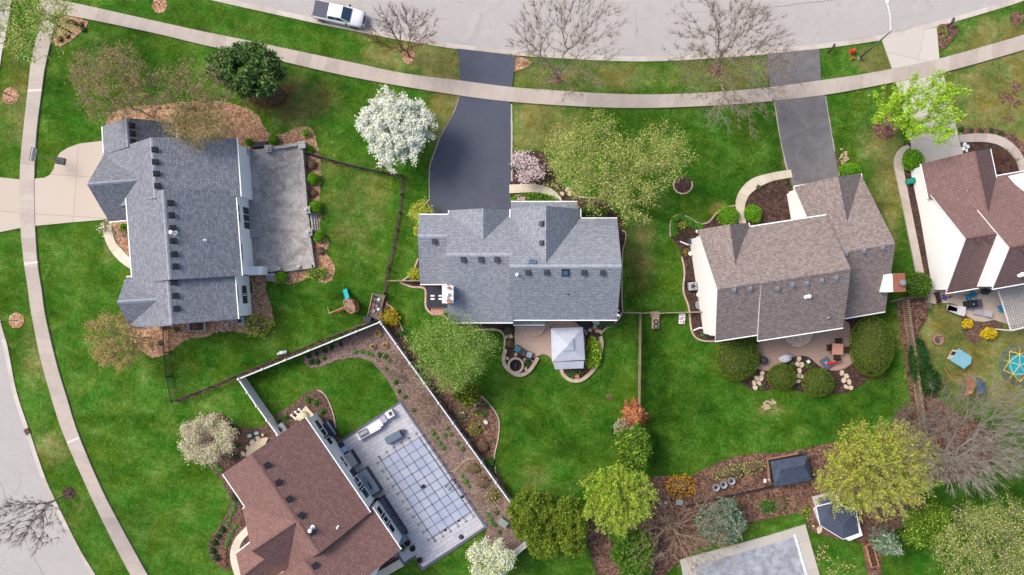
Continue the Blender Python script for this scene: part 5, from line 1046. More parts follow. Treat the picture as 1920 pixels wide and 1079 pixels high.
tree("budding_bush", "pinkish bare bush by the air conditioner at the large grey house", "bush", (424, 609), 1.0, (16, 12), None, L_PINK, BARK_RED, n=60, nleaf=200, lsize=0.07, seed=53, twigs=160, tip=0.012)

# ------------------------------------------------------------------ shrubs
gB = "clipped bright green balls round the grey terrace"
for (x, y, q, lab) in [(466, 267, 7, "small bright green ball at the terrace's outer house corner"), (513, 262, 9.5, "bright green ball above the terrace's north wall"), (581, 280, 7, "small bright green ball where the black fence meets the terrace"),
        (587, 336, 11, "bright green ball beside the upper half of the terrace's east wall"), (592, 388, 11.5, "bright green ball just above the terrace's lawn-side steps"), (597, 444, 10.5, "bright green ball just below the terrace's lawn-side steps"), (527, 520, 11, "bright green ball at the terrace's southern steps")]:
    shrub("boxwood_ball", lab, x, y, q, q, q / 9.0 * 1.0, L_BOX, CORE_Y, gB, dens=130, lsize=0.06, lump=0.03, fuzz=0.02)
shrub("shrub", "loose yellow-green shrub in the bark bed's north-east corner of the terrace", 574, 250, 8, 7, 0.7, L_SPR, CORE_Y, dens=70, fuzz=0.15)
shrub("shrub", "broad yellow-green shrub in the bark bulge beside the terrace corner", 594, 513, 18, 10, 0.8, L_SPR, CORE_O, dens=80, fuzz=0.15, lsize=0.07)
shrub("shrub", "loose yellow-green shrub in the bark bed below the air conditioner", 484, 611, 22, 17, 1.0, L_YG, CORE_W, dens=70, fuzz=0.2, lsize=0.08, elong=1.6)
shrub("shrub", "rust-brown dry shrub beside the terrace wall just below the black fence", 584, 309, 10, 9, 0.6, L_RUST, CORE_W, dens=50, fuzz=0.2)
shrub("shrub", "rust-brown dry shrub between the two round balls on the terrace's east side", 586, 362, 9, 8, 0.5, L_RUST, CORE_W, dens=50, fuzz=0.2)
shrub("shrub", "rust-brown dry shrub below the lawn-side steps ball", 601, 471, 9, 8, 0.5, L_RUST, CORE_W, dens=50, fuzz=0.2)
shrub("shrub", "small dark green shrub against the grey house front in the bark bed", 233, 426, 7, 6, 0.8, L_BOX, CORE_D, dens=90)
for (x, y, rx, ry, lab) in [(783, 432, 7, 9, "small bright yellow-green shrub against the west wall of the house with the flag"), (778, 514, 12, 11, "yellow-green shrub beside the short fence at the house with the flag")]:
    shrub("shrub", lab, x, y, rx, ry, 1.0, L_YG if x > 780 else L_SPR, CORE_G, dens=90, fuzz=0.12)
shrub("gold_bush", "gold-yellow spiky bush behind the corner of the white fence", 731, 597, 15, 14, 1.0, L_GOLD, CORE_G, cat="bush", dens=110, fuzz=0.2, elong=2.2, lsize=0.07)
shrub("hedge", "long clipped green hedge under the small flag", 1000, 374, 41, 11, 1.1, L_BOX, CORE_D, cat="hedge", dens=90, lump=0.1, nl=14)
shrub("hedge", "dark green clipped hedge between the front porch and the big yellow-green tree", 1110, 399, 27, 13, 1.3, L_ARB, CORE_D, cat="hedge", dens=90, lump=0.06)
gY = "large rounded clipped bushes round the brown paver patio"
for (x, y, rx, ry, h, lab) in [(1636, 650, 41, 57, 2.6, "largest oval clipped bush east of the brown paver patio"), (1384, 668, 40, 46, 2.4, "large clipped bush west of the brown paver patio at the house corner"),
        (1467, 707, 27, 24, 1.7, "clipped round bush below the white covered chair"), (1535, 717, 29, 27, 1.8, "clipped round bush below the red umbrella and the grey table")]:
    shrub("clipped_bush", lab, x, y, rx, ry, h, L_YEW, CORE_O, gY, cat="bush", dens=95, lsize=0.065, lump=0.03, fuzz=0.015)
shrub("round_bush", "round green bush at the walk's mouth, nearer the wavy bed", 1366, 405, 19, 18, 1.5, L_BOX, CORE_Y, cat="bush", dens=110, lsize=0.065, lump=0.06)
shrub("round_bush", "lumpy green bush between the curved walk and the taupe-roofed house", 1410, 401, 17, 16, 1.3, L_BOX, CORE_Y, cat="bush", dens=110, lsize=0.065, lump=0.16, nl=4)
shrub("hedge", "short bright green hedge at the foot of the faded asphalt driveway", 1593, 319, 20, 12, 1.2, L_BOX, CORE_Y, cat="hedge", dens=110, lsize=0.065, lump=0.03)
shrub("round_bush", "round green bush at the narrow path beside the white gable house", 1712, 300, 18, 18, 1.7, L_BOX, CORE_Y, cat="bush", dens=100, lump=0.08)
shrub("round_bush", "round darker green bush between the brick-topped chimney and the east patio", 1721, 535, 25, 22, 2.2, L_ARB, CORE_D, cat="bush", dens=95, lsize=0.085, lump=0.08)
shrub("forsythia", "smaller yellow flowering bush in the brown bed by the east patio", 1814, 608, 9, 9, 0.8, L_YEL, CORE_G, cat="bush", dens=130, lsize=0.07, lump=0.1)
shrub("forsythia", "larger yellow flowering bush in the brown bed by the east patio", 1855, 626, 15, 10, 0.9, L_YEL, CORE_G, cat="bush", dens=130, lsize=0.07, lump=0.1)
shrub("forsythia", "orange-yellow flowering bush beside the spring-green tree in the back bed", 1276, 911, 23, 17, 1.4, L_ORG, CORE_W, cat="bush", dens=70, lsize=0.08, fuzz=0.2)
shrub("leafy_bush", "long fresh green leafy bush between the white canopy and its stone wall", 1111, 662, 13, 26, 1.1, L_SPR, CORE_Y, cat="bush", dens=90, lsize=0.09, lump=0.2, nl=12)
shrub("leafy_bush", "grey-green feathery bush beside the satellite dish corner", 1137, 604, 16, 10, 0.8, L_SAGE, CORE_D, cat="bush", dens=60, fuzz=0.25)
shrub("leafy_bush", "low green plants under the front edge of the white canopy", 1075, 702, 15, 7, 0.4, L_LEAF, CORE_D, cat="bush", dens=60, fuzz=0.3)
shrub("evergreen_hedge", "dark green hedge along the upper east side of the long picket fence", 1722, 672, 16, 36, 1.8, L_DKG, CORE_D, cat="hedge", dens=70, lsize=0.1, fuzz=0.15)
shrub("evergreen_hedge", "dark green hedge along the lower east side of the long picket fence", 1740, 712, 18, 26, 1.8, L_DKG, CORE_D, cat="hedge", dens=70, lsize=0.1, fuzz=0.15)
shrub("ground_shrub", "low olive shrub mass above the three round pots", 1370, 884, 32, 12, 0.8, L_OLIVE, CORE_W, dens=50, fuzz=0.2, rz=R(12))
shrub("ground_shrub", "low olive shrub mass beside the dark shed", 1410, 876, 22, 10, 0.8, L_OLIVE, CORE_W, dens=50, fuzz=0.2, rz=R(10))
shrub("ground_shrub", "bright green low shrub in the leafy bed above the grey pool", 1439, 950, 16, 12, 0.7, L_LEAF, CORE_D, dens=70, fuzz=0.2)
shrub("ground_shrub", "tan-olive low shrub between the bright green one and the playhouse shed", 1465, 945, 13, 14, 0.6, L_TAN, CORE_W, dens=50, fuzz=0.25)
shrub("ground_shrub", "yellow-green low shrub at the playhouse shed's west corner", 1512, 962, 7, 9, 0.5, L_SPR, CORE_D, dens=70, fuzz=0.2)
shrub("ground_shrub", "olive shrub in the bed south of the green shade tree", 889, 805, 12, 10, 0.8, L_YG, CORE_W, dens=60, fuzz=0.2)
shrub("ground_shrub", "rusty-brown dry shrub in the bed south of the green shade tree", 904, 838, 14, 13, 0.6, L_RUST, CORE_W, dens=45, fuzz=0.25)
shrub("ground_shrub", "bright green low plant against the lower white fence beyond the rusty shrub", 919, 868, 10, 12, 0.5, L_LEAF, CORE_D, dens=60, fuzz=0.25)
shrub("ground_shrub", "pale grey-green rosette plant south of the dark gold evergreen", 866, 778, 10, 9, 0.4, L_SAGE, CORE_W, dens=60, fuzz=0.3)
for (x, y, rx, ry, l, lab) in [(893, 775, 7, 6, L_YG, "small yellow-green plant between the rosette and the edging"), (907, 779, 5, 5, L_LEAF, "tiny fresh green plant beside the small yellow-green one"), (912, 763, 6, 6, L_LEAF, "small dark leafy plant next to the edging curve"), (751, 626, 8, 7, L_SAGE, "grey-green plant beside the gold-yellow spiky bush"), (956, 668, 0, 0, L_LEAF, "")]:
    if rx: shrub("small_plant", lab, x, y, rx, ry, 0.35, l, CORE_D, cat="plant", dens=70, fuzz=0.3)
shrub("small_plant", "low olive plant beside the patio's west edge", 956, 645, 8, 9, 0.4, L_YEW, CORE_W, cat="plant", dens=60, fuzz=0.3)
shrub("small_plant", "green plant between the fire pit and the two patio chairs", 988, 680, 6, 7, 0.4, L_LEAF, CORE_D, cat="plant", dens=70, fuzz=0.2)
shrub("small_plant", "dark green plants against the house wall above the stepping stones", 953, 620, 9, 8, 0.5, L_DKG, CORE_W, cat="plant", dens=60, fuzz=0.3)
# perennials inside the white-fenced garden, the curved bed, and the wavy bed
_ORD = ["first", "second", "third", "fourth", "fifth", "sixth", "seventh", "eighth", "ninth", "tenth", "eleventh"]
def clumps(pts, q, leaf, core, label, group, h=0.3, frm="", **kw):
    src = None; base = label
    for i_, (x, y) in enumerate(pts):
        label = _ORD[i_] + " " + base
        if src is None:
            src = shrub("garden_clump", label, x, y, q, q, h, leaf, core, group, cat="plant", **kw)
        else:
            c = src.copy(); COL.objects.link(c); c["label"] = label; X_, Y_ = W(x, y, h / 2); c.location = (X_, Y_, 0); c.rotation_euler = (0, 0, random.uniform(0, 6)); s_ = random.uniform(0.85, 1.15); c.scale = (s_, s_, s_)
clumps([(667, 660), (679, 660), (690, 663), (697, 666)], 4.6, L_SAGE, CORE_Y, "pale green dome plant in the fenced bed's row of four, counting eastward", "row of four pale green dome plants", dens=160, lsize=0.05, fuzz=0.02, lump=0.02)
clumps([(579, 668), (594, 664), (609, 658), (622, 652), (639, 646), (584, 680), (595, 679)], 4.6, L_DKG, CORE_D, "small dark plant in the fenced bed's rounded end, counting along the fence", "small dark plants at the fence bed's end", dens=90, fuzz=0.25)
clumps([(608, 672), (711, 666), (723, 668), (730, 676), (724, 692), (742, 717), (748, 734), (760, 745)], 4.4, L_LEAF, CORE_D, "loose green plant on the fenced bed's curved inner edge, counting toward the deck", "loose plants along the fenced bed's inner edge", dens=70, fuzz=0.3)
clumps([(812, 812), (819, 821), (824, 831), (831, 840), (867, 893), (873, 903), (879, 912), (915, 965), (920, 974), (922, 982)], 4.6, L_SAGE, CORE_Y, "pale dome plant between pool deck and white fence, counting down the photo", "pale dome plants beside the pool deck", dens=150, lsize=0.05, fuzz=0.02, lump=0.02)
clumps([(775, 769), (821, 773), (834, 816), (846, 815), (857, 830), (868, 843), (840, 803), (936, 998), (931, 962), (928, 985)], 4.2, L_LEAF, CORE_W, "ragged green plant in the mulch beside the pool deck, counting down the photo", "ragged plants beside the pool deck", dens=60, fuzz=0.35)
for (x, y, rx, ry, l, lab) in [(888, 879, 15, 10, L_TAN, "tan dry shrub beside the yellow hose's end at the white fence"), (906, 904, 14, 13, L_TAN, "tan dry shrub halfway between the hose and the cedars"), (925, 930, 12, 12, L_YG, "yellow-green shrub beside the lower end of the white fence")]:
    shrub("ground_shrub", lab, x, y, rx, ry, 0.6, l, CORE_W, dens=50, fuzz=0.3)
for i, (x, y, q, lab) in enumerate([(709, 626, 9, "tan dry grass tuft nearest the white fence corner"), (700, 650, 7, "tan dry grass tuft beside the row of pale dome plants"), (723, 648, 8, "tan dry grass tuft between the others and the long white fence")]):
    g = blade_mesh("grass_tuft", q / PPM, 0.6, 260, [L_STRAW], 60 + i); g.location = W3(x, y); tag(g, lab, "grass tuft", "tan dry grass tufts in the fenced garden corner")
tree("bare_bush", "loose tan bare shrub in the middle of the fenced mulch bed", "bush", (748, 692), 1.0, (36, 30), None, None, BARK_TAN, n=110, seed=70, twigs=700, tip=0.01, bias=0.6, rmax=0.03)
tree("bare_bush", "loose tan bare shrub in the fenced bed beside the deck's top corner", "bush", (800, 760), 1.0, (34, 36), None, None, BARK_TAN, n=110, seed=71, twigs=700, tip=0.01, bias=0.6, rmax=0.03)
clumps([(439, 942), (440, 945), (439, 955), (434, 964), (431, 975), (426, 984), (442, 987), (436, 997), (431, 1005), (427, 1015), (424, 1024)][1:], 4.6, L_SAGE, CORE_Y, "pale dome plant in the curved bed beside the cream walk, counting downward", "pale dome plants beside the cream walk", dens=150, lsize=0.05, fuzz=0.02, lump=0.02)
clumps([(441, 933), (417, 994), (409, 1006), (402, 1018), (399, 1033), (406, 1046)], 5.8, L_DKG, CORE_D, "dark round plant along the curved bed's outer rim, counting downward", "dark plants along the curved bed's rim", 0.45, dens=110, fuzz=0.1)
clumps([(382, 851), (399, 868), (407, 876), (414, 882)], 4.6, L_SAGE, CORE_Y, "pale dome plant below the cream-blossomed tree, counting away from it", "pale dome plants below the cream-blossomed tree", dens=150, lsize=0.05, fuzz=0.02, lump=0.02)
clumps([(395, 792), (418, 793), (429, 797), (436, 803), (447, 808), (438, 812), (445, 835), (441, 857)], 5.2, L_DKG, CORE_D, "dark plant in the arc beside the cream-blossomed tree, counting away from it", "dark plants beside the cream-blossomed tree", 0.4, dens=90, fuzz=0.25)
clumps([(524, 787), (536, 783), (578, 751), (592, 756), (605, 771)], 5.4, L_LEAF, CORE_D, "fresh green plant round the brown house's corner, counting clockwise", "fresh green plants round the brown house's corner", 0.35, dens=80, fuzz=0.3)
clumps([(449, 981), (422, 1035), (422, 1045), (421, 1057)], 4.8, L_DEAD, CORE_W, "orange-tan dry plant near the cream walk, counting downward", "orange-tan dry plants by the cream walk", 0.3, dens=70, fuzz=0.3)
clumps([(1264, 412), (1271, 409), (1279, 405), (1287, 413), (1295, 419), (1264, 422), (1264, 430), (1266, 438), (1314, 426), (1304, 424)], 6.0, L_LEAF, CORE_Y, "fresh green mound inside the wavy stone edging, in counting order", "fresh green mounds inside the wavy edging", 0.35, dens=110, fuzz=0.15)
shrub("small_shrub", "single yellow-green mound ringed by fresh green plants in the wavy bed", 1280, 423, 7, 6, 0.5, L_YG, CORE_O, dens=110, fuzz=0.1)
shrub("small_shrub", "golden-tan little shrub beside the white gable wall of the taupe-roofed house", 1286, 473, 6, 6, 0.4, L_GOLD, CORE_W, dens=80, fuzz=0.2)
clumps([(1485, 685), (1515, 686), (1564, 722), (1428, 725), (1411, 700), (1324, 625), (1319, 629)], 4.6, L_LEAF, CORE_D, "small green plant in the dark bed round the brown patio, in counting order", "small plants in the dark patio bed", 0.3, dens=70, fuzz=0.3)
clumps([(1803, 243), (1822, 245), (1840, 245), (1858, 245), (1875, 250)], 4.6, L_DKG, CORE_D, "small dark plant in the arc outside the curved path, counting eastward", "small plants outside the curved path", 0.3, dens=70, fuzz=0.3)
clumps([(1761, 55), (1768, 60), (1772, 70)], 4.6, L_SPR, CORE_W, "yellow-green plant below the mailbox by the concrete driveway, counting downward", "plants under the driveway mailbox", 0.3, dens=70, fuzz=0.3)
clumps([(964, 303), (963, 316), (1422, 352), (1473, 343)], 4.6, L_DKG, CORE_W, "tiny dark plant in the dark front beds, counting eastward", "small dark plants in the front beds", 0.25, dens=70, fuzz=0.3)
clumps([(140, 44), (152, 47), (156, 55), (126, 68), (113, 74), (130, 40)], 4.6, L_DKG, CORE_W, "small dark plant in the bark bed under the corner tree, in counting order", "small plants under the corner tree", 0.3, dens=70, fuzz=0.3)
clumps([(280, 645), (300, 644), (331, 618), (306, 614)], 5.0, L_RUST, CORE_W, "dark dry plant in the bark bed beside the black fence, in counting order", "dry plants in the bark bed", 0.25, dens=60, fuzz=0.3)

shrub("small_plant", "pale speckled plant in the dark bed at the pool house's lower corner", 734, 1040, 11, 8, 0.5, L_WHITE, CORE_W, cat="plant", dens=50, fuzz=0.3)
shrub("small_plant", "dark green plant in the dark bed just behind the brown pots", 753, 1028, 7, 6, 0.5, L_LEAF, CORE_D, cat="plant", dens=70, fuzz=0.3)
# ------------------------------------------------------------------ fences
WOODF = noisy("fence_wood", [(0.3, P(140, 118, 98)), (0.7, P(196, 172, 148))], 3, vec='world'); WOODG = noisy("fence_wood_grey", [(0.3, P(104, 92, 84)), (0.7, P(150, 136, 124))], 3, vec='world')
BLKF = plain("black_fence_metal", (0.02, 0.02, 0.024, 1), 0.5)
def fence(name, label, pix, style, h, mat, zref=0.0, step=2.4, pw=0.1, cap=None):
    pts = [Vector(W(x, y, zref)) for x, y in pix]; o = (pts[0].x, pts[0].y, 0); t = thing(name, label, "fence", o)
    for i, (a, b_) in enumerate(zip(pts, pts[1:])):
        d = b_ - a; L = d.length; d.normalize(); k = max(1, round(L / step)); rz = math.atan2(d.y, d.x)
        for q in range(k + (1 if i == len(pts) - 2 else 0)):
            p = a + d * (L * q / k); m = MB(); m.box((p.x, p.y, (h + 0.1) / 2), (pw, pw, h + 0.1), rz)
            if cap: m.box((p.x, p.y, h + 0.14), (pw * 1.5, pw * 1.5, 0.07), rz, taper=0.5)
            m.build("post", cap if cap else mat, t, o)
        for q in range(k):
            p0 = a + d * (L * q / k + pw / 2); p1 = a + d * (L * (q + 1) / k - pw / 2); c = (p0 + p1) / 2; l = (p1 - p0).length; m = MB()
            if style == 'vinyl':
                m.box((c.x, c.y, h / 2 + 0.02), (l, 0.05, h - 0.16), rz); m.box((c.x, c.y, h - 0.04), (l, 0.13, 0.1), rz); m.box((c.x, c.y, 0.1), (l, 0.09, 0.14), rz)
            elif style == 'metal':
                for z in (0.15, h - 0.12, h - 0.02): m.box((c.x, c.y, z), (l, 0.045, 0.045), rz)
                n = int(l / 0.12)
                for j in range(n): u = p0 + d * (l * (j + 0.5) / n); m.box((u.x, u.y, h / 2), (0.025, 0.025, h - 0.08), rz)
            elif style == 'picket':
                for z in (0.25, h - 0.25): m.box((c.x, c.y, z), (l, 0.05, 0.09), rz)
                n = int(l / 0.2); nn = Vector((-d.y, d.x)) * 0.04
                for j in range(n): u = p0 + d * (l * (j + 0.5) / n) + nn; m.box((u.x, u.y, h / 2), (0.12, 0.03, h + random.uniform(-0.03, 0.03)), rz)
            else:
                for z in (0.35, 0.75, h - 0.05): m.box((c.x, c.y + random.uniform(-.03, .03), z), (l, 0.08, 0.1), rz)
            m.build("panel", mat, t, o)
    return t
fence("metal_fence", "black metal fence running from the raised terrace to the blossoming pear tree's lawn corner", [(578, 289), (625, 303), (680, 317), (757, 332)], 'metal', 1.3, BLKF)
fence("metal_fence", "black metal fence down the lawn strip between the two grey-roofed houses", [(757, 332), (751, 400), (740, 465), (729, 505), (723, 550)], 'metal', 1.3, BLKF)
fence("wire_fence", "short brownish fence from the black fence's end to the white fence corner", [(722, 552), (714, 602)], 'rail', 1.2, WOODG, step=1.6)
fence("metal_fence", "black metal fence crossing the bark bed south of the large grey house", [(316, 606), (318, 660), (322, 705), (331, 751)], 'metal', 1.4, BLKF)
fence("metal_fence", "black metal fence alongside the outer face of the white vinyl fence", [(331, 751), (400, 724), (480, 690), (600, 640), (709, 600)], 'metal', 1.2, BLKF)
fence("vinyl_fence", "white vinyl fence along the top of the pool garden, with round-capped posts", [(447, 711), (713, 604)], 'vinyl', 1.9, VINYL, 1.9, 2.4, 0.14, WHITE)
fence("vinyl_fence", "long white vinyl fence beside the planting strip east of the pool deck", [(715, 608), (957, 943)], 'vinyl', 1.8, VINYL, 1.8, 2.4, 0.14, WHITE)
fence("vinyl_fence", "wide white vinyl fence run ending at the brown-roofed house's north corner", [(447, 712), (481, 762), (520, 816)], 'vinyl', 2.0, VINYL, 2.0, 1.6, 0.14, WHITE)
fence("vinyl_fence", "short white vinyl fence piece between the cedars and the blossoming tree at the bottom", [(944, 1061), (992, 1021)], 'vinyl', 1.9, VINYL, 1.9, 2.2, 0.14, WHITE)
fence("metal_fence", "dark slim fence hugging the outer face of the long white vinyl fence", [(722, 607), (962, 940)], 'metal', 1.5, plain("fence_olive", P(84, 84, 78), 0.7), 0, 2.4)
fence("picket_fence", "wooden picket fence between the two back lawns, ending at the orange dead evergreen", [(1198, 588), (1197, 680), (1196, 768)], 'picket', 1.3, WOODF)
fence("rail_fence", "low wooden rail fence joining the two houses behind the planter box", [(1164, 586), (1240, 587), (1318, 585)], 'rail', 1.1, WOODF)
fence("rail_fence", "short wooden rail fence at the west wall of the house with the flag", [(730, 527), (790, 527)], 'rail', 1.1, WOODF)
fence("picket_fence", "long leaning-looking wooden picket fence from the brick chimney toward the huge bare tree", [(1689, 562), (1696, 610), (1706, 680), (1718, 770), (1726, 830)], 'picket', 1.6, WOODF)
fence("rail_fence", "short grey rail fence corner below the dark round bush at the chimney", [(1662, 566), (1690, 558), (1731, 556), (1733, 578)], 'rail', 1.2, WOODG, step=1.8)
fence("metal_fence", "low black edging fence crossing the leafy bed behind the three round pots", [(1285, 948), (1360, 930), (1440, 912), (1525, 890)], 'metal', 0.7, BLKF)
fence("metal_fence", "low black fence down the lawn edge below the cedar trio", [(1094, 1003), (1108, 1040), (1120, 1085)], 'metal', 0.7, BLKF)

# ------------------------------------------------------------------ vehicles and street things
def pickup():
    t = thing("pickup_truck", "white four-door pickup with a dark bed cover parked at the kerb", "pickup truck", W3(638, 30, 0.4)[:2] + (0.04,), R(-12.5))
    BODY = plain("truck_white", (0.62, 0.63, 0.64, 1), 0.25, 0, 0.03); SIDE = plain("truck_side", (0.56, 0.58, 0.6, 1), 0.25); TY = plain("tyre", (0.02, 0.02, 0.02, 1), 0.8); GL = glassy("truck_glass", (0.02, 0.05, 0.08, 1), 0.05)
    b = MB()
    def loop(x, w_, z): return [(x, -w_, z), (x, w_, z)]
    prof = [(-2.65, .86, .45, 1.05), (-2.55, .9, .42, 1.12), (-1.05, .92, .38, 1.14), (0.9, .92, .38, 1.12), (1.5, .9, .38, 1.1), (2.1, .87, .4, 1.02), (2.48, .78, .44, .92), (2.66, .6, .5, .78)]
    vs = []; 
    for x, w_, z0, z1 in prof: vs += [(x, -w_, z0), (x, w_, z0), (x, w_ + .02, (z0 + z1) / 2 + .1), (x, w_ - .06, z1), (x, -w_ + .06, z1), (x, -w_ - .02, (z0 + z1) / 2 + .1)]
    n = len(prof); fs = [(0, 1, 2, 3, 4, 5), tuple((n - 1) * 6 + i for i in (5, 4, 3, 2, 1, 0))]
    for i in range(n - 1):
        for j in range(6): a = i * 6 + j; c = i * 6 + (j + 1) % 6; fs.append((a, a + 6, c + 6, c))
    b.add(vs, fs); b.build("body", BODY, t, None, True)
    c = MB(); top = [(-0.85, .62), (0.55, .6)]
    lo = [(-1.1, .84), (1.35, .8)]
    v = [(-1.1, -.84, 1.12), (-1.1, .84, 1.12), (1.4, .78, 1.1), (1.4, -.78, 1.1), (-0.95, -.66, 1.75), (-0.95, .66, 1.75), (0.45, .64, 1.76), (0.45, -.64, 1.76)]
    c.add(v, [(4, 7, 6, 5), (0, 4, 5, 1), (0, 3, 7, 4), (1, 5, 6, 2), (3, 2, 6, 7)]); c.build("cab", BODY, t, None, False, 0.05)
    def quad_on(a, b_, c_, d_, s0, s1, t0, t1, off):
        a, b_, c_, d_ = map(Vector, (a, b_, c_, d_)); 
        def q(s, u): return (a * (1 - s) + b_ * s) * (1 - u) + (d_ * (1 - s) + c_ * s) * u
        nn = (b_ - a).cross(d_ - a).normalized() * off; return [q(s0, t0) + nn, q(s1, t0) + nn, q(s1, t1) + nn, q(s0, t1) + nn]
    g = MB(); g.add(quad_on(v[3], v[2], v[6], v[7], .04, .96, .1, .95, .012), [(0, 1, 2, 3)]); g.build("windscreen", GL, t)
    g = MB(); g.add(quad_on(v[1], v[0], v[4], v[5], .08, .92, .25, .9, .012), [(0, 1, 2, 3)]); g.build("rear_window", GL, t)
    for sgn in (0, 1):
        A = (v[0], v[3], v[7], v[4]) if sgn == 0 else (v[2], v[1], v[5], v[6])
        for (s0, s1) in ((.08, .42), (.47, .84)):
            if sgn: s0, s1 = 1 - s1, 1 - s0
            g = MB(); g.add(quad_on(*A, s0, s1, .2, .86, .012), [(0, 1, 2, 3)]); g.build("side_window", GL, t)
    m = MB(); m.box((-1.85, 0, 1.165), (1.5, 1.62, .07)); m.build("bed_cover", plain("tonneau", P(84, 88, 106), 0.6), t, None, False, 0.02)
    for sx in (-1.72, 1.62):
        for sy in (-1, 1):
            m = MB(); m.tube((sx, sy * .72, .37), (sx, sy * .95, .37), .37, .37, 20); w_ = m.build("wheel", TY, t, None, True)
            r_ = MB(); r_.tube((sx, sy * .93, .37), (sx, sy * .965, .37), .22, .2, 12); r_.build("rim", MGREY, w_)
    for sy in (-1, 1):
        m = MB(); m.box((1.0, sy * 1.0, 1.2), (.16, .22, .18)); m.build("mirror", BLK, t, None, False, .02)
        m = MB(); m.box((2.45, sy * .62, .82), (.22, .3, .16), R(-sy * 25)); m.build("headlight", GL, t)
        m = MB(); m.box((-2.66, sy * .78, .95), (.05, .14, .3)); m.build("tail_light", plain("lamp_red", (.35, .02, .02, 1)), t)
    m = MB(); m.box((2.62, 0, .72), (.16, .78, .2)); m.box((2.56, 0, .9), (.1, 1.0, .05)); m.build("grille", BLK, t)
    m = MB(); m.box((2.66, 0, .5), (.18, 1.3, .18)); m.build("bumper", BODY, t, None, False, .04)
    m = MB(); m.box((-2.72, 0, .55), (.14, 1.6, .16)); m.build("bumper", MGREY, t, None, False, .03)
pickup()
t = thing("street_lamp", "tall grey pole with a white arm reaching over the road by the red hydrant", "street lamp", W3(1611, 110))
hx, hy = W(1671, 59, 7.7); bx_, by_ = W(1611, 110); bx_, by_ = hx * 0.999, hy; bb = W(1611, 110); 
b = MB(); b.tube((0, 0, 0), (hx - bb[0], hy - bb[1], 7.7), 0.11, 0.06, 12); b.build("pole", plain("pole_grey", P(128, 124, 122), 0.5), t, None, True)
b = MB(); b.lathe((0, 0, 0), [(0.2, 0), (0.2, 0.08), (0.12, 0.12), (0.12, 0.5)], 12); b.build("base", MGREY, t)
ex, ey = W(1664, 6, 8.3); b = MB(); b.path([(hx - bb[0], hy - bb[1], 7.6), ((hx + ex) / 2 - bb[0], (hy + ey) / 2 - bb[1], 8.15), (ex - bb[0], ey - bb[1], 8.3)], 0.055, 8); b.build("arm", WHITE, t)
b = MB(); b.box((0, 0, 0), (0.32, 0.75, 0.16), 0, taper=0.7); hd = b.build("lamp_head", WHITE, t, None, False, 0.04); hd.location = (ex - bb[0], ey - bb[1] + 0.3, 8.28)
t = thing("fire_hydrant", "red-orange fire hydrant on the grass beside the street lamp", "hydrant", W3(1597, 98))
RED = plain("hydrant_red", (0.5, 0.04, 0.02, 1), 0.45); b = MB(); b.lathe((0, 0, 0), [(.2, 0), (.2, .06), (.14, .08), (.14, .55), (.19, .57), (.19, .63), (.15, .66), (.12, .76), (.03, .82)], 16); b.build("barrel", RED, t, None, True)
for a in (20, 200, 290):
    b = MB(); d = Vector((math.cos(R(a)), math.sin(R(a)), 0)); b.tube(d * .1 + Vector((0, 0, .42)), d * .28 + Vector((0, 0, .42)), .08, .08, 10); b.build("outlet_cap", RED, t)
b = MB(); b.lathe((0, 0, 0), [(.3, 0.0), (.3, .12), (.24, .13), (.24, 0)], 18); b.build("marker_ring", RED, t)
b = MB(); x, y = W(1597, 111); b.lathe((x, y, 0), [(.12, 0), (.12, .1), (.07, .13), (.07, .3), (.1, .32), (.02, .36)], 12); tag(b.build("valve_marker", RED), "small red valve marker just below the hydrant", "valve marker")
def mailbox(px, py, rz, label):
    t = thing("mailbox", label, "mailbox", W3(px, py), rz); b = MB(); b.box((0, 0, .5), (.12, .12, 1.0)); b.box((.2, 0, .85), (.5, .08, .08)); b.build("post", BLK, t)
    b = MB(); pr = [(-.11, 0), (.11, 0), (.11, .12), (.07, .19), (0, .22), (-.07, .19), (-.11, .12)]
    b.add([(0.05, y, 1.0 + z) for y, z in pr] + [(.6, y, 1.0 + z) for y, z in pr], [tuple(range(7)), tuple(range(13, 6, -1))] + [(i, (i + 1) % 7, 7 + (i + 1) % 7, 7 + i) for i in range(7)]); b.build("box", plain("mailbox_black", (.03, .035, .045, 1), .4), t)
    b = MB(); b.box((.35, -.13, 1.18), (.12, .02, .16)); b.build("flag", RED, t)
mailbox(1552, 99, R(62), "black mailbox on the verge beside the faded asphalt driveway"); mailbox(1774, 51, R(70), "black mailbox in the little planting bed beside the concrete driveway")
t = thing("basketball_hoop", "portable basketball hoop with a black base at the west driveway's edge", "basketball hoop", W3(117, 303), R(170))
b = MB(); b.box((0.1, 0, .12), (1.15, .78, .24), taper=.85); b.build("base", plain("hoop_base", P(52, 54, 62)), t, None, False, .05)
b = MB(); b.box((0.1, .2, .26), (.9, .12, .06)); b.box((0.1, -.2, .26), (.9, .12, .06)); b.build("base_rib", BLK, t)
b = MB(); b.tube((.45, 0, .2), (.7, 0, 2.9), .05); b.tube((.7, 0, 2.5), (1.0, 0, 3.0), .03); b.build("pole", MGREY, t)
b = MB(); b.box((1.02, 0, 3.2), (.06, 1.25, .85), 0, tilt=('Y', R(-4))); bbd = b.build("backboard", plain("backboard_clear", (.45, .48, .5, 1), .3), t)
b = MB(); b.box((.985, 0, 3.2), (.02, 1.3, .05)); b.box((1.06, 0, 3.62), (.06, 1.3, .05)); b.box((1.06, 0, 2.78), (.06, 1.3, .05)); b.box((1.06, .63, 3.2), (.06, .05, .85)); b.box((1.06, -.63, 3.2), (.06, .05, .85)); b.build("frame", BLK, bbd)
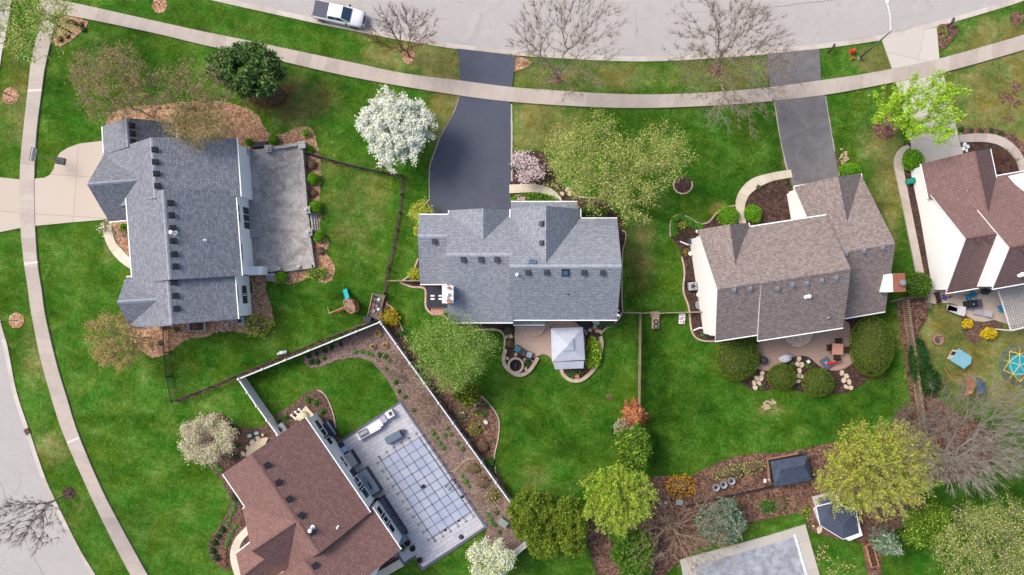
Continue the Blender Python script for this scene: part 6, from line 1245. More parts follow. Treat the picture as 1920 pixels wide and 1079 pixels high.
b = MB(); q = [(1.3 + .23 * math.cos(i * math.pi / 8), .23 * math.sin(i * math.pi / 8), 3.05) for i in range(17)]; b.path(q, .012, 5); b.build("rim", plain("hoop_orange", (.5, .08, .02, 1)), t)

# ------------------------------------------------------------------ house-side equipment
def ac(px, py, rz, label, s=.85):
    t = thing("air_conditioner", label, "air conditioner", W3(px, py, .4)[:2] + (0,), rz); b = MB(); b.box((0, 0, .04), (s + .2, s + .2, .08)); b.build("pad", STONE, t)
    b = MB(); b.box((0, 0, .45), (s, s, .75)); b.build("cabinet", plain("ac_grey", P(196, 198, 200, .55)), t, None, False, .05)
    b = MB(); b.lathe((0, 0, .8), [(.36, 0), (.36, .05), (.33, .06), (.33, .02)], 20); b.build("fan_ring", MGREY, t)
    b = MB()
    for i in range(5): a = i * 2 * math.pi / 5; b.box((math.cos(a) * .16, math.sin(a) * .16, .845), (.26, .13, .02), a)
    b.lathe((0, 0, .84), [(.07, 0), (.05, .06)], 8); b.build("fan", BLK, t)
ac(452, 602, R(3), "white air conditioner at the south-east corner of the large grey house"); ac(1298, 537, R(5), "air conditioner on a pad beside the white gable wall of the taupe-roofed house"); ac(527, 805, R(32), "air conditioner tucked at the north corner of the pool house", 1.1)
t = thing("planter_box", "grey metal-rimmed planter box filled with dark bark south of the large grey house", "planter", W3(372, 612), R(3))
b = MB(); line_wall(b, [(-.75, -.45), (.75, -.45), (.75, .45), (-.75, .45)], .1, 0, .5, closed=True); b.box((-.85, 0, .42), (.14, 1.0, .1)); b.box((.85, 0, .42), (.14, 1.0, .1)); b.build("frame", MGREY, t); MB().box((0, 0, .2), (1.4, .8, .3)).build("soil", MULR, t)
t = thing("planter_bed", "raised wooden planter crammed with pots and debris beside the short brown fence", "planter", W3(706, 575), R(-12.5)); RAW = noisy("timber_weathered", [(0.3, P(158, 140, 116)), (0.7, P(204, 188, 162))], 4)
b = MB(); line_wall(b, [(-.62, -1.25), (.62, -1.25), (.62, 1.25), (-.62, 1.25)], .09, 0, .45, closed=True); b.build("frame", RAW, t); MB().box((0, 0, .15), (1.15, 2.4, .25)).build("soil", noisy("gravel_soil", [(0.3, P(84, 76, 72)), (0.7, P(160, 150, 140))], 12, vec='obj'), t)
for i, (x, y, r_, m) in enumerate([(-.25, .95, .14, BLK), (.1, .8, .16, WHITE), (.3, .3, .18, DGREY), (-.3, -.1, .12, RED), (-.15, -.5, .2, MGREY), (.2, -.7, .15, POT), (-.3, .45, .16, DGREY), (.3, -.2, .14, TRIM), (.05, .1, .14, MGREY)]):
    b = MB(); b.lathe((x, y, .27), [(r_ * .7, 0), (r_, .25), (r_ * .85, .24), (r_ * .7, .15)], 10); b.build("pot", m, t)
b = MB(); x, y = W(692, 599); b.box((x, y, .5), (.7, .6, 1.0), R(-8), taper=1.1); tag(b.build("storage_bin", plain("bin_dark", P(52, 58, 72), .5), None, None, False, .06), "dark bin between the wooden planter and the white fence corner", "bin")
b = MB(); x, y = W(531, 662); b.tube((x - .3, y, .2), (x + .3, y + .1, .2), .2, .2, 12); b.ball((x + .3, y + .1, .2), (.2, .2, .2)); b.tube((x - .55, y - .15, .12), (x - .35, y - .05, .12), .14, .14, 10); tag(b.build("lawn_ornament", VINYL, None, None, True), "small whitish canister lying on the grass above the white fence", "canister")

# playset with turquoise slide
t = thing("playset", "wooden swing set with a turquoise slide on the west house's back lawn", "playset", W3(655, 576)); TIM = plain("timber_pine", P(204, 160, 122, .6), .8); CANV = plain("canvas_tan", P(160, 120, 92), .8); TUR = plain("slide_turquoise", P(40, 196, 206), .35); CRM = plain("crimson_plastic", P(176, 40, 80), .5)
def lw(px, py, z): X_, Y_ = W(px, py, z); return (X_ - t.location.x, Y_ - t.location.y, z)
oc = [(647, 565), (653, 560), (662, 564), (668, 575), (668, 583), (662, 587), (655, 584), (649, 577)]
b = MB(); c_ = [lw(x, y, 1.4) for x, y in oc]; b.add(c_, [tuple(range(8))]); b.build("platform", noisy("timber_deck", [(0.3, P(170, 132, 112)), (0.7, P(206, 176, 160))], 5, vec='obj'), t)
b = MB(); 
for z in (.2, 1.4, 2.1): b.path([(x, y, z) for x, y, _ in c_ + c_[:1]], .05, 5)
for x, y, _ in c_: b.tube((x, y, 0), (x, y, 2.15), .06, .06, 5)
b.build("frame", TIM, t)
b = MB(); b.add([(*c_[1][:2], 2.2), (*c_[2][:2], 2.2), (*c_[3][:2], 2.2), (*c_[4][:2], 2.2)] + [lw(671, 572, .9), lw(674, 582, .9)], [(0, 1, 4), (1, 2, 4), (2, 3, 5, 4)]); b.build("side_tarp", CANV, t)
b = MB(); b.add([(*c_[4][:2], 1.3), (*c_[5][:2], 1.9), (*c_[6][:2], 1.3), lw(664, 588, .7)], [(0, 1, 3), (1, 2, 3), (0, 1, 2)]); b.build("canopy", CRM, t)
b = MB(); q = [(652, 563, 1.35), (650, 556, .95), (648, 549, .45), (646, 543, .2)]
pts = [lw(*p) for p in q]
for a, c2 in zip(pts, pts[1:]):
    a, c2 = Vector(a), Vector(c2); s_ = (c2 - a).cross(Vector((0, 0, 1))).normalized() * .26
    b.add([a - s_, a + s_, c2 + s_, c2 - s_, a - s_ + Vector((0, 0, .16)), a + s_ + Vector((0, 0, .16)), c2 + s_ + Vector((0, 0, .16)), c2 - s_ + Vector((0, 0, .16))], [(0, 1, 2, 3), (0, 4, 7, 3), (1, 2, 6, 5)])
b.build("slide", TUR, t)
b = MB(); b.tube(lw(648, 575, 2.2), lw(617, 588, 2.2), .06, .06, 6); b.tube(lw(617, 588, 2.2), lw(615, 577, 0), .06, .06, 6); b.tube(lw(617, 588, 2.2), lw(626, 598, 0), .06, .06, 6); b.build("swing_beam", TIM, t)
for f in (.35, .65):
    px, py = 648 - 31 * f, 575 + 13 * f; x, y, _ = lw(px, py, 2.2); b = MB(); b.tube((x - .2, y, 2.2), (x - .2, y, .55), .012, .012, 4); b.tube((x + .2, y, 2.2), (x + .2, y, .55), .012, .012, 4); b.box((x, y, .5), (.5, .22, .06), R(20)); b.build("swing", CRM, t)
b = MB(); b.tube(lw(666, 567, 1.4), lw(672, 565, 0), .035); b.tube(lw(668, 571, 1.4), lw(674, 568, 0), .035)
for f in (.25, .5, .75): b.tube(Vector(lw(666, 567, 1.4)).lerp(Vector(lw(672, 565, 0)), f), Vector(lw(668, 571, 1.4)).lerp(Vector(lw(674, 568, 0)), f), .025)
b.build("ladder", plain("ladder_red", P(196, 90, 80)), t)

# dark slatted cover, pink bench-like step box by the chimney
t = thing("basement_cover", "dark slatted flat roof with white oblong marks between chimney and beige edging", "cover", W3(818, 557)); x0, y0 = W(820, 557, 1.0); o_ = W3(818, 557)
DKP = noisy("dark_slats", [(0.3, P(50, 52, 66)), (0.7, P(68, 70, 84))], 6); b = MB()
(xa, ya), (xb, yb) = W(801, 539, 1.0), W(840, 577, 1.0)
for i in range(12): f = (i + .5) / 12; b.box(((xa + xb) / 2, ya + (yb - ya) * f, .97), (xb - xa, abs(yb - ya) / 12 - .012, .06))
b.build("slats", DKP, t, o_)
b = MB(); b.box(((xa + xb) / 2, (ya + yb) / 2, .45), (xb - xa - .1, abs(yb - ya) - .1, .9)); b.build("base", BLK, t, o_)
for (px, py) in [(811, 555), (811, 561), (826, 555), (826, 561)]:
    X_, Y_ = W(px, py, 1.02); b = MB(); b.box((X_, Y_, 1.025), (.42, .17, .03)); b.build("white_patch", WHITE, t, o_)
t = thing("garden_bench", "pink-tan slatted bench box below the dark slatted roof", "bench", W3(821, 583), R(-5)); PKW = plain("timber_pink", P(216, 164, 146), .8)
b = MB()
for i in range(4): b.box((0, -.32 + i * .2, .5), (1.4, .17, .05))
b.build("seat", PKW, t); b = MB(); b.box((0, .4, .7), (1.4, .06, .4)); b.build("backrest", PKW, t)
for sx in (-.62, .62):
    for sy in (-.3, .3): MB().box((sx, sy, .24), (.08, .08, .48)).build("leg", PKW, t)
b = MB(); x, y = W(840, 582); b.lathe((x, y, 0), [(.28, 0), (.3, .8), (.33, .82), (.3, .95), (.05, 1.0)], 16); tag(b.build("rain_barrel", plain("barrel_grey", P(104, 112, 124), .5), None, None, True), "grey round barrel at the house corner beside the pink-tan bench", "barrel")
b = MB(); b.prism([W(843, 598), W(863, 596), W(863, 606)], 0, 0.9); tag(b.build("hatch", PKW), "pink-tan triangular wooden hatch under the roof corner near the shade tree", "hatch")

# ------------------------------------------------------------------ patio with fire pit and canopy
t = thing("gazebo", "square pale grey canopy gazebo with a tiered top beside the tan paver patio", "gazebo", W3(1065, 650)); o_ = W3(1065, 650); CAN = noisy("canopy_fabric", [(0.3, P(196, 202, 220)), (0.7, P(218, 222, 236))], 1.2, 0.8)
z0, z1 = 2.3, 3.15; cn = [(*W(1033, 616, z0), z0), (*W(1093, 614, z0), z0), (*W(1097, 675, z0), z0), (*W(1035, 678, z0), z0)]; ap = (*W(1065, 647, z1), z1)
def lerp3(a, b_, f): return tuple(a[i] * (1 - f) + b_[i] * f for i in range(3))
b = MB(); mid = [lerp3(c, ap, .68) for c in cn]; b.add(cn + mid, [(i, (i + 1) % 4, 4 + (i + 1) % 4, 4 + i) for i in range(4)]); b.build("canopy", CAN, t, o_)
b = MB(); m2 = [lerp3((*c[:2], c[2] + .14), (*ap[:2], ap[2] + .12), .64) for c in cn]; a2 = (*ap[:2], ap[2] + .16); b.add(m2 + [a2], [(i, (i + 1) % 4, 4) for i in range(4)]); b.add(m2 + [(x, y, z - .1) for x, y, z in m2], [(i, (i + 1) % 4, 4 + (i + 1) % 4, 4 + i) for i in range(4)]); b.build("vent_cap", CAN, t, o_)
b = MB(); lo = [(x, y, z - .28) for x, y, z in cn]; b.add(cn + lo, [(i, (i + 1) % 4, 4 + (i + 1) % 4, 4 + i) for i in range(4)]); b.build("valance", CAN, t, o_)
b = MB(); e0 = (*W(1039, 680, 2.2), 2.2); e1 = (*W(1095, 677, 2.2), 2.2); e2 = (*W(1094, 691, 1.75), 1.75); e3 = (*W(1040, 693, 1.75), 1.75); b.add([e0, e1, e2, e3], [(0, 1, 2, 3)]); b.build("awning_flap", CAN, t, o_)
for c in cn: b = MB(); b.box((c[0] * .985 + ap[0] * .015, c[1] * .985 + ap[1] * .015, 1.1), (.09, .09, 2.2)); b.build("post", DGREY, t, o_)
t = thing("fire_pit", "round stone fire pit with dark coals south of the tan patio", "fire pit", W3(967, 685)); b = MB(); b.lathe((0, 0, 0), [(.86, 0), (.86, .4), (.84, .45), (.64, .45), (.62, .2), (.6, .1)], 28); b.build("ring", noisy("pit_stone", [(0.3, P(200, 174, 152)), (0.7, P(234, 212, 188))], 5, vec='obj', bmp=.3), t)
b = MB()
for i in range(60): a = random.uniform(0, 6.28); q = random.uniform(0, .52); s_ = random.uniform(.05, .11); b.ball((q * math.cos(a), q * math.sin(a), .18 + random.uniform(0, .06)), (s_, s_, s_ * .7), n=6, m=4, jit=.2)
b.build("coals", noisy("coal", [(0.35, P(24, 26, 34)), (0.6, P(60, 64, 78)), (0.72, P(170, 176, 190))], 7, .4, vec='obj'), t)
def chair(name, label, px, py, rz, seat, frame, group=None, s=.62, cush=None, cat="chair"):
    t = thing(name, label, cat, W3(px, py, .4)[:2] + (.06,), rz, group); b = MB(); b.box((0, 0, .42), (s, s, .1)); st = b.build("seat", seat, t, None, False, .03)
    if cush: MB().box((.02, 0, .5), (s * .8, s * .8, .08)).build("cushion", cush, st, None, False, .03)
    b = MB(); b.box((-s / 2, 0, .72), (.08, s, .55), 0, tilt=('Y', R(-12))); b.build("backrest", seat, t, None, False, .03)
    for sy in (-1, 1): MB().box((0, sy * s / 2, .6), (s * .9, .06, .06)).build("armrest", frame, t)
    for sx in (-1, 1):
        for sy in (-1, 1): MB().box((sx * s * .42, sy * s * .45, .22), (.05, .05, .42)).build("leg", frame, t)
    return t
TEAL = plain("cushion_teal", P(72, 150, 176), .8); BLUP = plain("plastic_blue", P(30, 150, 190), .4)
chair("patio_chair", "dark patio chair with a teal-blue cushion by the fire pit", 971, 655, R(150), DGREY, BLK, "patio chairs by the fire pit", .72, TEAL); chair("patio_chair", "dark patio chair with a pale grey cushion by the fire pit", 992, 666, R(72), DGREY, BLK, "patio chairs by the fire pit", .72, plain("cushion_pale", P(176, 190, 200), .8))
b = MB(); x, y = W(983, 662); b.box((x, y, .3), (.5, .45, .06), R(30)); b.box((x, y, .14), (.3, .3, .28), R(30)); tag(b.build("side_table", plain("table_taupe", P(172, 152, 142), .7)), "low taupe table between the two fire-pit chairs", "table")
b = MB(); x, y = W(1091, 606, .4); b.box((x, y, .3), (1.9, .7, .12), R(-38)); b.box((x, y + .05, .18), (1.7, .5, .3), R(-38)); tag(b.build("ramp_board", plain("ramp_dark", P(44, 46, 62), .6), None, None, False, .02), "dark blue-black bench lying under the eave beside the white canopy", "bench")
b = MB(); x, y = W(1118, 604, .4); b.box((x, y, .3), (.65, .55, .6), R(-8)); tag(b.build("utility_box", plain("box_pale_green", P(176, 196, 196), .6), None, None, False, .03), "pale green-grey box under the eave near the dish", "utility box")
b = MB(); x, y = W(1082, 706, .3); b.lathe((x, y, .1), [(.16, 0), (.24, .35), (.25, .38), (.2, .36)], 14); tag(b.build("clay_pot", POT, None, None, True), "clay pot at the tip of the stone wall below the canopy", "pot")
FLAG = noisy("flagstone", [(0.3, P(214, 190, 160)), (0.7, P(238, 220, 194))], 3, vec='world', bmp=.2)
_ORD = ["first", "second", "third", "fourth", "fifth", "sixth", "seventh", "eighth", "ninth", "tenth", "eleventh"]
def stones(pts, label, group, r_=.3, mat=FLAG, cat="stepping stone", z=None, nm="stepping_stone", seed=3, ordl=True, h=.2):
    rr = random.Random(seed)
    for i, p in enumerate(pts):
        q = p[2] / PPM if len(p) > 2 else r_; n = 6; a0 = rr.uniform(0, 3); X_, Y_ = W(p[0], p[1]); el = rr.uniform(.6, .95); ro = rr.uniform(0, 3); b = MB(); pl = []
        for k in range(n): a = a0 + k * 2 * math.pi / n + rr.uniform(-.25, .25); u, v = q * math.cos(a) * rr.uniform(.85, 1.15), q * el * math.sin(a); pl.append((X_ + u * math.cos(ro) - v * math.sin(ro), Y_ + u * math.sin(ro) + v * math.cos(ro)))
        b.prism(pl, 0, h); tag(b.build(nm, mat), (_ORD[i] + " " if ordl else "") + label, cat, group)
stones([(1577, 699), (1586, 705), (1581, 713), (1591, 716), (1585, 725), (1594, 727)], "cream flagstone down the dark bed east of the round bushes, counting from the patio", "flagstones east of the round bushes")
stones([(1497, 673), (1495, 683), (1502, 684), (1498, 695), (1502, 706), (1496, 705), (1495, 715)], "cream flagstone between the two round bushes, counting from the patio", "flagstones between the round bushes")
stones([(1428, 700), (1418, 709), (1426, 709), (1413, 718), (1422, 718), (1415, 727)], "cream flagstone in the dark bed's west end, counting from the patio", "flagstones in the bed's west end")
stones([(951, 631, 4), (957, 630, 5.5)], "pinkish flat stone beside the tan patio's west edge", "stones beside the tan patio")
stones([(967, 665, 4), (951, 672, 4), (984, 675, 4), (986, 692, 4), (998, 677, 3)], "tan stone in the bed round the fire pit, counting clockwise from the chairs", "stones round the fire pit")
stones([(1098, 619, 5), (1106, 619, 5), (1115, 614, 5), (1118, 619, 5), (1125, 622, 5), (1099, 626, 3)], "round pinkish stepping stone between canopy and dish corner, counting eastward", "round stepping stones by the canopy", mat=EDGE)
stones([(1063, 356, 5), (1054, 364, 4.5), (1068, 363, 5)], "cream flat stone at the end of the curved walk under the big tree", "stones by the curved walk")
stones([(494, 815, 3), (486, 822, 5.5), (475, 829, 6), (466, 839, 5), (458, 850, 6)], "rounded tan boulder along the cream step, counting from the white fence", "boulders by the cream step", h=.35)
stones([(1535, 993, 7), (1524, 986, 2.5)], "smooth cream stone beside the playhouse shed's mulch tip", "stones by the playhouse shed")
stones([(891, 758, 4), (911, 791, 5), (868, 774, 3)], "pale garden rock in the bed south of the shade tree, counting down", "pale rocks in the mulched bed", mat=noisy("pale_rock", [(0.3, P(196, 190, 184)), (0.7, P(232, 228, 222))], 4), h=.35)
stones([(1806, 272, 4), (1812, 276, 4), (1804, 280, 4), (1810, 283, 3)], "white rock beside the garage of the white gable house, counting down", "white rocks by the garage", mat=WHITE, h=.3)
# garden beds on the lawn by the rail fence
t = thing("planter_box", "pinkish wooden planter holding two round tubs on the lawn below the rail fence", "planter", W3(1228, 602), R(-1)); b = MB(); b.box((0, 0, .2), (.75, 1.6, .4)); b.box((-.05, .72, .3), (1.0, .5, .3)); b.build("box", plain("timber_pinkish", P(200, 170, 146), .8), t, None, False, .02)
for yy, m in ((-.05, DGREY), (-.55, DGREY)): b = MB(); b.lathe((0, yy, .4), [(.24, 0), (.26, .22), (.21, .22), (.2, .12)], 16); p = b.build("tub", m, t); MB().box((0.02, yy, .55), (.18, .2, .04), .5).build("plant_stub", RAW, p)
MB().box((0, .72, .47), (.4, .25, .06)).build("tray", plain("tray_mint", P(170, 220, 206)), t)
t = thing("flower_box", "small white box of pink and purple blooms below the rail fence", "flower box", W3(1278, 598), R(-3)); b = MB(); b.box((0, 0, .15), (.6, 1.05, .3)); b.build("box", TRIM, t); b = MB()
for i in range(70): b.ball((random.uniform(-.26, .26), random.uniform(-.48, .48), .34), (.05, .05, .03), mat=i % 3, n=6, m=4)
b.build("flowers", [plain("bloom_pink", P(226, 110, 170)), plain("bloom_purple", P(120, 70, 130)), WHITE], t)
b = MB(); x, y = W(1312, 572); b.lathe((x, y, 0), [(.48, 0), (.5, .14), (.42, .15), (.4, .1)], 20); tag(b.build("window_well", MGREY), "round window-well cover against the white gable wall", "cover")
b = MB(); x, y = W(1297, 452, .5); b.box((x, y, .45), (.75, .6, .9), R(5)); tag(b.build("dark_cabinet", DGREY, None, None, False, .03), "dark cabinet at the white gable wall's upper corner", "cabinet")
for (x, y, lab) in [(1294, 476, "white garden ornament beside the white gable wall"), (1332, 626, "white birdbath-like ornament at the gable wall's lower corner"), (1309, 553, "small white meter box on the gable wall below the air conditioner")]:
    X_, Y_ = W(x, y, .4); b = MB(); b.lathe((X_, Y_, 0), [(.14, 0), (.06, .1), (.06, .5), (.24, .6), (.22, .64), (.02, .6)], 12); b.lathe((X_ + .2, Y_ - .12, 0), [(.14, 0), (.16, .35), (.05, .42)], 10); tag(b.build("garden_ornament", WHITE, None, None, True), lab, "ornament")

# ------------------------------------------------------------------ brown patio furniture
t = thing("dining_table", "square pinkish table on the round end of the brown paver patio", "table", W3(1570, 655, .7)[:2] + (.06,), R(-3)); MB().box((0, 0, .73), (1.15, 1.15, .05)).build("tabletop", plain("table_pink", P(216, 158, 134), .6), t, None, False, .015)
for sx in (-1, 1):
    for sy in (-1, 1): MB().box((sx * .48, sy * .48, .35), (.07, .07, .72)).build("leg", BLK, t)
BRN = plain("wicker_brown", P(62, 42, 36), .7)
for (px, py, a, lab) in [(1571, 641, -90, "brown chair at the square table, on the roof side"), (1555, 652, 0, "brown chair at the square table, on the white chair's side"), (1587, 656, 180, "brown chair at the square table, facing the big oval bush"), (1568, 669, 95, "brown chair at the square table, nearest the red umbrella")]:
    c = chair("dining_chair", lab, px, py, R(a), BRN, BRN, "brown chairs round the square table", .6)
t = thing("covered_loveseat", "rounded chair set under a white-lilac cover at the patio's inner edge", "covered chair", W3(1473, 673, .5)[:2] + (.06,), R(12)); b = MB(); b.ball((0, 0, .3), (.72, .46, .48), n=18, m=10); b.box((.1, .18, .5), (1.1, .35, .5)); b.build("cover", noisy("cover_lilac", [(0.3, P(196, 190, 204)), (0.7, P(226, 222, 232))], 3, vec='obj'), t, None, True)
t = thing("covered_grill", "black-covered grill at the west end of the brown paver patio", "grill", W3(1431, 676, .5)[:2] + (.06,), R(-30)); b = MB(); b.lathe((0, 0, 0), [(.38, 0), (.45, .5), (.42, .8), (.2, .98), (.02, 1.0)], 7); b.box((-.35, .1, .7), (.5, .4, .2)); b.build("cover", plain("cover_black", (.03, .032, .036, 1), .6), t, None, False, .04)
t = thing("grey_table", "tilted grey square table beside the folded red umbrella", "table", W3(1549, 681, .5)[:2] + (.06,), R(35)); MB().box((0, 0, .5), (.95, 1.1, .05)).build("tabletop", plain("slate_blue", P(96, 106, 128), .5), t)
for sx in (-1, 1):
    for sy in (-1, 1): MB().box((sx * .38, sy * .45, .25), (.05, .05, .5)).build("leg", BLK, t)
MB().lathe((0, .05, .53), [(.16, 0), (.14, .03)], 14).build("plate", plain("plate_grey", P(160, 170, 186)), t)
t = thing("umbrella", "folded bright red umbrella lying over the grey patio table", "umbrella", W3(1561, 681, .7)[:2] + (.65,), R(8)); b = MB(); n_ = 10
b.tube((-.55, 0, 0), (.2, 0, .05), .16, .13, 9); b.tube((.2, 0, .05), (.6, .02, .05), .13, .04, 9); b.build("canopy", plain("umbrella_red", P(226, 50, 44), .7), t, None, False); b = MB(); b.tube((.6, .02, .05), (.95, .1, .05), .02); b.build("pole", WHITE, t)
x, y = W(1514, 678); b = MB(); b.box((x, y, .2), (.3, .3, .4), .5); tag(b.build("garden_lantern", WHITE, None, None, False, .03), "small white lantern box in the dark bed above the round bushes", "lantern")
# ------------------------------------------------------------------ east yard
t = thing("grill", "large black gas grill on the concrete patio of the white gable house", "grill", W3(1828, 570, 1)[:2] + (.1,), R(8)); b = MB(); b.box((-.25, 0, .95), (.95, .75, .3), taper=.85); b.build("lid", plain("grill_blue_black", P(34, 40, 56), .35), t, None, False, .05); b = MB(); b.box((0, 0, .45), (1.5, .65, .85)); b.build("cabinet", BLK, t)
b = MB(); b.box((.5, 0, .93), (.45, .75, .06)); [b.box((.5, yy, .975), (.38, .1, .03)) for yy in (-.27, -.09, .09, .27)]; b.build("side_shelf", DGREY, t); MB().ball((-.25, 0, 1.12), (.05, .05, .03), n=8, m=4).build("thermometer", WHITE, t)
t = thing("kettle_grill", "round black kettle smoker close under the brown eave", "grill", W3(1847, 547, .8)[:2] + (.1,), 0); b = MB(); b.ball((0, 0, .75), (.48, .34, .3), n=16, m=8); b.build("kettle", BLK, t, None, True); MB().box((.6, .05, .8), (.3, .12, .05)).build("handle", BLK, t)
for sx, sy in ((-.3, -.2), (.3, -.2), (0, .28)): b = MB(); b.tube((sx * .6, sy * .6, .6), (sx, sy, 0), .025); b.build("leg", BLK, t)
for (px, py, a, l) in [(1815, 557, 20, "bright blue child's chair nearer the gas grill"), (1824, 551, 60, "bright blue child's chair nearer the brown eave"), (1877, 578, 200, "bright blue chair beside a black hoop next to the pergola")]:
    chair("blue_chair", l, px, py, R(a), BLUP, BLUP, "bright blue chairs on the concrete patio", .5 if px < 1850 else .6)
t = thing("bench", "dark brown bench at the west end of the concrete patio", "bench", W3(1758, 558, .4)[:2] + (.1,), R(15)); MB().box((0, 0, .42), (.5, 1.15, .08)).build("seat", BRN, t); MB().box((-.24, 0, .65), (.06, 1.15, .45)).build("backrest", BRN, t)
for sy in (-.5, .5): MB().box((0, sy, .2), (.45, .06, .4)).build("leg", BRN, t)
def lounger(px, py, rz, label, m):
    t = thing("sun_lounger", label, "sun lounger", W3(px, py, .3)[:2] + (.08,), rz, "sun loungers at the concrete patio"); MB().box((-.35, 0, .32), (1.1, .6, .06)).build("seat", m, t); MB().box((.5, 0, .5), (.75, .6, .06), 0, tilt=('Y', R(-28))).build("backrest", m, t)
    for sx in (-.8, .1, .7):
        for sy in (-.27, .27): MB().box((sx, sy, .15), (.04, .04, .3)).build("leg", MGREY, t)
LG = plain("sling_pale", P(206, 204, 212), .7); lounger(1791, 579, R(-8), "pale grey lounger standing on the grass edge", LG); lounger(1791, 583, R(-22), "second pale lounger crossed over the one on the grass edge", LG); lounger(1841, 587, R(-12), "grey lounger on the patio between grill and pergola", plain("sling_grey", P(176, 172, 182), .7))
t = thing("toy", "orange and blue plastic ride-on toy under the white gable corner", "toy", W3(1776, 556, .4)[:2] + (.1,), R(15)); MB().box((.15, .05, .3), (.7, .35, .3), taper=.6).build("body", plain("toy_orange", P(240, 140, 60), .4), t, None, False, .05); MB().ball((-.35, -.05, .35), (.25, .22, .25), n=10, m=6).build("seat", plain("toy_blue", P(30, 90, 190), .4), t)
for sx in (-.3, .35):
    for sy in (-.2, .2): b = MB(); b.tube((sx, sy - .03, .12), (sx, sy + .03, .12), .12, .12, 10); b.build("wheel", BLK, t)
t = thing("pergola", "white lattice pergola attached to the brown-roofed house beside the concrete patio", "pergola", W3(1900, 580)); o_ = W3(1900, 580); zp = 2.7
c4 = [(1872, 545), (1895, 620)]; u = Vector(W(1896, 620, zp)) - Vector(W(1872, 545, zp)); v_ = Vector(W(1960, 604, zp)) - Vector(W(1896, 620, zp)); P0 = Vector(W(1872, 545, zp)); LAT = plain("lattice_white", P(206, 202, 200), .7)
b = MB()
for i in range(17): a = P0 + u * (i / 16); c = a + v_ * 2.2; b.tube((a.x, a.y, zp), (c.x, c.y, zp), .05, .05, 4)
b.build("lattice_slats", LAT, t, o_); b = MB()
for i in range(34): a = P0 + v_ * 2.2 * (i / 33); c = a + u; b.tube((a.x, a.y, zp + .09), (c.x, c.y, zp + .09), .04, .04, 4)
b.build("cross_slats", LAT, t, o_); b = MB(); a = P0 + u; c = a + v_ * 2.2; b.tube((a.x, a.y, zp), (c.x, c.y, zp), .1, .1, 4); b.tube((P0.x, P0.y, zp), (a.x, a.y, zp), .1, .1, 4); b.build("beam", WHITE, t, o_)
for q in (P0 + u, P0 + u + v_ * 1.5, P0 + v_ * 1.5): MB().box((q.x, q.y, zp / 2), (.12, .12, zp)).build("post", WHITE, t, o_)
t = thing("fire_pit", "round rust-rimmed fire pit on the dry lawn east of the picket fence", "fire pit", W3(1757, 637)); b = MB(); b.lathe((0, 0, 0), [(.56, 0), (.57, .3), (.55, .34), (.42, .34), (.4, .1), (.4, .04)], 24); b.build("ring", noisy("rust_stone", [(0.3, P(150, 104, 84)), (0.7, P(196, 156, 132))], 5, vec='obj'), t); b = MB(); b.ball((-.05, -.1, .05), (.36, .34, .1), jit=.1); b.build("ashes", noisy("ash", [(0.35, P(60, 58, 70)), (0.6, P(110, 104, 110)), (0.7, P(190, 96, 50))], 5, vec='obj'), t)
t = thing("playhouse", "plastic playhouse with pale blue roof and white walls on the dry lawn", "playhouse", W3(1796, 672)); o_ = W3(1796, 672); RZ = R(-32); cx_, cy_ = W(1797, 672, .6)
b = MB(); b.box((cx_, cy_, .55), (1.35, 1.15, 1.1), RZ); b.build("wall", plain("playhouse_white", P(220, 220, 216), .5), t, o_)
b = MB(); M3 = Matrix.Rotation(RZ, 3, 'Z'); f_ = lambda x, y, z: tuple(M3 @ Vector((x, y, 0)) + Vector((cx_, cy_, z)))
b.add([f_(-.8, -.75, 1.1), f_(.8, -.75, 1.1), f_(.8, .75, 1.1), f_(-.8, .75, 1.1), f_(-.8, 0, 1.65), f_(.8, 0, 1.65)], [(0, 1, 5, 4), (2, 3, 4, 5), (0, 4, 3), (1, 2, 5)]); b.build("roof", plain("playhouse_blue", P(150, 212, 230), .5), t, o_)
b = MB(); b.box(f_(-.69, 0.15, .6), (.04, .4, .7), RZ); b.build("door", BLK, t, o_); b = MB(); b.box(f_(-.2, -.59, .65), (.35, .04, .35), RZ); b.build("window", BLK, t, o_)
t = thing("climbing_dome", "yellow and blue metal climbing dome over a turquoise sheet", "climbing dome", W3(1908, 683)); o_ = W3(1908, 683); YB = plain("tube_yellow", P(236, 214, 120), .4); BB = plain("tube_blue", P(70, 120, 170), .4)
def dp(r_, a, z): x, y = W(1912, 685, z); return (x + r_ * math.cos(R(a)), y + r_ * math.sin(R(a)), z)
r0 = [dp(2.15, i * 36, 0) for i in range(10)]; r1_ = [dp(1.75, i * 36 + 18, .8) for i in range(10)]; r2_ = [dp(1.15, i * 72 + 18, 1.35) for i in range(5)]; top = dp(0, 0, 1.6)
b = MB(); [b.tube(r0[i], r0[(i + 1) % 10], .025) for i in range(10)]; [b.tube(r1_[i], r1_[(i + 1) % 10], .025) for i in range(10)]; [(b.tube(r0[i], r1_[i], .025), b.tube(r0[(i + 1) % 10], r1_[i], .025)) for i in range(10)]; b.build("lower_bars", BB, t, o_)
b = MB(); [b.tube(r2_[i], r2_[(i + 1) % 5], .035) for i in range(5)]; [b.tube(r2_[i], top, .035) for i in range(5)]; [(b.tube(r1_[(2 * i) % 10], r2_[i], .035), b.tube(r1_[(2 * i + 1) % 10], r2_[i], .035), b.tube(r1_[(2 * i - 1) % 10], r2_[i], .035)) for i in range(5)]; b.build("upper_bars", YB, t, o_)
b = MB(); b.prism([dp(1.3, a, .1)[:2] for a in (10, 60, 130, 190, 250, 320)], .02, .1); tag(b.build("play_mat", plain("mat_turquoise", P(40, 184, 206), .6)), "turquoise sheet lying inside the climbing dome", "mat")
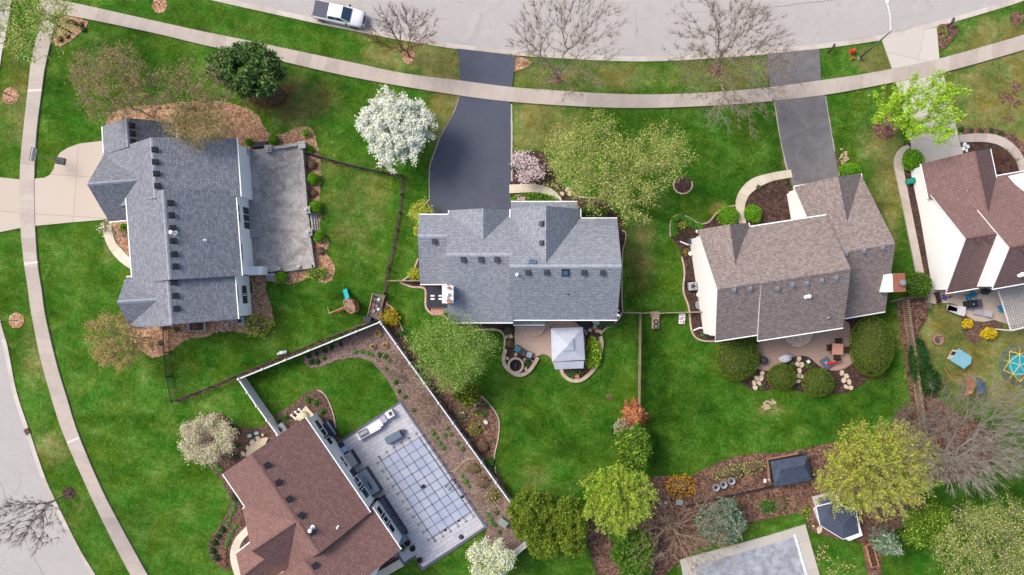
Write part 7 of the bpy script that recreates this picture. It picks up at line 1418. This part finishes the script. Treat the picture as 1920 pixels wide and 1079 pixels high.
t = thing("swing_set", "wooden swing set with an orange climbing tower and blue tarp behind the bare tree", "playset", W3(1800, 715)); o_ = W3(1800, 715); WD = plain("timber_swing", P(176, 136, 108), .8); q = lambda x, y, z: (*W(x, y, z), z)
b = MB(); b.tube(q(1785, 712, 2.2), q(1823, 727, 2.2), .06); b.tube(q(1785, 712, 2.2), q(1763, 724, 0), .06); b.tube(q(1785, 712, 2.2), q(1770, 690, 0), .06); b.tube(q(1763, 722, .2), q(1783, 713, 1.4), .04); b.build("frame", WD, t, o_)
b = MB(); tw = [q(1808, 702, 1.5), q(1822, 708, 2.3), q(1830, 722, 2.2), q(1824, 738, 1.5), q(1810, 742, 1.0)]; b.add(tw + [q(1812, 722, 1.2)], [(0, 1, 5), (1, 2, 5), (2, 3, 5), (3, 4, 5)]); [b.tube(p, (p[0], p[1], 0), .06) for p in tw]; b.build("tower", noisy("tower_orange", [(0.3, P(150, 96, 66)), (0.55, P(196, 130, 84)), (0.7, P(236, 180, 90))], 4), t, o_)
b = MB(); b.add([q(1830, 708, 2.3), q(1846, 714, 1.6), q(1850, 736, 1.4), q(1832, 742, 2.0)], [(0, 1, 2, 3)]); b.build("tarp", noisy("tarp_blue", [(0.3, P(56, 84, 108)), (0.7, P(104, 134, 156))], 3), t, o_)
t = thing("wheeled_bin", "teal-green wheeled cart beside the white gable wall", "bin", W3(1707, 340, .4)[:2] + (.03,), R(15)); MB().box((0, 0, .4), (.9, .5, .6), taper=1.15).build("bin_body", plain("bin_teal", P(20, 150, 130), .45), t, None, False, .08); MB().ball((0, 0, .7), (.5, .3, .12)).build("lid", plain("bin_teal"  , P(20, 150, 130), .45), t)
for sy in (-.28, .28): b = MB(); b.tube((.3, sy - .03, .14), (.3, sy + .03, .14), .14, .14, 12); b.build("wheel", BLK, t)
x, y = W(1750, 531, .2); b = MB(); b.lathe((x, y, 0), [(.42, 0), (.44, .3), (.36, .31), (.34, .1)], 18); tag(b.build("well_hatch", plain("cover_beige", P(168, 158, 146), .7)), "round beige cover at the white gable wall's lower end", "cover")
# ------------------------------------------------------------------ pool deck things
zd = _z["n"] * 0.003 + 0.03
t = thing("pool_cover", "blue-grey mesh safety cover with dark strap grid over the deck pool", "pool cover", W3(800, 912)); o_ = W3(800, 912)
A, B_, C_, D_ = [Vector(W(*p)) for p in [(716, 863), (786, 820), (882, 959), (811, 1006)]]
def bil(s, u): return (A * (1 - s) + B_ * s) * (1 - u) + (D_ * (1 - s) + C_ * s) * u
PC = noisy("pool_mesh", [(0.3, P(160, 172, 198)), (0.7, P(184, 192, 212))], 0.5, .6, blot=(P(196, 200, 214), 0.6, .6)); b = MB(); n_ = 12; vs = []
for i in range(n_ + 1):
    for j in range(n_ + 1): p = bil(i / n_, j / n_); vs.append((p.x, p.y, .17 + .03 - .06 * math.sin(math.pi * i / n_) * math.sin(math.pi * j / n_)))
b.add([(x, y, z + .2) for x, y, z in vs], [(i * 13 + j, (i + 1) * 13 + j, (i + 1) * 13 + j + 1, i * 13 + j + 1) for i in range(12) for j in range(12)]); 
b.v = [(x, y, z + zd - .30) for x, y, z in b.v]; b.build("mesh_cover", PC, t, o_, True); zs = zd + .115
STR = plain("strap_dark", P(84, 90, 112), .7)
def strap(s0, u0, s1, u1, w_=.035):
    a, c = bil(s0, u0), bil(s1, u1); d = (c - a).normalized(); a -= d * .55; c += d * .55; L = (c - a).length; m = (a + c) / 2; b = MB(); b.box((m.x, m.y, zs), (L, w_, .02), math.atan2(d.y, d.x))
    for e in (a, c): b.box((e.x, e.y, zs - .01), (.05, .28, .04), math.atan2(d.y, d.x))
    b.build("strap", STR, t, o_)
for i in range(6): strap(i / 5 if i < 5 else 1, 0, i / 5, 1, .07 if i == 0 else .035)
for j in range(11): strap(0, j / 10, 1, j / 10)
b = MB(); x, y = W(793, 912, .3); b.box((x, y, zs + .1), (.35, .3, .16), .5); b.lathe((x, y, zs + .16), [(.1, 0), (.08, .12)], 10); tag(b.build("cover_pump", BLK), "small black pump sitting in the middle of the pool cover", "pump")
t = thing("pool_ladder", "dark bent-tube ladder rail on the fence-side edge of the pool cover", "ladder", W3(843, 905)); 
for dx_, dy_ in ((0, 0), (.38, -.3)): b = MB(); b.path([(-.35 + dx_, -.3 + dy_, .2), (-.4 + dx_, -.35 + dy_, .75), (.2 + dx_, .35 + dy_, .8), (.25 + dx_, .4 + dy_, .15)], .04, 8); b.build("rail", BLK, t)
for i, (px, py) in enumerate([(867, 931), (802, 992), (835, 993), (860, 975)]): 
    x, y = W(px, py); b = MB(); b.lathe((x, y, .1), [(.16, 0), (.16, .1), (.05, .14)], 12); tag(b.build("cover_weight", BLK), _ORD[i] + " black round weight on the pool cover's rim, counting from the ladder", "weight", "black weights on the pool cover's rim")
t = thing("parasol_stand", "black disc umbrella base on the deck's lower corner", "umbrella base", W3(865, 1006)[:2] + (zd,)); b = MB(); b.lathe((0, 0, 0), [(.26, 0), (.26, .06), (.1, .1), (.06, .1)], 22); b.build("disc", BLK, t); b = MB(); b.tube((0, 0, .05), (0, 0, .4), .04); b.build("socket", MGREY, t)
t = thing("outdoor_kitchen", "white outdoor kitchen counter with grill and boxy end cabinet along the deck edge", "outdoor kitchen", W3(705, 798)); o_ = W3(705, 798); RZ = R(29.5); q = lambda px, py, z: (*W(px, py, z), z)
b = MB(); b.box(q(692, 808, .45), (2.6, .75, .85), RZ); b.box(q(704, 799, .9), (1.5, .7, .05), RZ); b.build("counter", WHITE, t, o_, False, .02)
b = MB(); b.box(q(681, 812, .98), (1.15, .5, .22), RZ, taper=.85); g_ = b.build("grill_lid", plain("steel", P(190, 192, 196), .35, .4), t, o_, False, .05); b = MB(); b.box(q(678, 809, 1.08), (.95, .1, .06), RZ); b.box(q(684, 817, 1.0), (1.1, .05, .05), RZ); b.build("grill_handle", DGREY, g_, o_)
b = MB(); b.box(q(717, 788, .5), (1.05, .7, .75), RZ); b.build("covered_burner", noisy("cover_lilac2", [(0.3, P(170, 160, 190)), (0.7, P(206, 200, 220))], 4), t, o_, False, .06)
b = MB(); b.box(q(732, 776, .5), (.8, .72, 1.0), RZ); e_ = b.build("end_cabinet", WHITE, t, o_, False, .02); b = MB(); b.box(q(732, 776, 1.01), (.35, .42, .04), RZ); b.build("hatch", DGREY, e_, o_)
t = thing("covered_lounger", "blue-grey covered table on the pool deck between the kitchen and cover", "covered table", W3(739, 820, .5)[:2] + (zd,), R(29)); b = MB(); b.box((0, 0, .42), (1.9, .78, .7), taper=.93); b.build("cover", noisy("cover_slate", [(0.3, P(90, 108, 128)), (0.7, P(120, 138, 158))], 3, .6, vec='obj'), t, None, False, .08); b = MB(); b.box((1.1, .1, .35), (.3, .35, .3)); b.tube((1.0, -.1, .4), (1.25, -.2, .5), .03); b.build("handle", DGREY, t)
t = thing("hot_tub", "rectangular glass-grey covered hot tub recess with dark rim against the house wall", "hot tub", W3(692, 905)); o_ = W3(692, 905); RZ2 = R(-57); b = MB(); b.box(q(692, 904, .35), (2.9, 1.55, .7), RZ2); b.build("rim", plain("spa_dark", P(58, 70, 74), .5), t, o_); b = MB(); b.box(q(690, 905, .72), (2.7, 1.25, .06), RZ2); c_ = b.build("cover", plain("spa_cover", P(162, 176, 184), .4), t, o_); b = MB(); b.box(q(689, 906, .76), (1.5, .5, .03), RZ2); b.box(q(694, 912, .76), (.9, .12, .03), RZ2); b.build("panel", plain("spa_panel", P(132, 152, 176), .4), c_, o_)
t = thing("patio_sofa", "long dark outdoor sofa with four grey seat cushions along the house wall", "sofa", W3(735, 965)); o_ = W3(735, 965); b = MB(); b.box(q(735, 968, .2), (4.6, .85, .36), RZ2 + .01); b.build("base", plain("sofa_base", P(50, 60, 76), .6), t, o_); b = MB(); nn = Vector((math.cos(RZ2 + math.pi / 2), math.sin(RZ2 + math.pi / 2), 0)); c_ = Vector(q(735, 968, .5)) + nn * .42; b.box(c_, (4.6, .14, .55), RZ2); b.build("backrest", plain("sofa_base", P(50, 60, 76), .6), t, o_)
for i in range(4): d_ = Vector((math.cos(RZ2), math.sin(RZ2), 0)); c_ = Vector(q(735, 968, .44)) + d_ * (-1.65 + i * 1.1) - nn * .03; b = MB(); b.box(c_, (1.04, .66, .14), RZ2); b.build("cushion", plain("cushion_grey", P(104, 108, 128), .8), t, o_, False, .03)
b = MB(); b.box(q(756, 1009, .5), (.75, .7, .6), RZ2); tag(b.build("side_cabinet", plain("glass_box", P(120, 142, 160), .4), None, None, False, .03), "bluish box at the lower end of the dark sofa", "box")
for (px, py, r_, lab) in [(764, 1017, .34, "brown wicker pot stand nearest the sofa's lower box"), (774, 1028, .3, "round brown pot between the wicker stand and the deck step"), (787, 1050, .3, "round brown pot at the deck's bottom corner"), (708, 938, .26, "dark brown pot between the hot tub and the sofa"), (681, 886, .26, "dark brown pot at the top corner of the hot tub")]:
    x, y = W(px, py, .4); b = MB(); b.lathe((x, y, zd), [(r_ * .7, 0), (r_, .4), (r_ * 1.02, .5), (r_ * .8, .48), (r_ * .75, .3)], 14); tag(b.build("plant_pot", BRN, None, None, True), lab, "pot", "brown pots on the pool deck")
t = thing("storage_box", "dark blue covered grill cabinet beside the house wall on the mulch", "storage box", W3(614, 808)); o_ = W3(614, 808); b = MB(); b.box(q(616, 806, .55), (1.7, 1.15, 1.1), RZ2, taper=.92); b.build("cover", plain("cover_navy", P(50, 60, 80), .5), t, o_, False, .08); b = MB(); b.box(q(622, 803, 1.0), (1.6, .15, .25), RZ2); b.build("lid_edge", plain("edge_blue", P(130, 140, 164), .5), t, o_)
t = thing("garden_cabinet", "beige-topped cabinet between the small blue spa step and the hot tub", "cabinet", W3(657, 863)); o_ = W3(657, 863); b = MB(); b.box(q(657, 862, .45), (1.45, 1.0, .85), RZ2); b.build("cabinet", plain("top_beige", P(184, 180, 180), .6), t, o_, False, .02); b = MB(); b.box(q(668, 856, .25), (1.7, .2, .5), RZ2); b.build("side_panel", plain("sofa_base", P(50, 60, 76), .6), t, o_)
t = thing("side_table", "dark low table with a pale blue top near the deck's upper end", "table", W3(644, 844)); o_ = W3(644, 844); b = MB(); b.box(q(642, 842, .2), (1.3, .85, .4), RZ2); b.build("base", plain("sofa_base", P(50, 60, 76), .6), t, o_, False, .03); b = MB(); b.box(q(646, 843, .43), (.6, .55, .06), RZ2); b.build("tabletop", plain("top_iceblue", P(176, 206, 232), .3), t, o_)
b = MB(); x, y = W(944, 978); b.box((x, y, .35), (.95, .75, .7), R(-35), taper=.95); tag(b.build("transformer_box", plain("box_sage", P(150, 166, 158), .6), None, None, False, .03), "sage-green utility transformer box in the mulch beside the cedars", "utility box")
b = MB(); b.path([(*W(x, y), .12) for x, y in catmull([(842, 884), (850, 883), (858, 877), (868, 866), (878, 860), (889, 859)], False, 4)], .03, 6); tag(b.build("garden_hose", plain("hose_yellow", P(224, 210, 140), .6)), "pale yellow hose curling from the pool deck to the white fence", "hose")
t = thing("well_pump", "cream playset-like rock and pipe cluster at the brown house's north corner", "equipment", W3(560, 775)); o_ = W3(560, 775); b = MB(); b.prism([W(575, 760), W(591, 778), W(568, 790), W(553, 785)], 0, .35); b.build("pad", noisy("cream_slab", [(0.3, P(206, 192, 162)), (0.7, P(232, 220, 196))], 4), t, o_)
for i, (px, py) in enumerate([(556, 772), (549, 778), (563, 767), (570, 774)]): b = MB(); x, y = W(px, py); b.tube((x, y, .3), (x + .5, y - .5, .35), .1, .1, 8); b.ball((x, y, .35), (.16, .16, .2)); b.build("pipe", WHITE, t, o_, True)
b = MB(); x, y = W(571, 779); b.lathe((x, y, .3), [(.5, 0), (.52, .3), (.4, .45), (.05, .5)], 18); b.build("tank", noisy("tank_cream", [(0.3, P(196, 186, 140)), (0.7, P(226, 218, 186))], 4), t, o_, True)
for (px, py, lab) in [(469, 817, "pale green lid nearer the cream-blossomed tree"), (482, 812, "pale green lid nearer the wide white fence run")]:
    x, y = W(px, py); b = MB(); b.box((x, y, .12), (.42, .34, .24), R(12)); tag(b.build("utility_hatch", plain("lid_mint", P(178, 214, 212), .6), None, None, False, .02), lab, "utility lid", "pale green lids in the curved bed")
# back bed things
for i, (px, py) in enumerate([(1341, 913), (1355, 908), (1370, 901)]):
    t = thing("round_pot", ["round white-rimmed pot nearest the forsythia in the row of three", "middle round white-rimmed pot in the row of three", "round white-rimmed pot nearest the dark shed in the row of three"][i], "pot", W3(px, py), 0, "row of three round pots"); b = MB(); b.lathe((0, 0, 0), [(.3, 0), (.37, .4), (.39, .45), (.32, .45), (.3, .3)], 22); b.build("tub", plain("tub_greyblue", P(166, 172, 184), .6), t, None, True); b = MB(); b.lathe((0, 0, .28), [(.3, 0), (.02, .05)], 14); b.build("soil", MULD, t)
for (px, py, s_, lab) in [(1237, 943, .26, "small mint utility lid next to the spring-green tree"), (1248, 942, .34, "pale green utility lid in the middle of the three"), (1273, 941, .7, "largest grey-blue utility lid above the bare tan tree")]:
    x, y = W(px, py); b = MB(); b.box((x, y, .15), (s_, s_ * .8, .3), R(-5)); tag(b.build("utility_hatch", plain("lid_greyblue", P(176, 188, 192), .6), None, None, False, .02), lab, "utility lid", "utility lids above the bare tan tree")
for (px, py, a, lab) in [(1433, 901, 5, "white box farther from the dark shed's corner"), (1442, 900, 30, "white box touching the dark shed's corner")]:
    x, y = W(px, py); b = MB(); b.box((x, y, .15), (.26, .36, .3), R(a)); tag(b.build("white_box", WHITE, None, None, False, .02), lab, "box", "white boxes by the dark shed")
t = thing("planter_box", "long new-timber planter box beside the leaning cypress", "planter", W3(1632, 1040), R(15)); b = MB(); line_wall(b, [(-.36, -1.15), (.36, -1.15), (.36, 1.15), (-.36, 1.15)], .1, 0, .5, closed=True); b.build("frame", plain("timber_orange", P(204, 150, 104), .8), t); MB().box((0, 0, .2), (.66, 2.2, .35)).build("soil", MULD, t)
# fallen leaf litter specks and dropped petals on the lawn beside the grey pool
b = MB(); rr = random.Random(5)
for i in range(90):
    px, py = rr.choice([(1545, 1030), (1560, 1050), (1538, 1045), (1565, 1075), (1590, 1065), (1535, 1040)]); px += rr.gauss(0, 7); py += rr.gauss(0, 8); x, y = W(px, py); s_ = rr.uniform(.05, .13); a = rr.uniform(0, 3); b.add([(x + s_ * math.cos(a + k * 1.57) * (1 if k % 2 else .6), y + s_ * math.sin(a + k * 1.57) * (1 if k % 2 else .6), .03 + .02 * (k % 2)) for k in range(4)], [(0, 1, 2, 3)])
tag(b.build("fallen_leaves", plain("dry_leaf", P(214, 186, 140), .9)), "scattered tan fallen leaves on the lawn beside the grey pool", "leaves", None, "stuff")
b = MB()
for (cx0, cy0, sx, sy, n_) in [(1436, 763, 3.5, 5, 26), (1446, 755, 4.5, 3, 22), (1355, 397, 0, 0, 0), (1582, 300, 4, 9, 30)]:
    for i in range(n_): x, y = W(cx0 + rr.gauss(0, sx), cy0 + rr.gauss(0, sy)); s_ = rr.uniform(.08, .2); a = rr.uniform(0, 3); b.add([(x + s_ * math.cos(a + k * 1.05), y + s_ * math.sin(a + k * 1.05) * .7, .025 + .0006 * (len(b.f) % 200)) for k in range(6)], [tuple(range(6))])
d_ = MB()
for (cx0, cy0, sx, sy, n_) in [(1905, 165, 6, 5, 34), (1882, 185, 5, 6, 30), (1903, 190, 6, 5, 34), (1889, 222, 4, 3, 14), (1140, 743, 2, 1.5, 8)]:
    for i in range(n_): x, y = W(cx0 + rr.gauss(0, sx), cy0 + rr.gauss(0, sy)); s_ = rr.uniform(.08, .24); a = rr.uniform(0, 3); d_.add([(x + s_ * math.cos(a + k * 1.05), y + s_ * math.sin(a + k * 1.05) * .7, .022 + .0006 * (len(d_.f) % 200)) for k in range(6)], [tuple(range(6))])
tag(d_.build("bare_soil", MULR), "dark brown bare spots in the dry lawn above the curved path", "soil", None, "stuff")
tag(b.build("bare_soil", noisy("bare_patch", [(0.3, P(176, 148, 118)), (0.7, P(216, 190, 160))], 5)), "pale bare patches in the lawns", "soil", None, "stuff")
